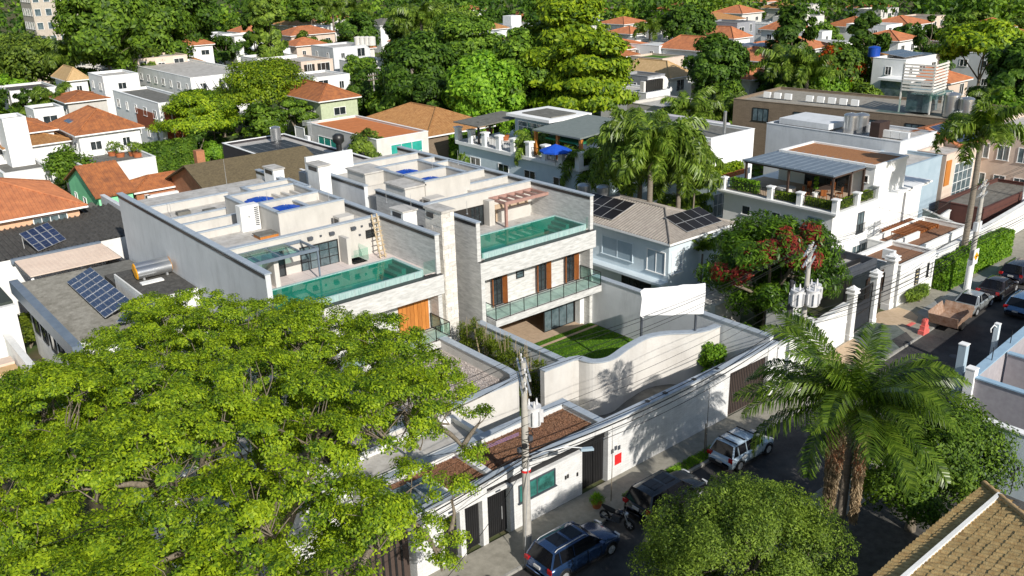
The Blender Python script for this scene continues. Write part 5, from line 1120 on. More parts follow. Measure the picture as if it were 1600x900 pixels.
# left neighbours -------------------------------------------------
x1, y0 = at(137, 321, 6.6)
ph = hip_building('salmon_house', 'salmon walled house with large orange tiled hip roof at the left edge', x1-13.2, x1-.6, y0+.6, y0+11.5, 6.6, 2.4, SALMON, TILEB, 'house', .6, .34)
for a, b in ((x1-4.3, x1-1.6), (x1-12.4, x1-9.8)): win(ph, 'y', y0+.6, a, b, 4.4, 6.2, WHITE2, GLASSB, mull=3, tr=1)
x0, x1, y0, y1 = dims((153, 306), (93, 281), (207, 297), 6.0)
gh_ = gable_building('mint_green_house', 'mint green house with faded orange tiled gable roof and small awning', x0, x1, y0, y1, 6.0, 2.0, GREENW, TILE, 'x', 'house', .35, .34)
win(gh_, 'x', x0, y0+1.0, y0+2.3, 3.0, 4.4, WHITE2, GLASSB, mull=2, tr=2); MB().ob((x0-.4, y0+1.7, 4.75), (.9, 0, .35), (0, 1.8, 0), (0, 0, .08)).build('awning', [GREYR], gh_)
win(gh_, 'x', x0, y0+4.2, y0+5.2, 3.8, 5.0, WHITE2, GLASSW, mull=0); win(gh_, 'x', x0, y0+7.2, y0+8.0, 3.8, 5.0, WHITE2, GLASSW, mull=0); win(gh_, 'y', y0, x0+3.2, x0+4.4, 1.8, 4.2, SALM2, SALM2, 'door', mull=0)
MB().box(x0+3.0, x0+4.6, y0-.5, y0, 4.4, 4.5).build('door_canopy', [GREENW], gh_)
x0, x1, y0, y1 = dims((212, 300), (190, 285), 6.5, 5.2)
hip_building('tiled_lean_to', 'small orange tiled roof between the mint green house and the grey blind wall', x0, x1, y0, y0+4, 5.2, .9, BRICKR, TILE, 'house', .3, .34)
x0, x1, y0, y1 = dims((335, 306), (262, 268), (430, 286), 6.0)
x0 = at(335, 306, 6.0)[0]; xr = at(424, 262, 6.5)[0]
bw = gable_building('brown_roof_house', 'brick house with broad dark brown shingle roof behind the left modern house', x0, x0+11.5, y0, y0+10.5, 6.0, 2.0, BRICKR, BROWNR, 'x', 'house', .5, 0)
win(bw, 'x', x0, y0+3.2, y0+4.6, 4.2, 5.4, WHITE2, GLASSW)
MB().box(x0+1.5, x0+2.3, y0+7.0, y0+7.8, 7.0, 8.8).build('chimney', [BRICKR], bw)
x0, y0 = at(300, 300, 4.4)
cpo = thing('carport', 'white framed open carport between the green and brown roofed houses', 'carport', (x0, y0, 0))
for dx, dy in ((-4.2, 0), (-4.2, 4), (0, 0), (0, 4), (-2, 0)): MB().box(x0+dx, x0+dx+.3, y0+dy, y0+dy+.3, 0, 4.3).build('post', [WHITE2], cpo)
m = MB(); m.box(x0-4.4, x0+.5, y0-.2, y0+.3, 4.3, 4.8); m.box(x0-4.4, x0-4, y0, y0+4.6, 4.3, 4.8); m.build('beam', [WHITE2], cpo); MB().box(x0-4.3, x0+.4, y0+.4, y0+5, 4.35, 4.5).build('roof_panel', [OWOOD], cpo)
leaf_box('hedge', *[v for v in (at(250, 262, 3)[0], at(250, 262, 3)[0]+7, at(250, 262, 3)[1]+6, at(250, 262, 3)[1]+9)], 0, 4.4, 5000, .16, LF_MID, None, .3, label='tall loose hedge behind the brown shingle roof', cat='hedge')
# black house with solar roof
x0, x1, y0, y1 = dims((478, 268), (360, 222), (545, 250), 6.6)
bk2 = flat_building('black_house', 'black clad house with pale parapet and a roof of solar panels', x0, x1+2, y0, y1, 6.6, pm('black_cladding', (.045,.04,.045), sc_=4, stretch=(4,4,.5)), 'house', ROOFW, .3, WHITE2)
x, y = at(470, 257, 6.4)
spin_panels('solar_array', 'large field of black solar modules lying on the black house roof', (x0+.6, y0+1, 6.42), 1, (0, 1, 0), (1, 0, .0), 9, 5, 1.7, 1.05, SOLARK)
t = thing('vent_cowl', 'dark round chimney cowl on the black house roof', 'chimney', (*at(531, 243, 6.4), 6.4)); p = t.location; MB().cyl((p.x, p.y), .3, 6.4, 7.6, 12).build('pipe', [BLACKM], t); MB().tube([(p.x, p.y, 7.6), (p.x, p.y, 7.9), (p.x, p.y, 8.5), (p.x, p.y, 8.7)], [.3, .6, .6, .3], 14).build('cowl', [BLACKM], t)
m = MB(); x, y = at(488, 222, 6.4); m.bar((x, y, 6.4), (x, y, 9), .06)
for q in range(5): m.bar((x-1, y, 8.4+q*.12), (x+1, y, 8.4+q*.12), .04)
m.build('antenna', [ALU], None, 'metal aerial rack behind the black house solar panels', 'antenna')
x, y = at(438, 222, 6.4); water_tank('water_tank', 'steel water tank at the back of the black house roof', x, y+1, 6.4, .6, 1.5, STEEL)
# white house with orange roof and green window
x0, x1, y0, y1 = dims((588, 219), (470, 193), (663, 204), 6.8)
ow = flat_building('white_orange_roof_house', 'long white house with flat orange roof and green glass window', x0, x1, y0, y1, 6.8, OFFW, 'house', pm('orange_roof', (.6,.21,.07), c2=(.48,.16,.05), sc_=1.5, stain=.25, st_c=(.3,.11,.05)), .25, WHITE2)
win(ow, 'y', y0, x1-5.2, x1-.9, 3.6, 6.0, WHITE2, GLASSG, mull=2, tr=1); win(ow, 'x', x0, y0+9, y0+13.5, 4.2, 5.6, WHITE2, GLASSG, mull=2); win(ow, 'x', x0, y0+17, y0+19.5, 4.4, 6.0, WHITE2, OFFW, mull=0); ac_unit(x0-.4, y0+15.6, 4.5, 'air conditioner on the left wall of the white orange roofed house', R(90))
x0, y0 = at(668, 210, 6.2)
iv = hip_building('ivy_house', 'tiled house with ivy covered walls beside the long white house', x0, x0+9.5, y0, y0+15, 6.0, 2.2, BRICK, TILEO, 'house', .4, .36)
def ivy(label, x0, x1, y0, y1, z0, z1, n, leaf=LF_BRT): leaf_box('ivy', x0, x1, y0, y1, z0, z1, n, .17, leaf, None, .1, label=label, cat='ivy')
ivy('bright green ivy on the street side of the ivy house', x0+3, x0+9.6, y0-.3, y0+.02, 0, 5.8, 3800); ivy('dark ivy on the left wall of the ivy house', x0-.3, x0+.02, y0, y0+14, 0, 5.9, 4200, LF_OLV)
win(iv, 'y', y0-.35, x0+5.8, x0+7, 2.2, 4.0, TIMB, TILEY, 'shutter_window')
# terrace house with pots, blue parasol
x0, x1, y0, y1 = dims((905, 263), (735, 217), (1010, 240), 6.0)
tw = thing('terrace_house', 'pale blue house with long roof terrace, canopies and white pillars behind the palms', 'house', (x0, y0, 0))
m = MB(); m.box(x0, x1, y0, y1, 0, 6); m.build('wall', [BLUEW], tw); m = MB(); m.box(x0-.35, x1, y0-.35, y1+.2, 5.75, 6.1); m.build('cornice', [WHITE2], tw)
L_ = y1-y0
for i in range(9):
    y = y0+L_*i/8; m = MB(); m.box(x0-.3, x0+.3, y-.3, y+.3, 6.1, 7.5); m.box(x0-.4, x0+.4, y-.4, y+.4, 7.5, 7.65); m.build('parapet_pillar', [WHITE2], tw)
    if i < 8: railing(tw, (x0, y+.3), (x0, y+L_/8-.3), 6.1, 1.0, .25, pm('dark_rail', (.05,.04,.035)) if i == 0 else MATS['dark_rail'])
for i, f in enumerate((.1, .33, .55, .8)): win(tw, 'x', x0, y0+L_*f, y0+L_*f+1.8, 1.8, 4.6, WHITE2, GLASSW, mull=1)
xr, yr = at(845, 200, 6.1)
MB().box(x0+3.8, x1-1, y0+L_*.42, y0+L_*.72, 6.1, 9.0).build('roof_room', [BLUEW2], tw); MB().box(x0+3.2, x1, y0+L_*.4, y0+L_*.76, 9.0, 9.3).build('room_roof', [WHITE2], tw); MB().box(x0+4.2, x1-1.6, y0+L_*.44, y0+L_*.68, 9.3, 9.42).build('roof_screed', [GREYR], tw)
for k in range(3): win(tw, 'x', x0+3.8, y0+L_*(.45+k*.08), y0+L_*(.45+k*.08)+1.6, 6.3, 8.6, WHITE2, GLASSB, mull=0, tr=3, sill=False)
m = MB(); m.ob((x0+4.5, y0+L_*.2, 9.0), (8, 0, .5), (0, L_*.36, 0), (0, 0, .15)); m.build('canopy_roof', [pm('grey_green_sheet', (.2,.23,.22), c2=(.16,.19,.18))], tw)
m = MB(); m.box(x0+.9, x0+5, y0+L_*.05, y0+L_*.3, 8.0, 8.15); m.build('green_awning', [pm('green_canvas', (.02,.2,.09))], tw)
for dx, f in ((.8, .03), (.8, .37), (.8, .2), (8, .03)): MB().box(x0+dx, x0+dx+.3, y0+L_*f, y0+L_*f+.3, 6.1, 8.8).build('canopy_post', [OWOOD], tw)
MB().ob((x0+2.5, y0+L_*.86, 8.5), (7, 0, .3), (0, 4.5, 0), (0, 0, .12)).build('shade_roof', [GREYR], tw)
for dx, dy in ((0, 0), (4, 3)): MB().box(x0+.3+dx, x0+.5+dx, y0+L_*.83+dy, y0+L_*.83+dy+.2, 6.1, 8.5).build('post', [BLACKM], tw)
px_, py_ = at(868, 232, 7.8)
um = thing('parasol', 'open blue parasol on the terrace beside the palms', 'parasol', (px_, py_, 6.1)); MB().tube([(px_, py_, 6.1), (px_, py_, 8.2)], .04, 6).build('pole', [ALU], um)
m = MB(); n = 8; rim = [(px_+1.6*math.cos(k*math.pi/4), py_+1.6*math.sin(k*math.pi/4), 7.65) for k in range(n)]; m.add(rim+[(px_, py_, 8.25)], [(k, (k+1) % n, n) for k in range(n)]); m.add(rim+[(a, b, 7.5) for a, b, c in rim], [(k, k+n, (k+1) % n+n, (k+1) % n) for k in range(n)]); m.build('canopy', [BLUEP], um)
pots = [((790, 215), 'red pot with a round bush on the terrace', CLAYP), ((812, 213), 'clay pot with a leafy bush by the left terrace canopy', CLAYP), ((765, 205), 'red pot by the far end of the terrace', CLAYP), ((822, 222), 'orange planter box with low plants on the terrace', CLAYP), ((880, 228), 'green bush in a pot beside the blue parasol', CLAYP)]
for i, ((a, b), lb, mt) in enumerate(pots):
    x, y = at(a, b, 6.4); t = thing('potted_plant', lb, 'potted plant', (x, y, 6.1), None); MB().tube([(x, y, 6.1), (x, y, 6.7)], [.3, .45], 12).build('pot', [mt], t)
    P, dd = clump_pts(np.array([[0, 0, 1.2]]), np.array([[.7, .7, .6]]), 350); link(bpy.data.objects.new('foliage', quads_mesh('pot_plant', leaf_quads(P, dd, .13), [LF_BRT])), t)
# house with planters (right of big palm)
x0, x1, y0, y1 = dims((1107, 287), (1040, 262), (1148, 270), 5.6)
ht2 = flat_building('planter_house', 'white house with planters on its terrace and a grey ribbed canopy', x0, x0+6, y0, y0+12, 5.6, BLUEW, 'house', TERRAK, .1, WHITE2)
for k in range(4): MB().box(x0-.2, x0+.35, y0+k*3.6-.2, y0+k*3.6+.35, 5.6, 7.0).build('parapet_pillar', [WHITE2], ht2)
MB().box(x0+5.4, x0+6, y0-.2, y0+.35, 5.6, 7.0).build('parapet_pillar', [WHITE2], ht2)
railing(ht2, (x0, y0+.3), (x0, y0+10), 5.65, .9, .2); leaf_box('planter_hedge', x0+.4, x0+5.3, y0+.1, y0+1, 5.7, 6.7, 1500, .13, LF_YEL, ht2, .15); MB().box(x0+.4, x0+5.3, y0-.05, y0+.1, 5.65, 6.1).build('planter_box', [CLAYP], ht2)
win(ht2, 'y', y0, x0+.8, x0+5, 2.2, 4.4, WHITE2, GLASSB, mull=5, tr=1)
x2, y2 = at(1212, 238, 8.4)
rr_ = flat_building('roof_room', 'white rooftop room with grey screed roof left of the big metal canopy', x0+4.6, x0+11.5, y0+3.5, y0+12, 8.6, WHITE2, 'building', GREYR, .25, WHITE2)
m = MB()
for k in range(10): m.ob((x0+2.6, y0+4+k*.85, 8.2), (4.4, 0, .4), (0, .8, 0), (0, 0, .08))
m.build('ribbed_canopy', [pm('light_ribbed_sheet', (.42,.45,.46), c2=(.3,.33,.35), sc_=1, stretch=(.1,6,1))], rr_); MB().box(x0+.6, x0+.8, y0+4, y0+4.2, 5.6, 8).build('post', [RUST], rr_)
MB().cyl((x0+7.5, y0+4.2), .16, 8.5, 10.8, 10).build('flue', [STEEL], rr_)
lb_ = MB().box(x0+12.5, x0+13.5, y0+8, y0+20, 0, 8.4).build('lilac_wall', [LILAC], None, 'tall pale lilac blind wall behind the metal canopy', 'wall')
# near left dark roofs ---------------------------------------------
x0, x1, y0, y1 = dims((118, 541), (26, 440), 9.8, 5.5)
XG, YG, YG1 = x0, y0, y1
gl_ = thing('corrugated_roof_house', 'low house with ribbed grey roof under the tree, left of the blind wall', 'house', (x0+5, y0+5, 0))
MB().box(x0+.5, 18.5, y0+.3, y1-.2, 0, 4.8).build('wall', [WHITE], gl_)
m = MB(); m.add([(x0+.3, y0, 5.3), (18.4, y0, 5.3), (18.4, y1, 5.3), (x0+.3, y1, 5.3), (x0+.3, y0, 6.0), (18.4, y0, 6.0)], [(0,1,2,3), (0,4,5,1)])
yy = y0+.1
while yy < y1: m.add([(x0+.3, yy-.09, 5.3), (x0+.3, yy, 5.4), (x0+.3, yy+.09, 5.3), (15.3, yy-.09, 5.3), (15.3, yy, 5.4), (15.3, yy+.09, 5.3)], [(0,1,4,3),(1,2,5,4)]); yy += .36
m.build('corrugated_roof', [GREYR], gl_)
MB().box(x0-.25, x0+.3, y0-.3, y1+.2, 4.7, 5.6).build('side_parapet', [SHADER], gl_); MB().box(x0+.3, 11.6, y0-.05, y0+.3, 5.3, 5.6).build('front_parapet', [WHITE], gl_)
for k in range(6): win(gl_, 'x', x0+.45, y0+1.5+k*2.1, y0+2.8+k*2.1, 2.2, 4.4, BLACKM, GLASSW, 'window', mull=0, sill=False)
# raised terrace roof with the two heaters
MB().box(15.4, 18.5, 53.6, 60.2, 4.8, 6.6).build('upper_box', [WHITE], gl_); MB().box(15.5, 18.45, 53.7, 60.1, 6.6, 6.66).build('upper_roof', [DARKR], gl_); MB().box(16.0, 17.4, 56.4, 56.9, 6.66, 6.75).build('roof_curb', [WHITE], gl_); MB().box(15.4, 18.5, 60.25, 62.6, 4.8, 5.9).build('rear_roof', [DARKR], gl_)
for i, (dx, dy) in enumerate(((0, 0), (.35, 1.15))):
    x, y = 16.1+dx*.6, 57.6+dy*.85
    t = thing('water_heater', ['nearer silver solar water heater drum with yellow end caps', 'farther silver solar water heater drum with yellow end caps'][i], 'water heater', (x, y, 6.66), 'silver water heaters on the dark roof')
    MB().tube([(x, y, 7.12)]+[(x+k*.2, y, 7.12) for k in range(1, 12)], [.4+.008*(k % 2) for k in range(12)], 22, cap=False).build('drum', [STEEL], t)
    MB().tube([(x-.06, y, 7.12), (x, y, 7.12)], [.33, .41], 22).build('end_cap', [YELC], t); MB().tube([(x+2.2, y, 7.12), (x+2.26, y, 7.12)], [.41, .33], 22).build('end_cap', [YELC], t)
    m = MB(); [m.box(x+a, x+a+.12, y-.3, y+.3, 6.66, 6.8) for a in (.3, 1.8)]; m.build('cradle', [ALU], t)
# solar rack on the ribbed roof: 3 x 8 modules
p = [at(104, 441, 5.6), at(164, 497, 5.6), at(205, 470, 6.3), at(139, 413, 6.3)]
P0 = Vector((*p[1], 5.6)); ue = (Vector((*p[0], 5.6))-P0); ve = (Vector((*p[2], 6.3))-P0)
def rack(name, label, O, U, V, nu, nv, group=None, cell=None):
    t = thing(name, label, 'solar panels', tuple(O), group); n = U.cross(V).normalized(); n = n if n.z > 0 else -n; me = None
    for i in range(nu):
        for j in range(nv):
            if me is None:
                mb = MB(); mb.ob((0, 0, 0), U*(.95/nu), V*(.97/nv), n*.04, 0); a = 2
                for q in range(2): mb.ob(V*((q-.5)*.46/nv)+n*.03, U*(.84/nu), V*(.44/nv), n*.01, 1)
                q = mb.build('solar_module', [ALU, cell or SOLAR], None, local=True); me = q
            else: q = me.copy(); col.objects.link(q)
            q.parent = t; q.location = U*((i+.5)/nu)+V*((j+.5)/nv)
    lg = MB()
    for f in (.05, .5, .95): s = U*f+V*.95; lg.bar(s, (s.x, s.y, -.25), .05); lg.bar(U*f, s, .05)
    lg.build('rack', [ALU], t, local=True); return t
rack('solar_array', 'blue solar panels on a tilted rack on the ribbed grey roof', P0, ue, ve, 8, 3)
a = [at(60, 393, 5.6), at(104, 374, 5.6), at(72, 348, 6.8), at(44, 365, 6.8)]
rack('solar_array', 'small tilted rack of blue solar panels before the salmon house', Vector((*a[1], 5.6)), Vector((a[0][0]-a[1][0], a[0][1]-a[1][1], 0)), Vector((a[2][0]-a[1][0]+.1, a[2][1]-a[1][1], 1.2)), 4, 3)
a = at(245, 535, 4.8); rack('solar_array', 'blue solar panels glimpsed through the big tree', Vector((*a, 6.0)), Vector((-1.6, 1.8, 0)), Vector((1.7, 1.5, .7)), 3, 2)
# slatted pergola roof
x0, x1, y0, y1 = 10.6, 18.0, 62.3, 68.2
xa, ya = at(22, 415, 4.1); xb, yb = at(178, 392, 4.1); xc, yc = at(58, 430, 4.1)
sp = thing('slatted_pergola', 'white slatted pergola roof beside the ribbed grey roof', 'pergola', (12, 62, 0))
xs0, xs1 = 11.8, 18.0; ys0, ys1 = 67.5, 72.2
n = 15
for i in range(n): y = ys0+(ys1-ys0)*(i+.5)/n; MB().box(xs0, xs1, y-.085, y+.085, 5.35, 5.45).build('slat', [SALM2], sp)
for f in (0, .1, .55, 1): x = xs0+(xs1-xs0)*f; MB().box(x-.06, x+.06, ys0, ys1, 5.25, 5.34).build('beam', [DGREYM], sp)
MB().box(xs0-.2, xs1, ys1, ys1+.35, 5.2, 5.55).build('beam', [SHADER], sp); MB().box(xs0, xs0+.2, ys0, ys0+.2, 0, 5.25).build('post', [WHITE], sp); MB().box(xs1-.2, xs1, ys1-.2, ys1, 0, 5.25).build('post', [WHITE], sp)
MB().box(xs0, xs1, ys0, ys1, .0, .08).build('pergola_paving', [DARKR], kind='structure')
# dark corrugated roof behind
dk = thing('dark_corrugated_house', 'low building with dark weathered corrugated roof before the salmon house', 'building', (8, 75, 0))
xd0, yd0 = at(0, 402, 5.5); xd0 -= 4; xd1 = at(150, 355, 5.5)[0]; yd1 = at(60, 345, 5.5)[1]
yd0 = ys1+.6; MB().box(xd0, xd1+3.2, yd0, yd1+.3, 0, 5.4).build('wall', [WHITE], dk)
m = MB(); m.quad((xd0, yd0, 5.42), (xd1+3.2, yd0, 5.42), (xd1+3.2, yd1+.3, 5.75), (xd0, yd1+.3, 5.75)); x = xd0
while x < xd1+3: m.add([(x-.12, yd0, 5.43), (x, yd0, 5.56), (x+.12, yd0, 5.43), (x-.12, yd1+.3, 5.76), (x, yd1+.3, 5.89), (x+.12, yd1+.3, 5.76)], [(0,1,4,3),(1,2,5,4)]); x += .42
m.build('corrugated_roof', [DARKR], dk)
MB().box(xd1+3.0, xd1+3.4, yd0-2, yd1+3, 4.8, 6.1).build('side_gutter', [GREYW], dk)
MB().box(xs1, 18.5, ys0-1.5, ys1+6, 0, 4.9).build('mossy_flat_roof', [DARKR], None, 'mossy dark flat roof at the foot of the grey blind wall', 'roof')
# left edge yard
dg = MB().box(-4, XG-.4, 66.3, 72.5, 0, 4.4).build('dark_green_roof', [pm('dark_green_sheet', (.05,.065,.055), c2=(.04,.05,.045))], None, 'dark green flat sheet roof at the left edge', 'roof')
wall_thing('white boundary wall under the dark green roof', (-4, 66.0), (XG-.4, 66.0), 4.15, WHITE, .3)
wall_thing('white stained yard wall at the left edge under the tree', (9.2, 65.6), (9.2, 50), 2.4, WHITE, .3)
st_ = thing('outdoor_stairs', 'brick and stone steps beside the white yard wall at the left edge', 'stairs', (5, 45, 0))
for i in range(9): MB().box(5.4, 8.9, 53+i*1.2, 54.15+i*1.2, 0, .3+.15*i).build('step', [TILEY if i % 2 else SALM2], st_)
MB().box(9.4, XG, 45, 65.8, 0, .07).build('yard_paving', [DARKR], kind='structure')
# front left lot below the tree
ll = flat_building('low_white_building', 'low white building with white roof panels glimpsed below the big tree', 9.5, 16.6, 32, 41, 3.2, WHITE, 'building', ROOFW, .3)
for k in range(4): MB().box(10, 16.2, 32.6+k*2, 32.75+k*2, 2.95, 3.2).build('roof_rib', [WHITE2], ll)
mq = flat_building('low_white_building', 'white skylight roofed building between the tree and the gravel roof', 17.0, 24.0, 31.6, 34.2, 3.3, WHITE, 'building', ROOFW, .3)
wd = thing('driveway_gate', 'dark wide driveway gate under the big tree', 'gate', (12, 28, 0)); MB().box(8, 16.9, 28, 28.1, .13, 2.9).build('gate_panel', [MATS['brown_metal_gate']], wd)
for i in range(28): MB().box(8.1+i*.31, 8.2+i*.31, 27.95, 28, .2, 2.8).build('gate_slat', [BLACKM], wd)

# ---------------------------------------------------------------- houses of the middle distance and far away
FAR = [
 # label, N, L, R(px or m), z, kind, wall, roof, height
 ('white house with orange pyramid roof and one roof window', (122, 211), (90, 193), (220, 199), 6.2, 'hip', WHITE, TILE, 2.3),
 ('white cube on the orange roof at the left edge', (3, 187), 4, (41, 183), 9.0, 'flat', WHITE2, ROOFW, 0),
 ('white house with wide orange roof at the left edge', (-30, 216), 9, (82, 201), 6.4, 'hip', WHITE, TILE, 1.6),
 ('white two storey house with dark door and small orange roofs at the left edge', (10, 232), 8, (104, 217), 5.2, 'hip', WHITE, TILEO, 1.2),
 ('flat roofed white annexe before the orange pyramid roof', (5, 272), 8, (82, 263), 3.6, 'flat', WHITE, GREYR, 0),
 ('white box overgrown with creeper', (52, 172), 5, (97, 166), 6.5, 'flat', WHITE, GREYR, 0),
 ('beige walled house with low orange roof', (105, 160), 8, (166, 153), 5.6, 'hip', GREIGE, TILE, 1),
 ('white cubic house beside the yellow tiled roof', (160, 120), 8, (210, 113), 8.2, 'flat', WHITE2, ROOFW, 0),
 ('white house with yellow tiled gable', (107, 126), 9, (160, 130), 6.5, 'hip', WHITE, TILEY, 2),
 ('white house with long dark flat roof at the left edge', (15, 143), 10, (100, 139), 5.6, 'flat', WHITE, DARKR, 0),
 ('modern white house with red brown panels', (247, 162), (175, 141), (310, 156), 7.6, 'flat', WHITE2, GREYR, 0),
 ('pinkish white house behind the columnar tree', (208, 93), 8, (284, 84), 8.5, 'flat', SALM2, ROOFW, 0),
 ('white house with slanted fins and brown ground floor', (297, 122), (268, 95), (372, 106), 7.5, 'flat', WHITE, ROOFW, 0),
 ('white flat house right of the slanted fins', (402, 92), 8, (436, 82), 7, 'flat', WHITE2, ROOFW, 0),
 ('beige house with two dark openings', (470, 97), (450, 88), (528, 93), 6.8, 'flat', SALM2, ROOFW, 0),
 ('grey blue modern house with tanks on its roof', (520, 75), 10, (600, 72), 7.2, 'flat', GREYW, ROOFW, 0),
 ('white terrace below the grey blue house', (560, 98), 8, (612, 93), 5, 'flat', WHITE, ROOFW, 0),
 ('long orange roof below the tall dark conifers', (455, 56), 9, (530, 51), 7, 'hip', SALM2, TILEB, 1.8),
 ('small orange roof before the tall dark conifers', (463, 72), 7, (508, 68), 6, 'hip', SALM2, TILEB, 1.5),
 ('orange roofed house with pale green wall, right of the bright tree', (500, 158), (452, 141), (556, 150), 6.4, 'hip', pm('pale_green_paint', (.5,.56,.38)), TILE, 1.8),
 ('white flat house behind the orange roof with skylight', (490, 122), 9, (556, 117), 6.0, 'flat', WHITE2, ROOFW, 0),
 ('pale house with pinkish roofs beyond the bright trees', (450, 40), 10, (540, 37), 6.5, 'hip', SALM2, TILEO, 1.6),
 ('white low house far left among trees', (0, 44), 8, (22, 42), 6, 'flat', WHITE, BLUEW2, 0),
 ('small house with salmon wall far left', (46, 56), 8, (74, 53), 6, 'hip', SALMON, TILEB, 1.2),
 ('pale grey house with flat roofs in front of the conifers', (326, 55), 9, (362, 52), 8, 'flat', GREYW, ROOFW, 0),
 ('white stepped house left of the conifers', (366, 58), 10, (398, 52), 8, 'flat', WHITE, ROOFW, 0),
 ('pale house with blue wall above the bright spreading tree', (897, 24), 9, (926, 20), 8, 'flat', BLUEW, WHITE2, 0),
 ('distant house with orange roof right of the bright spreading tree', (975, 38), 9, (1006, 34), 7, 'hip', WHITE, TILEB, 1.5),
 ('orange roof low behind the bright spreading tree', (985, 53), 8, (1010, 49), 6, 'hip', WHITE, TILEB, 1.4),
 ('long orange roof beside the bright spreading tree', (968, 78), 10, (1012, 70), 6.2, 'hip', SALM2, TILEB, 1.4),
 ('orange roof lower beside the bright spreading tree', (960, 90), 9, (992, 85), 5.6, 'hip', SALM2, TILE, 1.6),
 ('white long building with row of arches', (1030, 72), 12, (1098, 67), 7, 'flat', WHITE2, GREYW, 0),
 ('white house with big orange hip roof in the right middle', (1104, 80), 12, (1158, 78), 6.6, 'hip', WHITE2, TILEB, 2.4),
 ('orange hip roofed house with grey box behind', (1146, 60), 10, (1193, 58), 6.4, 'hip', WHITE, TILEB, 2.2),
 ('orange roof beside a yellow wall far right of centre', (1092, 52), 9, (1118, 50), 6.5, 'hip', YELW, TILEB, 1.8),
 ('grey concrete house at the foot of the hill', (1152, 36), 10, (1205, 34), 9, 'flat', pm('mid_grey_render', (.3,.31,.34)), GREYR, 0),
 ('pink walled house with green roof garden', (1035, 92), 8, (1077, 88), 6.8, 'flat', SALM2, GRASS, 0),
 ('pale yellow tiled roof right of the bright spreading tree', (1045, 122), 12, (1078, 116), 6.2, 'hip', WHITE, TILEY, 2.2),
 ('grey mansard house with three white arched windows', (1012, 120), (990, 112), (1050, 117), 7.5, 'flat', pm('slate_mansard', (.33,.34,.36)), GREYR, 0),
 ('white roof with a row of grey boxes', (1010, 146), 9, (1075, 143), 6.6, 'flat', WHITE2, ROOFW, 0),
 ('beige flat house with brown open porch', (1035, 168), (975, 161), (1108, 158), 6.8, 'flat', GREIGE, ROOFW, 0),
 ('white house with orange roof and two black solar panels', (1172, 124), 10, (1205, 118), 6.2, 'hip', WHITE, TILEB, 2),
 ('orange hip roof at the left of the flowering tree', (1195, 96), 10, (1230, 88), 6.5, 'hip', SALM2, TILEB, 1.8),
 ('large white house with glass bay and blue tank', (1416, 94), (1366, 90), (1496, 86), 9.5, 'flat', WHITE2, ROOFW, 0),
 ('white two level house with wide windows near the hill', (1385, 40), 10, (1420, 37), 8, 'flat', WHITE2, ROOFW, 0),
 ('white house with small orange roof under the hill', (1404, 64), 9, (1450, 60), 6.8, 'hip', WHITE, TILEB, 1.6),
 ('small white house with blue tank among the trees', (1285, 50), 7, (1300, 48), 7, 'flat', WHITE2, ROOFW, 0),
 ('orange roofs beside the large white house', (1476, 131), 9, (1530, 124), 6.2, 'hip', SALM2, TILEB, 1.8),
 ('orange roof at the right edge below the hill', (1555, 68), 12, (1606, 64), 7.5, 'hip', SALM2, TILEB, 2),
 ('white houses at the far end behind the trees', (1200, 38), 9, (1222, 36), 7, 'flat', WHITE, ROOFW, 0),
 ('pale house far behind the central trees', (765, 46), 9, (800, 44), 7, 'hip', WHITE, TILEO, 1.5),
 ('white wall house between the central trees', (735, 46), 10, (780, 42), 7, 'flat', WHITE2, ROOFW, 0),
 ('small pale blue building glimpsed above the central trees', (594, 40), 9, (618, 36), 7.5, 'hip', WHITE, GREYR, 1.5),
 ('white low annexe before the large white house', (1368, 100), 5, (1395, 98), 5, 'flat', GREYW, ROOFW, 0)]
FARB = {}
for i, (lb, N, L, Rr, z, kd, wl, rf, h) in enumerate(FAR):
    x0, x1, y0, y1 = dims(N, L, Rr, z); dist = math.hypot(x0, y0)
    nm = 'distant_house' if dist > 140 else 'neighbour_house'
    if kd == 'hip': b = hip_building(nm, lb, x0, x1, y0, y1, z, h, wl, rf, 'house', .5, (.4 if dist < 130 else 0))
    else: b = flat_building(nm, lb, x0, x1, y0, y1, z, wl, 'house', rf, .35, None, .25)
    if 'cube' not in lb: wins(b, x0, x1, y0, y1, z, i, 2 if dist < 170 else 1)
    FARB[lb] = (b, x0, x1, y0, y1, z)
def fb_(s): return next(v for k, v in FARB.items() if s in k)
b, x0, x1, y0, y1, z = fb_('red brown panels')
for k in range(4): MB().box(x0+.6+k*(x1-x0-1)/4, x0+.4+(k+1)*(x1-x0-1)/4, y0-.12, y0, .5, z-.6).build('panel', [RUST], b)
MB().box(x0-.05, x0, y0+2.5, y0+10, 3.4, 6).build('slot_window', [RUST], b)
b, x0, x1, y0, y1, z = fb_('slanted fins')
for k in range(8): x = x0+(x1-x0)*(k+.5)/8; MB().add([(x-.2, y0-.1, z), (x+.2, y0-.1, z), (x+1.1, y0-1.2, z-2.6), (x+.7, y0-1.2, z-2.6), (x-.2, y0, z), (x+.2, y0, z), (x+1.1, y0, z-2.6), (x+.7, y0, z-2.6)], [(0,3,2,1),(0,4,7,3),(1,2,6,5),(2,3,7,6)]).build('fin', [WHITE2], b)
MB().box(x0-.2, x1-2, y0-.6, y0, z-4.9, z-2.8).build('brown_panel', [pm('brown_panel', (.1,.07,.05))], b)
b, x0, x1, y0, y1, z = fb_('two dark openings')
for a in (0.08, .5): MB().box(x0+(x1-x0)*a, x0+(x1-x0)*(a+.33), y0-.02, y0, z-2.6, z-.6).build('opening', [DARKIN], b)
b, x0, x1, y0, y1, z = fb_('three white arched')
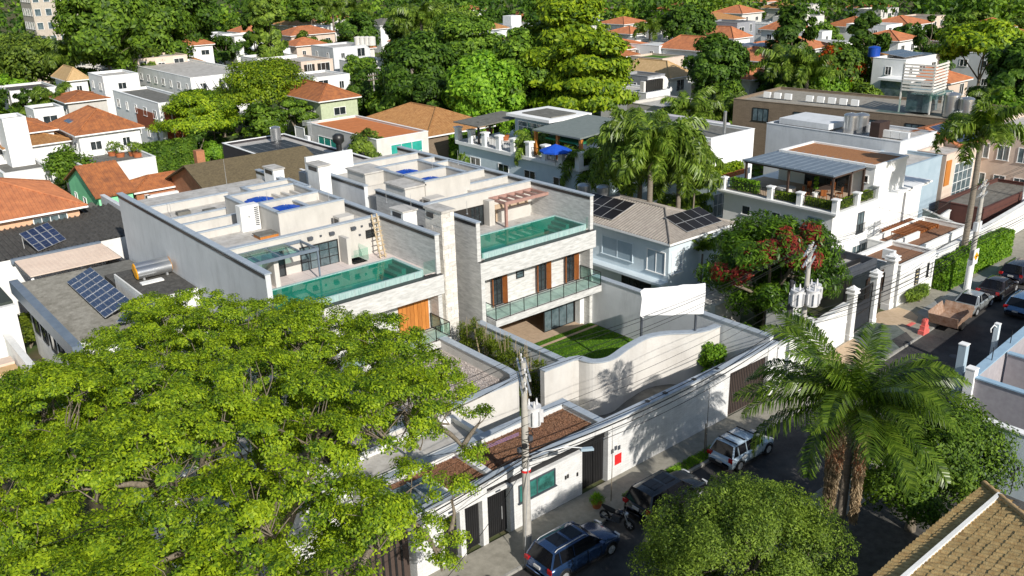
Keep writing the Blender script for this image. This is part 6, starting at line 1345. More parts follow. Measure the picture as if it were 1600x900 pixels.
for k in range(3):
    cx = x0+(x1-x0)*(k+.5)/3; m = MB(); m.prism([(cx+1.3*math.cos(t*math.pi/8), 1.3*math.sin(t*math.pi/8)) for t in range(9)], 0, .3)
    mm = MB(); pts = [(cx+1.3*math.cos(t*math.pi/8), z-1.5+1.3*math.sin(t*math.pi/8)) for t in range(9)]+[(cx-1.3, z-3.4), (cx+1.3, z-3.4)]; N = len(pts)
    mm.add([(a, y0-.25, c) for a, c in pts]+[(a, y0, c) for a, c in pts], [tuple(range(N))]+[(i, i+N, (i+1) % N+N, (i+1) % N) for i in range(N)]); mm.build('arched_window', [WHITE2], b)
b, x0, x1, y0, y1, z = fb_('row of grey boxes')
for k in range(9): x = x0+.5+k*(x1-x0-1)/9; MB().box(x, x+.9, y0+1, y0+1.7, z, z+1.5).build('roof_box', [OFFW], b)
b, x0, x1, y0, y1, z = fb_('large white house with glass bay')
MB().box(x0-3, x0+.5, y0-2.5, y0+2, 3, 6.8).build('glass_bay', [GLASSB], b); MB().box(x0-3.4, x0+.9, y0-2.9, y0+2.4, 6.8, 7.1).build('bay_roof', [WHITE2], b)
water_tank('water_tank', 'bright blue tank on the large white house with the glass bay', x0+1.5, y0+6, z, .9, 1.3, BLUET)
spin_panels('solar_array', 'row of solar panels on the large white house with the glass bay', (x0+3.5, y0+2, z-.2), 1, (1, 0, 0), (0, 1, .12), 4, 2, 1.5, 2, SOLAR)
b, x0, x1, y0, y1, z = fb_('two black solar panels')
spin_panels('solar_array', 'two black solar panels on a small orange roof', (x0+.4, y0+1, z+.45), 1, (1, 0, 0), (0, 1, .4), 3, 2, 1.6, 1.6, SOLARK)
b, x0, x1, y0, y1, z = fb_('orange pyramid roof and one')
k = 2.3/((y1-y0)/2+.5); spin_panels('solar_array', 'single dark roof window on the orange pyramid roof', (x0+.6, (y0+y1)/2, z+.55), 1, (0, 1, 0), (1, 0, k), 2, 2, 1.2, 1.0, SOLAR)
xw, yw = at(117, 232, 4.4)
xw, xw1, yw0, yw1 = dims((132, 262), (112, 240), (246, 246), 4.4)
tv = flat_building('terrace_annexe', 'long white terrace with clay pots before the orange pyramid roof', xw, xw1, yw0, yw1, 4.4, WHITE, 'terrace', GREYR, .7)
for i, (a, b_) in enumerate(((176, 241), (188, 243), (208, 241), (215, 243))):
    x, y = at(a, b_, 3.9); t = thing('potted_plant', ['leftmost clay pot on the long white terrace', 'small clay pot on the long white terrace', 'clay pot with spiky plant on the long white terrace', 'rightmost clay pot on the long white terrace'][i], 'potted plant', (x, y, 3.35)); MB().tube([(x, y, 3.35), (x, y, 4.2)], [.4, .55], 10).build('pot', [CLAYP], t)
    P, dd = clump_pts(np.array([[0, 0, 1.5]]), np.array([[.7, .7, .7]]), 160); link(bpy.data.objects.new('foliage', quads_mesh('pot_plant', leaf_quads(P, dd, .22, .25), [LF_OLV])), t)
x, y = at(88, 26, 14)
tb = thing('apartment_tower', 'tall beige apartment tower at the top left behind the trees', 'building', (x, y, 0))
MB().box(x-5, x+5, y, y+10, 0, 34).build('wall', [pm('beige_tower', (.5,.45,.38), stain=.3, st_c=(.35,.3,.25))], tb)
for f in range(10):
    for k in range(4): win(tb, 'y', y, x-4.6+k*2.4, x-3.2+k*2.4, 2+f*3.1, 3.6+f*3.1, WHITE2, GLASSB, mull=0); win(tb, 'x', x-5, y+.8+k*2.3, y+2.2+k*2.3, 2+f*3.1, 3.6+f*3.1, WHITE2, GLASSB, mull=0)
for i in range(4):
    x, y = at(560+i*7, 68, 7.4); water_tank('water_tank', ['first', 'second', 'third', 'fourth'][i]+' pale water tank from the left on the grey blue modern house', x, y, 7, .9, 1.7, OFFW, 'pale tanks on the grey blue modern house')
for i, (px, py) in enumerate(((1170, 86), (1190, 86))):
    x, y = at(px, py, 6.6); water_tank('water_tank', ['left steel tank behind the dark round tree', 'right steel tank behind the dark round tree'][i], x, y, 5, 1.5, 3.4, STEEL, 'steel tanks behind the dark round tree')

R3 = random.Random(21); fh = 0; tries = 0
def hits(x0, x1, y0, y1):
    for v in FARB.values():
        if x0 < v[2]+2 and x1 > v[1]-2 and y0 < v[4]+2 and y1 > v[3]-2: return True
    return x0 < 114 and x1 > 97 and y0 < 74
WORDS = ('white', 'cream', 'pale grey', 'salmon')
while fh < 84 and tries < 4000:
    tries += 1; px, py = R3.uniform(-20, 1620), R3.uniform(-2, 100); x0, y0 = at(px, py, 6); d = math.hypot(x0, y0)
    if d < 125 or d > 420 or (590 < px < 1010 and d < 210): continue
    w_, d_ = R3.uniform(6.5, 12), R3.uniform(6.5, 11)
    if hits(x0, x0+w_, y0, y0+d_): continue
    wi = R3.randrange(4); wl = (WHITE2, OFFW, GREYW, SALM2)[wi]; z = R3.choice((4.2, 6.4, 6.8, 7.4)); kd = R3.random()
    near_ = min(FARB.items(), key=lambda kv: (kv[1][1]-x0)**2+(kv[1][3]-y0)**2)[0]
    if kd < .5: b = hip_building('distant_house', f'distant {WORDS[wi]} house with orange tiled roof among the trees', x0, x0+w_, y0, y0+d_, z, R3.uniform(1.4, 2.4), wl, R3.choice((TILEB, TILE, TILEB, TILEO)), 'house', .5, 0, 'distant orange roofed houses among the trees')
    else: b = flat_building('distant_house', f'distant {WORDS[wi]} flat roofed house among the trees', x0, x0+w_, y0, y0+d_, z, wl, 'house', R3.choice((ROOFW, GREYR, ROOFW)), .35, None, .25, 0, 'distant flat roofed houses among the trees')
    if kd > .75: MB().box(x0+1.5, x0+w_*.6, y0+2, y0+d_*.6, z-.3, z+2.4).build('upper_storey', [wl], b)
    wins(b, x0, x0+w_, y0, y0+d_, z, fh, 1 if d > 200 else 2); FARB[f'#{fh}'] = (b, x0, x0+w_, y0, y0+d_, z); fh += 1
# ---------------------------------------------------------------- vegetation
LF_FRU = leafm('orange_fruits', (.52,.26,.14), (.34,.15,.08), .2, sc_=4)
def depth(x, y, z): return (Vector((x, y, z))-Vector((0, 0, HC))).dot(_f)
def ptree(px, py, zc, h, rpx, name, label, kind='round', rz=None, k=40, cs=None, n=9000, ls=.2, leaf=None, ratio=1., **kw):
    """tree whose crown centre (height zc) is seen at px, py with a crown radius of rpx pixels"""
    x, y = at(px, py, zc); s = depth(x, y, zc)/FPX; r = rpx*s
    t = make_tree(name, label, h, (r, r*ratio, rz or h-zc), kind, k, cs or r*.3, n, ls, leaf or LF_MID, zc=(zc if kind == 'round' else h-(rz or h-zc)), **kw)
    return put(t, x, y)
# big foreground tree: sub-crowns of small tufts carried on forking limbs
def domed_tree(name, label, trunk, fork, domes, n, ls, leaf, tr=.4, tuft=.5, dens=7., flat=.55, jit=.75, mats2=None):
    t = thing(name, label, 'tree', (0, 0, 0)); C = []; S = []; DC = []; m = MB(); tx, ty = trunk; fork = Vector(fork)
    m.tube([(tx, ty, -.2), ((tx+fork.x)/2+.15, (ty+fork.y)/2, fork.z*.5), tuple(fork)], [tr*1.3, tr, tr*.85], 10, cap=False); mains = []
    for x, y, z, r in sorted(domes, key=lambda q: (q[0]-fork.x)**2+(q[1]-fork.y)**2):
        c = Vector((x, y, z-r*.35))
        if len(mains) < 7: mp = limb(m, fork, c, tr*.55, .07, .22, 7, 7)
        else: q = min(mains, key=lambda pp: (c-pp[-3]).length); mp = limb(m, q[-3], c, .13, .045, .2, 6, 6)
        mains.append(mp); k = max(5, int(dens*r*r))
        for i in range(k):
            a = rnd.uniform(0, 6.283); tt = math.sqrt(rnd.random())*1.02; px, py, pz = x+r*tt*math.cos(a), y+r*tt*math.sin(a), z+r*flat*math.sqrt(max(0, 1.05-tt*tt))-(r*.35 if rnd.random() < .18 else 0)
            s = tuft*rnd.uniform(.6, 1.2); C.append((px, py, pz)); S.append((s, s, s*.5)); DC.append((x, y, z-r*.3))
            if i % 4 == 0: limb(m, mp[-1-(i % 3)], (px, py, pz-.1), .026, .009, .4, 4, 4)
    m.build('trunk', [BARK], t, local=True); C = np.array(C); S = np.array(S); DC = np.array(DC); idx = nrs.choice(len(C), n, p=S[:, 0]**2/(S[:, 0]**2).sum()); d = nrs.normal(0, 1, (n, 3)); d[:, 2] += .5; d /= np.linalg.norm(d, axis=1, keepdims=True); P = C[idx]+d*S[idx]*(nrs.uniform(.06, 1.15, n)**.5)[:, None]
    q = P-DC[idx]; q /= np.linalg.norm(q, axis=1, keepdims=True)+1e-6; V = leaf_quads(P, d*.5+q*1.1, ls, .5, .5)
    link(bpy.data.objects.new('crown', quads_mesh(name, V, [leaf])), t); return t
dm = []; q = 0
HULL = [(-60, 660), (0, 632), (70, 610), (130, 590), (190, 545), (245, 500), (290, 492), (350, 512), (430, 506), (520, 512), (590, 538), (640, 580), (655, 620), (630, 660), (560, 700), (520, 750), (560, 800), (600, 850), (590, 960), (300, 1040), (-60, 1040)]
def inside(x, y):
    c = False
    for (xa, ya), (xb, yb) in zip(HULL, HULL[1:]+HULL[:1]):
        if (ya > y) != (yb > y) and x < (xb-xa)*(y-ya)/(yb-ya)+xa: c = not c
    return c
while len(dm) < 120 and q < 12000:
    q += 1; px, py = rnd.uniform(-60, 680), rnd.uniform(470, 1030)
    if not inside(px, py): continue
    tt = min(1, math.hypot((px-330)/420, (py-740)/330)); z = 7.4+3.6*math.sqrt(max(0, 1-.95*tt*tt))+rnd.uniform(-.7, .6); x, y = at(px, py, z); r = rnd.uniform(1.2, 2.3)
    if any((x-b[0])**2+(y-b[1])**2 < (.63*(r+b[3]))**2 for b in dm): continue
    dm.append((x, y, z, r))
n0 = len(dm); q = 0
while len(dm) < n0+80 and q < 9000:
    q += 1; px, py = rnd.uniform(-60, 660), rnd.uniform(500, 1030)
    if not inside(px, py): continue
    tt = min(1, math.hypot((px-330)/420, (py-740)/330)); z = 5.7+3.0*math.sqrt(max(0, 1-.95*tt*tt)); x, y = at(px, py, z); r = rnd.uniform(1.1, 1.8)
    if any((x-b[0])**2+(y-b[1])**2 < (.6*(r+b[3]))**2 for b in dm[n0:]): continue
    dm.append((x, y, z, r))
for px, py, z, r in ((722, 615, 7.6, .95), (748, 655, 7.2, .6), (700, 655, 7.4, .7), (655, 690, 7.6, 1.1), (705, 770, 6.2, .9), (640, 760, 7, 1.1), (705, 835, 4.6, .8), (610, 830, 6.2, 1.2), (738, 715, 6.6, .6), (690, 885, 3.6, .7), (620, 650, 8.4, 1.0), (555, 850, 7, 1.4), (665, 610, 8.2, .8), (655, 825, 5.6, .8)):
    x, y = at(px, py, z); dm.append((x, y, z, r))
domed_tree('spreading_tree', 'huge yellow green spreading tree filling the lower left foreground', (11.8, 26.9), (11.2, 28.5, 4.6), dm, 480000, .062, LF_YEL, .55, .42, 9., .8)
tl_ = make_tree('small_tree', 'light green small tree by the yard wall at the left edge', 6, (3.2, 3.6, 2.4), 'round', 40, .8, 16000, .12, LF_BRT, trunk_r=.15, limbs=18); put(tl_, *at(70, 640, 4))
# round tree bottom centre and tree behind palm
t = make_tree('round_tree', 'dense round olive green tree beside the parked black car', 7.0, (3.9, 3.9, 3.2), 'round', 150, .72, 130000, .058, LF_OLV, trunk_r=.22, limbs=40, zc=3.9, jit=.9, asp=.4); put(t, 24.2, 16.0)
t = make_tree('round_tree', 'dark green round tree standing behind the big palm', 6.3, (3.7, 3.4, 2.6), 'round', 70, .85, 42000, .085, LF_MID, trunk_r=.22, limbs=24, zc=3.8); put(t, *at(1438, 720, 3.8))
# foreground palm with hanging fruit stalks
fr1 = [frond_mesh('frond', 5.2, .66, .8, 90, 1.0, 0.04, .3, LF_PAD, rise=.8, seg=18), frond_mesh('frond', 4.9, .86, .95, 86, 1.0, 0.04, .25, LF_PAD, rise=.7, seg=18), frond_mesh('frond', 5.0, .55, .6, 74, 1.1, 0.04, .24, LF_PAD, rise=.6, seg=18)]
pm1 = make_palm('palm', 'large feathery palm with two hanging dry fruit clusters at the street edge', 7.3, 34, 4.8, fr1, 0.2, None, low=-.72)
for cx, cy, L0, w0 in ((-.85, .15, 4.4, .46), (-.05, -.62, 4.9, .34)):
    n = 3200; tt = nrs.rand(n)**.9; a = nrs.uniform(0, 6.283, n); rr_ = w0*(np.minimum(1, tt*5+.3))*(1-.5*tt)*nrs.uniform(.4, 1, n)
    P = np.stack([cx+rr_*np.cos(a), cy+rr_*np.sin(a), 7.0-tt*L0], 1); A = np.stack([nrs.normal(0, .05, n), nrs.normal(0, .05, n), -np.ones(n)*.17], 1); B = nrs.normal(0, 1, (n, 3)); B[:, 2] = 0; B /= np.linalg.norm(B, axis=1, keepdims=True); B *= .013
    mi = np.where((tt > .22) & (tt < .5) & (nrs.rand(n) < .4), 1, 0)
    link(bpy.data.objects.new('fruit_cluster', quads_mesh('fruit_cluster', np.stack([P-A-B, P-A+B, P+A+B, P+A-B], 1), [LF_DRY, LF_FRU], mi)), pm1)
    q = MB(); q.tube([(0, 0, 7.3), (cx*.7, cy*.7, 7.5), (cx, cy, 6.9)], .06, 6); q.build('fruit_stem', [LF_RED], pm1, local=True)
put(pm1, 32.6, 16.9, 0, 0)
# mango tree
mg = make_tree('mango_tree', 'mango tree with flushes of dark red young leaves in front of the white terrace house', 8.6, (4.9, 4.6, 3.4), 'round', 95, .95, 36000, .19, LF_MAN, trunk_r=.3, limbs=30, zc=5.2, mats2=(LF_RED, .2, 1), asp=.28); put(mg, 50.6, 33.2)
# queen palms
frj = [frond_mesh('frond', 4.6, 1.05, 1.2, 84, 1.15, .085, .8, LF_PAL, rise=.95, seg=12), frond_mesh('frond', 4.3, 1.3, 1.2, 78, 1.15, .085, .85, LF_PAL, rise=.75, seg=12)]
QG = 'drooping queen palms behind the modern house'
for i, (px, py, h, nf, s, lb) in enumerate(((1018, 236, 9.4, 26, 1.15, 'tallest queen palm with visible trunk in the centre of the palm cluster'), (1062, 262, 7.6, 20, 1.05, 'queen palm on the right of the palm cluster, beside the planter terrace'), (975, 258, 7.6, 20, 1.05, 'queen palm on the left of the palm cluster'), (1000, 215, 10.2, 18, 1., 'queen palm at the back of the palm cluster'),
     (838, 232, 7.4, 15, .85, 'slim queen palm in front of the blue parasol terrace'), (862, 262, 5.4, 14, .8, 'low palm at the foot of the pale blue terrace wall'), (925, 262, 6.2, 14, .9, 'dark palm between the terrace wall and the palm cluster'), (745, 248, 5.0, 13, .75, 'light green palm left of the terrace house'), (1068, 330, 3.9, 14, .8, 'low bushy palm behind the pale blue house roof'),
     (1548, 158, 8, 14, .8, 'big dark palm behind the brick building tanks'), (1585, 140, 8, 14, .8, 'palm at the right edge behind the brick building'))):
    x, y = at(px, py, h); p = make_palm('queen_palm', lb, h, nf+8, 4, frj, .2, QG if i < 4 else None, low=-1.0); put(p, x, y, 0, i*.7, s if True else 1)
    p.scale = (s, s, s)
    x, y = at(px, py, h*s); p.location = (x, y, 0)
pr = make_palm('queen_palm', 'tall leaning palm with hanging yellow flowers on the pavement by the walls', 11.5, 15, 4, frj, .22, None, low=-.7); x, y = at(1508, 372, 0.5)
xx, yy = at(1525, 232, 11.5); xx0, yy0 = at(1508, 372, 3.0); put(pr, xx0, yy0, 0, 1.0); 
# small leafy palms in the garden of the pale blue house
fs2 = [frond_mesh('frond', 2.0, .7, .6, 26, .5, .05, .2, LF_PAL, rise=.9, seg=8)]
for px, py, h, lb in ((1098, 395, 4.4, 'small palm against the sunlit wall of the pale blue house'), (1085, 300, 6.0, 'small feathery palm right of the palm cluster')):
    p = make_palm('small_palm', lb, h, 13, 2, fs2, .08, None, low=-.3); x, y = at(px, py, h); put(p, x, y)
# banana and broad leaved plants along the garden wall
def banana(label, x, y, n=7, L=1.3, leaf=LF_BRT):
    t = thing('banana_plant', label, 'plant', (0, 0, 0), None); me = None
    for i in range(n):
        if me is None:
            m = []; seg = 6
            for k in range(seg):
                f0, f1 = k/seg, (k+1)/seg; w0, w1 = .24*math.sin(math.pi*min(.98, f0+.08))**.6, .24*math.sin(math.pi*min(.98, f1+.05))**.6
                z = lambda f: .55*math.sin(f*2.2)*L; xx = lambda f: f*L*.8
                m.append([(xx(f0), -w0, z(f0)-.05), (xx(f0), 0, z(f0)), (xx(f1), 0, z(f1)), (xx(f1), -w1, z(f1)-.05)]); m.append([(xx(f0), 0, z(f0)), (xx(f0), w0, z(f0)-.05), (xx(f1), w1, z(f1)-.05), (xx(f1), 0, z(f1))])
            me = quads_mesh('leaf', np.array(m, float), [leaf])
        o = bpy.data.objects.new('leaf', me); link(o, t); o.location = (0, 0, .5+.12*i); o.rotation_euler = (0, -rnd.uniform(.1, .7), i*2.4); 
    MB().tube([(0, 0, 0), (0, 0, 1.3)], [.09, .05], 8).build('stem', [LF_BRT], t, local=True); return put(t, x, y)
bl = [(44.3, 44.2, 'banana plant behind the garden wall nearest the balcony'), (44.6, 42.6, 'yellow green broad leaved plant behind the garden wall'), (44.4, 40.8, 'banana plant behind the garden wall left of the white board'), (44.9, 39.3, 'banana plant between garden wall and pale blue house'), (44.3, 37.2, 'banana plant hidden partly by the white board'), (46.6, 34.8, 'banana plant right of the white board'), (46.2, 33.0, 'lowest banana plant in the mango garden')]
for i, (x, y, lb) in enumerate(bl): banana(lb, x, y, 8, 1.5); 
# bamboo hedge between the lots
mb_lab = ['first', 'second', 'third', 'fourth', 'fifth', 'sixth', 'seventh']
for i in range(7):
    x, y = 31.1+.25*(i % 2), 42.4-i*1.02; t = thing('bamboo_clump', f'{mb_lab[i]} bamboo clump of the row, counted from the stone column', 'bamboo', (x, y, 0), 'bamboo row between the garden walls')
    m = MB()
    for q in range(7): dx, dy = rnd.uniform(-.45, .45), rnd.uniform(-.4, .4); m.tube([(x+dx*.4, y+dy*.4, 0), (x+dx*.8, y+dy*.8, 2.4), (x+dx*1.3, y+dy*1.3, 4.2)], [.025, .02, .008], 5)
    m.build('canes', [TIMB], t)
    C = np.array([[rnd.uniform(-.6, .6), rnd.uniform(-.5, .5), rnd.uniform(1.2, 4.1-.12*i)] for _ in range(22)]); P, dd = clump_pts(C, np.tile([.34, .34, .34], (22, 1)), 2600, .2); link(bpy.data.objects.new('foliage', quads_mesh('bamboo_foliage', leaf_quads(P, dd*[1, 1, .3], .1, .22, .8), [LF_BAM])), t)
# shrubs in gardens and patio
s = make_shrub('conical_shrub', 'narrow bright green shrub in the patio against the curved wall', 1.0, 3.2, 6500, .09, LF_BRT, 22, None, 'round'); put(s, 42.0, 31.3, 0, 0, (.95, .95, 1))
s = make_shrub('shrub', 'low ferny plants behind the curved wall under the white board', .9, 1.0, 1800, .14, LF_BAM, 8); put(s, 41.9, 33.6, .2, 0, (1.6, .7, 1))
for i, (x, y, r, h, lf) in enumerate(((52.5, 35.4, 1.3, 1.6, LF_OLV), (48.3, 33.2, 1.2, 1.5, LF_DRK), (54, 32.5, .9, 1.3, LF_MID), (46.8, 31.2, 1.1, 1.4, LF_DRK), (51.8, 31.2, .9, 1.2, LF_OLV), (49.7, 30.5, 1.0, 1.7, LF_MID))):
    put(make_shrub('shrub', ['olive shrub behind the mango trunk', 'dark shrub left of the garden pavilion', 'green shrub beside the white gate column', 'dark shrub just inside the stepped white wall', 'low olive shrub by the mango trunk', 'leafy shrub between the black pole and the wall'][i], r, h, 1600, .13, lf, 10), x, y)
for i, (a, b, c) in enumerate(((33.5, 42.6, .35), (33.6, 40.3, .35), (33.6, 36.6, .4), (33.8, 34.9, .45))): put(make_shrub('shrub', ['small dark plant at the lawn edge nearest the glass doors', 'small dark plant beside the straight garden wall', 'dark plant in the near left of the lawn', 'dark plant at the wall bend by the lawn'][i], c, .7, 260, .16, LF_DRK, 4, None, 'round', 'plant', .3), a, b, .2)
s = make_shrub('shrub', 'bushy dark foliage on the yard wall left of the ribbed grey roof', 1.5, 2.8, 3500, .14, LF_BAM, 12); x, y = at(38, 500, 2.2); put(s, x, y)
s = make_shrub('shrub', 'green shrub between the mint green house and the dark corrugated roof', 1.8, 2.2, 3000, .15, LF_MID, 12); x, y = at(158, 350, 1); put(s, x, y, 0, 0, (1, 2.2, 1))
s = make_shrub('shrub', 'round green bush behind the mint green house', 3.2, 3.6, 5000, .2, LF_MID, 20); x, y = at(112, 268, 3.2); put(s, x, y, 2.0)
t = thing('potted_plant', 'spiky grass tuft in an orange pot by the motorbike', 'potted plant', (27.0, 26.6, .13)); MB().tube([(27.0, 26.6, .13), (27.0, 26.6, .45)], [.2, .28], 12).build('pot', [CLAYP], t)
P = np.zeros((260, 3)); a = nrs.uniform(0, 6.28, 260); r = nrs.uniform(.05, .4, 260); P[:, 0] = r*np.cos(a); P[:, 1] = r*np.sin(a); P[:, 2] = .75-r*.9; link(bpy.data.objects.new('foliage', quads_mesh('tuft', leaf_quads(P, np.stack([np.cos(a), np.sin(a), a*0], 1), .22, .08, .3), [LF_BRT])), t)
# rail-top garden greenery around the big white house
for i, (px, py, z, r, h, lf) in enumerate(((1490, 375, 1.5, 2.0, 2.6, LF_BRT), (1405, 335, 2.2, 1.6, 2.6, LF_BRT), (1425, 350, 1.2, 2.4, 1.6, LF_DRK))):
    x, y = at(px, py, z); put(make_shrub('shrub', ['bright rounded bush under the leaning palm', 'clipped bush behind the white terrace house corner', 'dark hedge behind the slatted pergola'][i], r, h, 3000, .14, lf, 12), x, y)
# ---- middle distance trees
Ts = [
 (415, 140, 7, 10.5, 78, 'layer', 'bright green tree in flat layers right of the red panelled house', LF_YEL, 60, 26000, .2, {}),
 (310, 185, 5.5, 8.5, 62, 'layer', 'bright layered tree in front of the red panelled house', LF_YEL, 50, 20000, .18, {}),
 (462, 185, 4, 6.5, 35, 'layer', 'small green tree before the white house with orange roof', LF_MID, 24, 7000, .2, {}),
 (572, 246, 4.6, 7.6, 33, 'round', 'olive green tree behind the right modern house', LF_OLV, 34, 12000, .15, {}),
 (640, 232, 3, 4.5, 16, 'round', 'thin pale shrub tree by the white house with green window', LF_OLV, 10, 1200, .12, {}),
 (770, 243, 3.6, 5.2, 28, 'round', 'bright green bush tree at the foot of the terrace house', LF_BRT, 20, 6000, .16, {}),
 (660, 120, 9, 15, 62, 'round', 'tall dark tree at the left of the central tree mass', LF_DRK, 60, 18000, .34, {}),
 (725, 100, 10, 16, 72, 'layer', 'broad dark green layered tree in the centre of the tree mass', LF_MID, 70, 22000, .34, {}),
 (755, 150, 8, 13, 60, 'round', 'leafy green tree in front of the central tree mass', LF_BRT, 56, 18000, .33, {}),
 (668, 170, 6, 10, 42, 'round', 'dark leafy tree behind the ivy house', LF_DRK, 40, 11000, .28, {}),
 (820, 120, 10, 16, 62, 'round', 'tall bright tree right of the central tree mass', LF_MID, 60, 18000, .34, {}),
 (880, 95, 12, 19, 80, 'layer', 'tallest bright yellow green tree with tiered foliage', LF_YEL, 90, 30000, .34, {}),
 (920, 140, 9, 15, 76, 'layer', 'wide bright green tiered tree in front of the tallest one', LF_YEL, 80, 26000, .32, {}),
 (860, 165, 6, 10, 50, 'round', 'dark lower tree under the bright tiered trees', LF_DRK, 40, 12000, .3, {}),
 (690, 58, 10, 16, 62, 'umbrella', 'broad brownish green umbrella tree behind the central mass', LF_OLV, 60, 12000, .45, {}),
 (640, 60, 10, 17, 40, 'round', 'dark tree at the back left of the central mass', LF_DRK, 36, 8000, .5, {}),
 (1118, 112, 8, 13, 48, 'round', 'dark round tree beside the orange roof with black solar panels', LF_DRK, 50, 15000, .33, {}),
 (1135, 170, 5, 9, 36, 'round', 'green tree below the dark round tree', LF_MID, 30, 8000, .28, {}),
 (1240, 70, 9, 15, 40, 'round', 'dark green tree left of the flowering tree', LF_DRK, 40, 9000, .42, {}),
 (1310, 112, 7, 11, 48, 'round', 'tree covered with orange red blossom before the large white house', LF_MID, 60, 15000, .3, {'mats2': (LF_ORG, .35)}),
 (1270, 140, 5, 9, 44, 'round', 'leafy green tree behind the brick building', LF_BRT, 40, 10000, .32, {}),
 (1215, 135, 5, 10, 36, 'round', 'dark palmy tree behind the left end of the brick building', LF_DRK, 34, 9000, .3, {}),
 (1345, 160, 4, 6, 34, 'round', 'low olive tree behind the brick building roof', LF_OLV, 26, 6000, .28, {}),
 (1357, 62, 9, 14, 30, 'round', 'dark round tree between the white houses under the hill', LF_DRK, 34, 8000, .42, {}),
 (1448, 62, 9, 13, 18, 'round', 'small dark crowned tree by the small orange roof under the hill', LF_DRK, 16, 2500, .42, {}),
 (1535, 88, 9, 14, 62, 'umbrella', 'wide bright umbrella tree at the right below the hill', LF_YEL, 60, 14000, .42, {}),
 (1590, 125, 8, 13, 46, 'round', 'dark tree at the right edge above the palms', LF_DRK, 40, 9000, .4, {}),
 (1575, 195, 5, 9, 44, 'round', 'bright leafy tree at the right edge behind the beige block', LF_BRT, 36, 9000, .26, {}),
 (1540, 215, 4.5, 7, 30, 'round', 'green tree behind the cream house with blue solar panels', LF_MID, 24, 6000, .24, {}),
 (235, 110, 6, 10.5, 22, 'round', 'narrow columnar olive tree beside the pinkish white house', LF_OLV, 26, 6000, .26, {}),
 (160, 50, 14, 25, 62, 'round', 'huge dark green tree at the upper left', LF_MID, 80, 18000, .5, {}),
 (230, 45, 13, 24, 62, 'round', 'second huge green tree right of the first at the upper left', LF_MID, 80, 18000, .5, {}),
 (290, 30, 13, 22, 48, 'round', 'tall green tree at the upper left behind the white houses', LF_DRK, 60, 12000, .5, {}),
 (205, 88, 6, 10, 48, 'layer', 'bright flat tree in front of the two huge trees', LF_MID, 40, 9000, .34, {}),
 (60, 95, 8, 13, 62, 'round', 'brownish green tree at the upper left edge', LF_OLV, 60, 12000, .36, {}),
 (20, 108, 6, 11, 40, 'round', 'dark tree low at the upper left edge', LF_DRK, 36, 8000, .36, {}),
 (395, 38, 13, 26, 17, 'round', 'very tall dark conifer, the darker of the pair', LF_DRK, 60, 8000, .45, {'rz': 14}),
 (420, 46, 12, 23, 24, 'round', 'very tall lighter conifer right of the dark one', LF_OLV, 60, 9000, .45, {'rz': 12}),
 (485, 22, 10, 16, 34, 'layer', 'pale green tree beyond the orange roofs', LF_MID, 36, 6000, .55, {}),
 (560, 55, 7, 12, 34, 'round', 'round green tree behind the grey blue modern house', LF_DRK, 34, 6000, .45, {}),
 (348, 78, 5, 8, 32, 'round', 'green trees behind the slanted fins house', LF_DRK, 24, 5000, .34, {}),
 (560, 108, 4, 7, 26, 'round', 'green bushes between the beige and the grey blue houses', LF_MID, 24, 5000, .3, {}),
 (572, 150, 5, 9, 30, 'round', 'dark leafy tree by the wooden street pole', LF_DRK, 28, 7000, .26, {}),
 (478, 78, 4, 8, 20, 'round', 'olive tree between the orange roofs and the beige house', LF_OLV, 18, 3000, .34, {}),
 (1072, 48, 9, 14, 40, 'round', 'dark trees between the orange roofs at the right middle', LF_DRK, 36, 7000, .45, {}),
 (1000, 85, 4, 6, 18, 'round', 'dark bush below the orange roofs in the middle', LF_DRK, 14, 2000, .34, {}),
 (1138, 60, 4, 7, 16, 'round', 'green bush before the orange hip roofed house', LF_MID, 14, 2000, .4, {}),
 (45, 165, 4, 7, 24, 'round', 'dark green tree at the left behind the creeper box', LF_DRK, 22, 4000, .25, {}),
 (330, 240, 2.4, 4, 22, 'round', 'bright green bush behind the brown shingle roof', LF_BRT, 16, 3500, .18, {}),
 (305, 228, 3, 5, 26, 'round', 'dark bush under the bright layered tree', LF_DRK, 20, 3500, .2, {}),
]
for i, (px, py, zc, h, rp, kd, lb, lf, k, n, ls, kw) in enumerate(Ts):
    rz = kw.pop('rz', None); ptree(px, py, zc, h, rp, 'tree', lb, kd, rz, k, None, n, ls, lf, **kw, limbs=12)
for px, py, h, lb, s in ((108, 92, 9, 'bright green palm in the gap of the upper left trees', 1.5), (88, 160, 4.5, 'low bushy palm behind the orange pyramid roof', 1.1), (1225, 105, 9, 'palm beside the flowering tree', 1.3), (1262, 118, 8, 'second palm beside the flowering tree', 1.3), (1390, 120, 6, 'palm under the glass bay of the large white house', 1.1), (1425, 112, 6, 'small palm right of the glass bay', 1.), (657, 32, 15, 'tall palm rising over the central trees', 1.3), (640, 40, 14, 'second tall palm rising over the central trees', 1.2), (1015, 48, 9, 'pale palm beside the orange roofs', 1.1), (1130, 178, 5, 'palm under the dark round tree', 1.), (1075, 178, 6, 'palm before the beige flat house', 1.1), (555, 20, 12, 'pale distant palm above the trees', 1.3), (520, 16, 12, 'another pale distant palm above the trees', 1.3), (1245, 165, 4, 'bushy palm by the brick building row of air conditioners', 1.)):
    p = make_palm('queen_palm', lb, h/s, 15, 4, frj, .22, None, low=-.6); x, y = at(px, py, h); put(p, x, y, 0, rnd.random()*6, s)
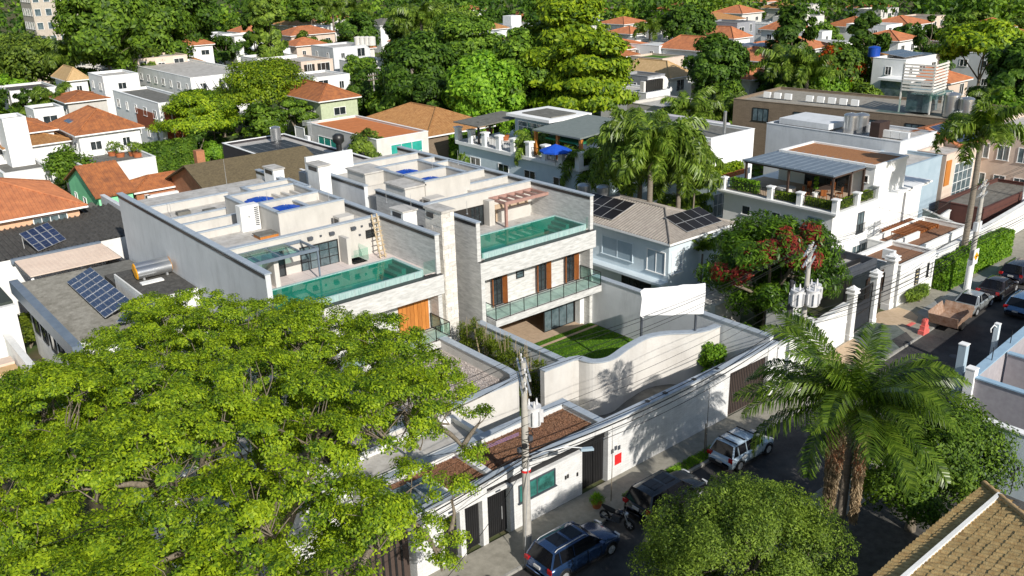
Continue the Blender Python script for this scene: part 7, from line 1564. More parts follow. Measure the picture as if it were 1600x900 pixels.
# ---- filler trees among the distant roofs: copies of single-mesh trees
boxes = [(v[1]-2, v[2]+2, v[3]-2, v[4]+2) for v in FARB.values()]+[(97, 116, 40, 74), (80, 96, 36, 62), (60, 80, 34, 50)]
protos = []
for i, (lf, kd, lb, h, r, rz) in enumerate(((LF_DRK, 'round', 'dark green round tree among the distant roofs', 9, 4.4, 3.6), (LF_MID, 'round', 'fresh green round tree among the distant roofs', 8.5, 4.2, 3.4), (LF_MID, 'layer', 'flat topped green tree among the distant roofs', 8.5, 5, 3), (LF_OLV, 'round', 'olive green tree among the distant roofs', 8, 3.8, 3.4), (LF_BRT, 'round', 'bright green tree among the distant roofs', 7, 3.6, 3), (LF_YEL, 'umbrella', 'yellow green umbrella tree among the distant roofs', 9, 5.2, 3.4))):
    t = make_tree('distant_tree', lb, h, (r, r, rz), kd, 26, r*.34, 2600, .42, lf, trunk_r=.2, limbs=8, one=True, group=lb.replace('tree among', 'trees among')); t.location = (0, 0, -500); protos.append([t, False])
R2 = random.Random(5); cnt = 0; used = []; FILL = []
while cnt < 210:
    px, py = R2.uniform(-30, 1630), R2.uniform(-28, 200); x, y = at(px, py, 3)
    dd = math.hypot(x, y)
    if dd < 108 or dd > 400: continue
    if R2.random() > (dd/300)**1.2+.25: continue
    if any(a < x < b and c < y < d for a, b, c, d in boxes) or any(v[1]-1.5 < x < v[2]+1.5 and v[3]-1.5 < y < v[4]+1.5 for v in FARB.values()): continue
    # keep view of houses: no tree right in front of one
    bad = False
    for v in FARB.values():
        cx, cy = (v[1]+v[2])/2, (v[3]+v[4])/2; dv = math.hypot(cx, cy)
        if dd < dv+2 and dd > dv-26 and abs(math.atan2(x, y)-math.atan2(cx, cy))*dd < (v[2]-v[1])*.5+3 and dd < 300: bad = True
    if bad and R2.random() < .97: continue
    if any((x-a)**2+(y-b)**2 < 16 for a, b in used): continue
    used.append((x, y)); q = R2.choices(range(6), (4, 4, 3, 3, 2, 1.6))[0]; s = R2.uniform(.45, .9)*(1 if dd < 180 else 1.2); pr_ = protos[q]
    if not pr_[1]: o = pr_[0]; pr_[1] = True
    else: o = pr_[0].copy(); col.objects.link(o)
    FILL.append((o, o['group'].replace(' among the distant roofs', '').replace('trees', 'tree'), x, y))
    o.location = (x, y, 0); o.rotation_euler = (0, 0, R2.uniform(0, 6.28)); o.scale = (s, s, s*R2.uniform(.85, 1.15)); cnt += 1
# say for each filler tree and filler house which landmark house it stands by
def proj(x, y, z=5):
    v = Vector((x, y, z-HC)); w_ = v.dot(_f); return FPX*v.dot(cr)/w_, -FPX*v.dot(cu)/w_
def short(k):
    ws = k.split()[:7]
    while ws[-1] in ('and', 'with', 'of', 'the', 'two', 'one', 'three', 'right', 'left', 'at', 'a', 'beside', 'behind', 'before', 'below', 'above', 'under', 'in', 'its', 'front', 'far', 'by', 'near', 'big', 'big', 'white', 'wide', 'small', 'brown', 'pale', 'long', 'low', 'tall', 'bright', 'orange', 'row', 'red', 'grey', 'dark', 'beyond', 'among', 'on'): ws = ws[:-1]
    return ' '.join(ws)
LM = [(short(k), *proj((v[1]+v[2])/2, (v[3]+v[4])/2)) for k, v in FARB.items() if k[0] != '#']
FILL += [(v[0], {'o': 'orange roofed', 'f': 'flat roofed'}['f' if 'flat' in v[0]['label'] else 'o']+' '+v[0]['label'].split()[1].replace('pale', 'grey')+' house', v[1], v[3]) for k, v in FARB.items() if k[0] == '#']
BK = {}
for o, kind_, x, y in FILL:
    u, v = proj(x, y); nm, hu, hv = min(LM, key=lambda q: (q[1]-u)**2+4*(q[2]-v)**2); du, dv = u-hu, v-hv
    rel = ('right of' if du > 0 else 'left of') if abs(du) > 1.6*abs(dv) else ('in front of' if dv > 0 else 'behind'); BK.setdefault((kind_, rel, nm), []).append((abs(du)+abs(dv), o.name, o))
for (kd_, rel, nm), L_ in BK.items():
    for i, (_, __, o) in enumerate(sorted(L_, key=lambda q: q[:2])):
        ws = ((['nearest', 'second', 'third', 'fourth', 'fifth', 'sixth', 'seventh', 'eighth', 'ninth', 'tenth'][min(i, 9)]+' ' if len(L_) > 1 else '')+f'{kd_} {rel} the {nm}').split()
        while len(ws) > 16: ws = ws[:-1]
        o['label'] = ' '.join(ws)
# undergrowth between houses
n = 60000; PX = nrs.uniform(-60, 1660, n); PY = nrs.uniform(-20, 330, n); xs, ys = [], []
for a, b in zip(PX, PY): x, y = at(a, b, .5); xs.append(x); ys.append(y)
P = np.stack([np.array(xs), np.array(ys), np.zeros(n)], 1); dd = np.hypot(P[:, 0], P[:, 1]); ok = (dd > 78) & (dd < 340) & ~((P[:, 0] < 45) & (P[:, 1] < 70))
for v in list(FARB.values()): ok &= ~((P[:, 0] > v[1]-.5) & (P[:, 0] < v[2]+.5) & (P[:, 1] > v[3]-.5) & (P[:, 1] < v[4]+.5))
P = P[ok]; nz_ = np.sin(P[:, 0]*.35)*np.cos(P[:, 1]*.31)+np.sin(P[:, 0]*.13+2)*np.cos(P[:, 1]*.17); P[:, 2] = np.clip(nz_, 0, 2)*nrs.uniform(.2, 1.5, len(P))+.1; P = P[nz_ > -.3]
o = bpy.data.objects.new('undergrowth', quads_mesh('undergrowth', leaf_quads(P, np.tile([0, -.3, 1.], (len(P), 1)), .42, .6, .6), [LF_MID])); link(o); tag(o, 'low bushes and ground cover filling the gardens between the houses', 'undergrowth', kind='stuff')
# ---- hill and forest behind
def hillz(x, y):
    d = math.hypot(x, y); t = min(1, max(0, (d-300)/200)); return 26*t*t*(3-2*t)*(1+.25*math.sin(math.atan2(x, y)*9))
m = MB(); na, nr_ = 48, 14; vs = []
for i in range(nr_):
    for j in range(na): a = R(-20)+R(120)*j/(na-1); d = 290+i*35; x, y = d*math.sin(a), d*math.cos(a); vs.append((x, y, hillz(x, y)-.3))
m.add(vs, [(i*na+j, (i+1)*na+j, (i+1)*na+j+1, i*na+j+1) for i in range(nr_-1) for j in range(na-1)], 0, True); m.build('hill', [SOIL], kind='structure')
C, S = [], []
for i in range(1500):
    a = R(-8)+R(96)*nrs.rand(); d = 285+250*nrs.rand(); x, y = d*math.sin(a), d*math.cos(a); hz = hillz(x, y); r = nrs.uniform(4, 7.5)
    for q in range(4): C.append((x+nrs.normal(0, r*.45), y+nrs.normal(0, r*.45), hz+nrs.uniform(4, 12))); S.append((r*.55, r*.55, r*.42))
C, S = np.array(C), np.array(S); P, d_ = clump_pts(C, S, 110000, .6)
o = bpy.data.objects.new('forest', quads_mesh('forest', leaf_quads(P, d_+np.array([0, 0, .4]), .85, .6, .6), [LF_DRK, LF_MID, LF_OLV], (np.sin(P[:, 0]*.09)+np.cos(P[:, 1]*.11)+nrs.normal(0, .3, len(P)) > .5).astype(int)+((np.sin(P[:, 0]*.05+1)+np.cos(P[:, 1]*.07)) > 1).astype(int)))
link(o); tag(o, 'dense wooded hillside closing the view above the last roofs', 'forest', kind='stuff')
# ---------------------------------------------------------------- vehicles
def paint(name, c, met=.3, rough=.22, c2=None):
    m = pm(name, c, rough=rough, c2=c2 or tuple(v*.93 for v in c), sc_=1.5, metal=met, spec=.6); b = m.node_tree.nodes['Principled BSDF']; b.inputs['Coat Weight'].default_value = .8; b.inputs['Coat Roughness'].default_value = .05; return m
TAIL = pm('tail_light_red', (.4,.01,.012), rough=.2, spec=.7); HEAD = pm('head_light', (.6,.62,.65), rough=.1, spec=.9); TINT = pm('car_glass', (.008,.009,.012), rough=.06, spec=.35); TRIM = pm('black_trim', (.02,.02,.022), rough=.5); PLATE = pm('number_plate', (.5,.5,.5), rough=.5)
def car(label, name, x, y, rz, L, W, H, pnt, kind='hatch', rails=False, bars=False, sunroof=False, cat='car', belt=None):
    cx_, cy_ = x, y
    t = thing(name, label, cat, (0, 0, 0)); hw = W/2; belt = belt or H*.62; nose = {'hatch': .24, 'suv': .25, 'sedan': .25}[kind]; xs0 = -L/2; 
    # (x, bottom z, top z, half width) along the body
    tailz = belt*.97 if kind != 'sedan' else belt*1.0
    prof = [(-.5, .34, tailz*.62, .80), (-.49, .26, tailz*.8, .88), (-.465, .22, tailz*.97, .94), (-.40, .2, tailz, .985), (-.2, .19, belt, 1), (0, .19, belt, 1), (.12, .19, belt*.985, 1), (.24, .19, belt*.95, .995), (.36, .2, belt*.89, .98), (.44, .22, belt*.8, .93), (.485, .27, belt*.66, .84), (.5, .34, belt*.52, .74)]
    m = MB(); n = 12; rows = []
    for fx, zb, zt, fw in prof:
        w_ = hw*fw; h = zt-zb; ring = [(w_*.80, zb), (w_*.95, zb+h*.12), (w_, zb+h*.4), (w_*.985, zb+h*.7), (w_*.93, zb+h*.93), (w_*.72, zt+.012), ]
        pts = [(fx*L, yy, zz) for yy, zz in ring]+[(fx*L, -yy, zz) for yy, zz in ring[::-1]]; rows.append(pts)
    vs = [p for r_ in rows for p in r_]; fs = []
    for i in range(len(rows)-1):
        for k in range(n): fs.append((i*n+k, i*n+(k+1) % n, (i+1)*n+(k+1) % n, (i+1)*n+k))
    fs.append(tuple(range(n))); fs.append(tuple(range((len(rows)-1)*n, len(rows)*n))[::-1]); m.add(vs, fs, 0, True); o = m.build('body', [pnt], t, local=True)
    o.data.shade_smooth() if hasattr(o.data, 'shade_smooth') else None
    # greenhouse
    if kind == 'hatch': g = [(-.455, .22), (-.385, .0), (.07, .0), (.25, .22)]
    elif kind == 'suv': g = [(-.47, .2), (-.40, .0), (.06, .0), (.235, .22)]
    else: g = [(-.375, .2), (-.22, .0), (.05, .0), (.245, .2)]
    bz = belt-.02; rz_ = H; wb, wt = hw*.90, hw*.70
    xb0, xt0, xt1, xb1 = g[0][0]*L, g[1][0]*L, g[2][0]*L, g[3][0]*L
    m = MB(); B = [(xb0, wb, bz), (xb1, wb*.95, bz-.03), (xb1, -wb*.95, bz-.03), (xb0, -wb, bz)]; Tt = [(xt0, wt, rz_-.05), (xt1, wt, rz_-.05), (xt1, -wt, rz_-.05), (xt0, -wt, rz_-.05)]
    m.add(B+Tt, [(0,1,5,4),(1,2,6,5),(2,3,7,6),(3,0,4,7),(4,5,6,7)]); m.build('windows', [TINT], t, local=True)
    m = MB(); k = 7; rr = []
    for i in range(k):
        f = i/(k-1); x = xt0-.03+(xt1-xt0+.05)*f; zz = rz_-.05+.05*math.sin(math.pi*(.12+.8*f)); rr.append([(x, wt*1.02, rz_-.065), (x, wt*.96, zz-.012), (x, wt*.5, zz+.012), (x, 0, zz+.018), (x, -wt*.5, zz+.012), (x, -wt*.96, zz-.012), (x, -wt*1.02, rz_-.065)])
    vs = [p for r_ in rr for p in r_]; m.add(vs, [(i*7+j, i*7+j+1, (i+1)*7+j+1, (i+1)*7+j) for i in range(k-1) for j in range(6)], 0, True); roof = m.build('roof', [pnt], t, local=True)
    m = MB()
    for s in (1, -1):
        for pb, ptp, w_ in (((xb0, wb), (xt0, wt), .09), ((xb1, wb*.95), (xt1, wt), .05), ((xb0+(xb1-xb0)*.44, wb*.985), (xt0+(xt1-xt0)*.52, wt), .045), ((xb0+(xb1-xb0)*.18, wb), (xt0+(xt1-xt0)*.12, wt), .12)):
            m.bar((pb[0], s*pb[1]*1.005, bz), (ptp[0], s*ptp[1]*1.01, rz_-.05), w_, .03)
        m.bar((xt0, s*wt*1.01, rz_-.055), (xt1, s*wt*1.01, rz_-.055), .05, .03)
    m.build('pillars', [pnt], t, local=True)
    if sunroof: MB().box(xt0+(xt1-xt0)*.2, xt0+(xt1-xt0)*.52, -wt*.62, wt*.62, rz_-.02, rz_+.024).build('sunroof', [TINT], t, local=True); MB().box(xt0+(xt1-xt0)*.6, xt0+(xt1-xt0)*.92, -wt*.62, wt*.62, rz_-.02, rz_+.022).build('sunroof', [TINT], t, local=True)
    if rails:
        for s in (1, -1): MB().tube([(xt0+.1, s*wt*.92, rz_-.02), (xt0+.25, s*wt*.92, rz_+.05), (xt1-.25, s*wt*.92, rz_+.05), (xt1-.1, s*wt*.92, rz_-.02)], .022, 6).build('roof_rail', [ALU], t, local=True)
    if bars:
        for f in (.12, .5, .98): x = xt0+(xt1-xt0)*f; MB().box(x-.035, x+.035, -wt*1.02, wt*1.02, rz_+.03, rz_+.07).build('roof_bar', [TRIM], t, local=True)
    for s in (1, -1):
        for fx in (-.31, .325):
            w_ = MB().tube([(fx*L, s*(hw-.2), .32), (fx*L, s*(hw+.012), .32)], .32, 20).build('wheel', [RUBBER], t, local=True); r_ = MB(); r_.tube([(fx*L, s*(hw+.005), .32), (fx*L, s*(hw+.022), .32)], .205, 16)
            for q in range(5): a = q*1.2566; r_.bar((fx*L, s*(hw+.03), .32), (fx*L+.19*math.cos(a), s*(hw+.026), .32+.19*math.sin(a)), .05, .012)
            r_.build('rim', [ALU], w_)
            ar = MB().tube([(fx*L+.38*math.cos(q*math.pi/8), s*(hw-.01), .32+.38*math.sin(q*math.pi/8)) for q in range(9)], .03, 5); ar.build('wheel_arch', [TRIM], t, local=True)
        MB().box(xb1-.35, xb1-.17, s*(hw-.05), s*(hw+.17), bz-.02, bz+.13).build('mirror', [pnt], t, local=True)
        tz = belt*.86; MB().ob((-.478*L, s*hw*.8, tz), (.12, -s*.06, 0), (0, .26, 0), (0, 0, .2)).build('tail_light', [TAIL], t, local=True)
        MB().ob((.468*L, s*hw*.68, belt*.68), (.13, -s*.08, -.03), (0, .34, 0), (.03, 0, .13)).build('head_light', [HEAD], t, local=True)
        for fx in (-.12, .08): MB().box(fx*L-.1, fx*L+.1, s*(hw+.0), s*(hw+.02), belt*.82, belt*.85).build('door_handle', [pnt], t, local=True)
        for fx in (-.21, .0, .185): m = MB(); m.box(fx*L-.006, fx*L+.006, s*(hw*.9), s*(hw+.004), .3, belt*.97); m.build('door_gap', [TRIM], t, local=True)
        MB().box(-.26*L, .26*L, s*(hw-.03), s*(hw+.015), .2, .3).build('side_skirt', [TRIM], t, local=True)
    MB().box(-.505*L, -.47*L, -hw*.74, hw*.74, .3, .44).build('rear_bumper_trim', [TRIM], t, local=True); MB().box(.47*L, .505*L, -hw*.6, hw*.6, .28, .46).build('grille', [TRIM], t, local=True)
    pz = .5 if kind != 'suv' else .72; MB().box(-.506*L, -.49*L, -.2, .2, pz, pz+.13).build('number_plate', [PLATE], t, local=True)
    MB().bar((xt0-.05, 0, rz_-.02), (xt0-.3, 0, rz_+.15), .012).build('antenna', [TRIM], t, local=True)
    return put(t, cx_, cy_, .008, rz)
car('metallic blue estate SUV with roof rails and sunroof, in front of the street building', 'parked_car', 23.45, 24.5, 0, 4.55, 1.82, 1.6, paint('metallic_blue_paint', (.025,.06,.15), .5), 'suv', rails=True, sunroof=True)
car('black SUV with dark glass roof, parked between motorbike and white hatchback', 'parked_car', 29.9, 24.6, 0, 4.6, 1.82, 1.58, paint('black_paint', (.008,.009,.012), .3), 'suv', sunroof=True)
wc = car('pale blue white hatchback with three black roof bars beside the long white wall', 'parked_car', 36.25, 24.8, 0, 3.95, 1.66, 1.5, paint('pale_blue_white_paint', (.42,.53,.63), .1), 'hatch', bars=True)
for fx, z, c_ in ((-.9, .75, WHITE2), (-.3, .62, BLUEW2), (.1, .8, WHITE2), (.5, .66, BLUEW2)): MB().ob((fx, -.845, z), (.4, 0, .1), (0, .01, 0), (-.08, 0, .2)).build('door_decal', [c_], wc, local=True)
car('silver sedan parked ahead of the rusty trailer', 'parked_car', 66.2, 26.0, R(3), 4.2, 1.65, 1.42, paint('silver_paint', (.42,.45,.45), .5), 'sedan')
car('dark brown sedan with red tail lights parked ahead of the silver one', 'parked_car', 70.6, 26.1, R(3), 4.4, 1.75, 1.42, paint('dark_brown_paint', (.03,.022,.022), .4), 'sedan')
car('black SUV at the right edge, farthest of the parked row', 'parked_car', 75.4, 26.4, R(3), 4.5, 1.85, 1.65, paint('blue_black_paint', (.012,.014,.028), .4), 'suv')
car('bright blue hatchback on the far side of the row at the right edge', 'parked_car', 68.4, 23.2, R(3), 4.1, 1.72, 1.5, paint('bright_blue_paint', (.09,.2,.36), .4), 'hatch')
car('dark hatchback partly cut by the bottom edge of the view', 'parked_car', 17.6, 24.5, 0, 4.1, 1.74, 1.48, paint('graphite_paint', (.03,.032,.035), .4), 'hatch')
# rusty open trailer
tr = thing('trailer', 'rusty open box trailer standing behind the silver sedan', 'trailer', (0, 0, 0)); RT = pm('rusty_sheet', (.42,.3,.23), c2=(.26,.15,.09), sc_=4, stain=.4, st_c=(.14,.07,.04))
m = MB(); m.box(-1.35, 1.35, -.85, .85, .5, .56); m.build('bed', [RT], tr, local=True)
for s in (1, -1):
    MB().ob((0, s*1.0, .92), (2.7, 0, 0), (0, s*.05, 0), (0, s*.28, .78)).build('side_panel', [RT], tr, local=True)
    MB().ob((s*1.5, 0, .92), (0, 2.0, 0), (s*.05, 0, 0), (s*.3, 0, .78)).build('end_panel', [RT], tr, local=True)
    MB().tube([(-.2, s*.8, .32), (-.2, s*1.0, .32)], .32, 16).build('wheel', [RUBBER], tr, local=True)
MB().bar((1.3, 0, .5), (2.1, 0, .45), .08).build('drawbar', [DGREYM], tr, local=True); MB().ob((-.4, .2, .62), (.5, .2, 0), (-.1, .3, 0), (0, 0, .1)).build('green_bag', [MATS['green_canvas']], tr, local=True)
put(tr, 61.7, 25.6, 0, R(6))
# motorbike
mo = thing('motorbike', 'black motorbike on its stand between the blue and the black car', 'motorbike', (0, 0, 0))
for x in (-.68, .7):
    m = MB(); m.tube([(x+.25*math.cos(q*math.pi/9), 0, .31+.25*math.sin(q*math.pi/9)) for q in range(19)], .055, 8); w_ = m.build('tyre', [RUBBER], mo, local=True); r_ = MB(); r_.tube([(x, -.03, .31), (x, .03, .31)], .06, 10)
    for q in range(6): r_.bar((x, 0, .31), (x+.22*math.cos(q*1.047), 0, .31+.22*math.sin(q*1.047)), .02)
    r_.build('rim', [ALU], w_)
m = MB(); m.tube([(-.68, 0, .31), (-.3, 0, .4), (.1, 0, .35), (.35, 0, .6), (.45, 0, .85)], .04, 8); m.build('frame', [BLACKM], mo, local=True)
for s in (-.07, .07): MB().bar((.7, s, .31), (.42, s, .95), .045).build('fork', [ALU], mo, local=True)
m = MB(); m.tube([(-.05, 0, .72), (.1, 0, .8), (.32, 0, .8), (.42, 0, .72)], [.1, .16, .15, .07], 10); m.build('fuel_tank', [paint('orange_black_paint', (.02,.02,.03), .3)], mo, local=True)
m = MB(); m.tube([(-.85, 0, .86), (-.6, 0, .78), (-.3, 0, .74), (-.05, 0, .74)], [.06, .12, .13, .1], 8); m.build('seat', [RUBBER], mo, local=True)
m = MB(); m.ob((0, 0, .42), (.4, 0, 0), (0, .24, 0), (0, 0, .34)); m.tube([(0, -.14, .3), (-.4, -.17, .3), (-.85, -.19, .4)], .04, 8); m.build('engine', [DGREYM], mo, local=True)
m = MB(); m.tube([(.3, -.36, 1.02), (.42, -.2, 1.05), (.44, 0, 1.0), (.42, .2, 1.05), (.3, .36, 1.02)], .018, 6); m.build('handlebar', [BLACKM], mo, local=True); MB().tube([(.5, 0, .88), (.6, 0, .86)], [.1, .08], 12).build('headlight', [HEAD], mo, local=True)
m = MB(); m.tube([(.98, 0, .5), (.85, 0, .62), (.68, 0, .66), (.5, 0, .6)], [.03, .06, .06, .04], 6); m.build('mudguard', [BLACKM], mo, local=True)
for s in (-.3, .3): MB().bar((.36, s, 1.04), (.3, s*1.15, 1.2), .015).build('mirror', [BLACKM], mo, local=True)
put(mo, 26.75, 25.0, .01, R(-78))
# red plastic barrier
bar_ = thing('barrier', 'faded red plastic traffic barrier beside the rusty trailer', 'traffic barrier', (58.9, 26.1, .13)); RB = pm('faded_red_plastic', (.75,.17,.15), c2=(.62,.12,.1))
for a, b, c, d in ((-.42, .3, 0, .3), (-.3, .25, .3, .62), (-.2, .2, .62, 1.05)): MB().box(58.9+a, 58.9-a, 26.1-b*.7, 26.1+b*.7, .13+c, .13+d).build('block', [RB], bar_)
MB().box(58.62, 58.72, 26, 26.15, 1.1, 1.3).build('lug', [RB], bar_); MB().box(58.95, 59.03, 26, 26.15, 1.1, 1.25).build('lug', [RB], bar_)
MB().box(59.3, 60.2, 27.3, 27.6, .15, .17).build('red_mat', [RB], None, 'small faded red mat on the driveway edge', 'mat')

# ---------------------------------------------------------------- poles and wires
def upole(x, y, h, label, r=.17, lean=(0, 0), arms=True, mat=None, armdir=(1, 0)):
    t = thing('utility_pole', label, 'utility pole', (x, y, .1)); MB().tube([(x, y, 0), (x+lean[0]*.5, y+lean[1]*.5, h/2), (x+lean[0], y+lean[1], h)], [r*1.25, r, r*.72], 14).build('shaft', [mat or CONC], t)
    tx, ty = x+lean[0], y+lean[1]
    if arms:
        d = Vector((*armdir, 0)).normalized(); n = Vector((-d.y, d.x, 0))
        for z in (h-.35, h-1.0):
            for s in (-1, 1):
                MB().bar(Vector((tx, ty, z))-d*1.1+n*s*.16, Vector((tx, ty, z))+d*1.1+n*s*.16, .08, .1).build('crossarm', [ALU if mat is None else BARK], t)
            for q in (-1.0, -.5, .5, 1.0):
                p = Vector((tx, ty, z+.05))+d*q; m = MB(); m.tube([p, p+Vector((0, 0, .1)), p+Vector((0, 0, .14)), p+Vector((0, 0, .24))], [.03, .03, .06, .04], 8); m.build('insulator', [PORC], t)
    return t, (tx, ty)
def drum(t, x, y, z, r, h, mat, fins=8):
    b = MB().cyl((x, y), r, z, z+h, 18).build('transformer_tank', [mat], t); m = MB()
    for q in range(fins): a = q*2*math.pi/fins; m.ob((x+r*1.12*math.cos(a), y+r*1.12*math.sin(a), z+h*.5), (math.cos(a)*.14, math.sin(a)*.14, 0), (-math.sin(a)*.04, math.cos(a)*.04, 0), (0, 0, h*.75))
    m.build('cooling_fins', [mat], b)
    MB().cyl((x, y), r*1.08, z+h, z+h+.06, 18).build('lid', [mat], b)
    for a in (0, 2.1, 4.2): px, py = x+r*.6*math.cos(a), y+r*.6*math.sin(a); m = MB(); m.tube([(px, py, z+h+.05), (px, py, z+h+.12), (px, py, z+h+.2), (px, py, z+h+.36)], [.05, .07, .05, .03], 8); m.build('bushing', [PORC], b)
P1, p1t = upole(22.28, 26.4, 9.65, 'concrete utility pole with one grey transformer in front of the street building', .17, armdir=(.55, .8))
drum(P1, 22.75, 26.35, 6.5, .33, .85, PORC)
m = MB(); m.tube([(22.3, 26.3, 4.9), (22.9, 25.9, 5.25), (23.8, 25.4, 5.35), (24.5, 25.1, 5.15)], .035, 8); m.build('lamp_arm', [ALU], P1); MB().ob((24.7, 25.0, 5.05), (.6, -.2, -.1), (.06, .18, 0), (0, 0, .12)).build('lamp_head', [BLUEW2], P1)
for z, mt in ((4.3, REDP), (4.42, WHITE2)): MB().cyl((22.28, 26.4), .235, z, z+.09, 16).build('painted_band', [mt], P1)
for k in range(5):
    a = k*1.3; MB().box(22.28+.24*math.cos(a)-.1, 22.28+.24*math.cos(a)+.1, 26.4+.24*math.sin(a)-.08, 26.4+.24*math.sin(a)+.08, 4.7+k*.3, 4.9+k*.3).build('junction_box', [BLACKM if k % 2 else DGREYM], P1)
m = MB()
for k in range(4): z = 5+k*.35; m.tube([(22.28+.27*math.cos(q*.8)+.05*k, 26.4-.27*abs(math.sin(q*.8)), z+q*.06) for q in range(10)], .018, 5)
m.build('cable_bundle', [CABLE], P1)
P2, p2t = upole(45.1, 27.2, 9.5, 'concrete utility pole with three transformers before the mango tree', .17, armdir=(.7, .3))
for i, (dx, dy) in enumerate(((-.75, .1), (-.1, -.5), (.75, -.1))): drum(P2, 45.1+dx, 27.2+dy, 5.9, .36, .95, PORC)
MB().box(44.2, 46.0, 27.1, 27.3, 5.8, 5.9).build('transformer_shelf', [ALU], P2)
MB().cyl((45.1, 27.2), .24, 0, 3.2, 14).build('white_base', [WHITE2], P2)
P3, p3t = upole(68.15, 27.4, 9.2, 'concrete utility pole with small yellow and white sign beside the clipped hedge', .19, armdir=(.8, .2))
MB().box(67.75, 68.5, 27.1, 27.16, 2.8, 4.0).build('sign_board', [WHITE2], P3); m = MB(); m.ob((68.12, 27.08, 3.45), (.35, 0, .35), (0, .02, 0), (-.35, 0, .35)); m.build('sign_diamond', [YELC], P3); MB().box(67.98, 68.26, 27.05, 27.07, 3.4, 3.5).build('sign_arrow', [BLACKM], P3); MB().cyl((68.15, 27.4), .26, .1, 3.1, 14).build('white_base', [WHITE2], P3)
MB().box(67.8, 68.6, 27.25, 27.55, 5.4, 6.1).build('junction_box', [GREYW], P3)
P4, p4t = upole(46.2, 28.9, 6.6, 'dark wooden pole behind the corner of the long white wall', .16, arms=False, mat=pm('tarred_wood', (.05,.05,.055)))
MB().bar((46.35, 28.8, 2.5), (46.35, 28.8, 6.5), .09).build('cable_duct', [DGREYM], P4)
P5, p5t = upole(*at(1592, 345, 0), 7.5, 'thin white pole at the right edge by the shop block', .12, arms=False, mat=WHITE2)
x, y = at(588, 182, 3); P6, p6t = upole(x, y, 9.5, 'weathered pole in front of the central tree mass', .16, mat=CONC, armdir=(1, .3))
P7, p7t = upole(-4, 26.4, 9.6, 'concrete utility pole left of the big tree', .2, armdir=(.1, 1)); P8, p8t = upole(96, 29.2, 9.2, 'concrete utility pole beyond the right edge', .19, armdir=(.1, 1))
sp_ = thing('sapling', 'bare staked sapling by the verge beside the white hatchback', 'sapling', (34.85, 26.2, .15))
MB().bar((34.85, 26.2, .1), (34.85, 26.2, 2.0), .05).build('stake', [BARK], sp_); MB().tube([(35.05, 26.25, .1), (35.1, 26.3, 2.0), (35.05, 26.25, 4.0)], [.025, .02, .01], 6).build('stem', [BARK], sp_); MB().bar((34.85, 26.2, 1.3), (35.08, 26.26, 1.3), .02).build('tie', [TIMB], sp_)
sp_ = thing('sapling', 'thin bare sapling between the pavement and the motorbike', 'sapling', (27.9, 26.5, .15)); MB().tube([(27.9, 26.5, .1), (27.95, 26.5, 2.2), (27.85, 26.45, 4.4)], [.03, .02, .01], 6).build('stem', [BARK], sp_)
WN = [0]
T1 = 'first second third fourth fifth sixth seventh eighth ninth tenth eleventh twelfth thirteenth fourteenth fifteenth sixteenth seventeenth eighteenth nineteenth'.split()
CORD = T1+['twentieth']+['twenty-'+q for q in T1[:9]]+['thirtieth']+['thirty-'+q for q in T1[:9]]+['fortieth']+['forty-'+q for q in T1[:9]]
def wire(a, b, sag, r=.012, mat=None, label=None):
    a, b = Vector(a), Vector(b); pts = [a.lerp(b, i/14)-Vector((0, 0, sag*4*(i/14)*(1-i/14))) for i in range(15)]
    o = MB().tube(pts, r, 5, cap=False).build('power_line', [mat or CABLE], None, label or 'thin overhead cable strung between the utility poles along the street', 'power line', 'overhead cables along the street'); o['label'] = label or f'{CORD[WN[0]]} of the thin overhead cables strung along the street poles, counted from the first pole'; WN[0] += 1; return o
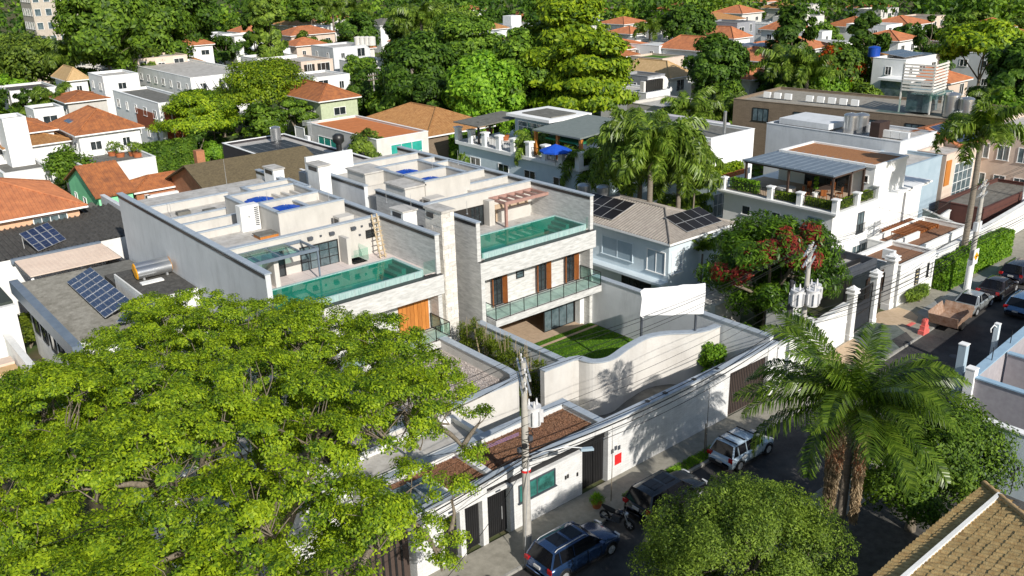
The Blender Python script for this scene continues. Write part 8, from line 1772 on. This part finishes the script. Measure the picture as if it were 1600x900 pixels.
for q, dz in ((-1, 9.55), (-.5, 9.55), (.5, 9.55), (1, 9.55)):
    a = (22.28+q*.55*1, 26.4+q*.8, dz); b = (45.1+q*.9, 27.2+q*.35, 9.45); c = (68.15+q*.9, 27.4+q*.2, 9.1)
    wire((-4, 26.4+q, 9.5), a, .5); wire(a, b, .55); wire(b, c, .5); wire(c, (96, 29.2+q, 9.1), .5)
for k, z in enumerate((7.1, 6.7, 5.4, 5.1, 4.9, 4.6)):
    r = (.01, .01, .022, .03, .022, .015)[k]; wire((22.2, 26.25, z), (45.0, 27.05, z-.1), .45+.1*k, r); wire((-4, 26.2, z), (22.2, 26.25, z), .5+.12*k, r); wire((45.0, 27.05, z-.1), (68.1, 27.2, z-.3), .5+.1*k, r); wire((68.1, 27.2, z-.3), (96, 29, z-.3), .6, r)
for k, (a, b, s) in enumerate((((22.3, 26.5, 6.0), (20.0, 30.8, 4.0), .1), ((22.3, 26.5, 5.0), (17.3, 28.0, 3.4), .2), ((22.3, 26.2, 5.0), (14.0, 21.0, 6.0), .3), ((45.1, 27.3, 7.2), (54.2, 29.2, 3.9), .3), ((45.1, 27.3, 6.6), (49, 35.5, 2.9), .3), ((46.2, 28.9, 6.5), (45.1, 27.2, 6.7), .1), ((22.3, 26.3, 4.9), (29.2, 27.85, 2.9), .25), ((68.15, 27.3, 6), (69, 36.4, 5.5), .3), ((22.28, 26.6, 9.0), (21, 34, 4.0), .3))):
    wire(a, b, s, .012, None, ['cable from the transformer pole down to the street building roof', 'cable from the transformer pole to the left end of the street building', 'cable running from the transformer pole across the street', 'cable from the three transformer pole to the iron gate', 'cable from the three transformer pole into the mango garden', 'short cable between the dark wooden pole and the concrete pole', 'cable from the transformer pole to the red sign wall', 'cable from the sign pole to the white terrace house', 'slanting cable behind the transformer pole'][k])
m = MB(); PUR = pm('purple_cable', (.3,.18,.33))
for k in range(3): m.tube([(22.1, 26.6, 6.1+k*.06), (21.0, 27.2, 5.7+k*.07), (19.6, 28.2, 5.2+k*.05)], .014, 6)
m.build('cable_bundle', [PUR], P1)
MB().tube([(22.3, 26.2, 5.1), (21.4, 25.6, .15)], .02, 5).build('guy_wire', [ALU], P1)
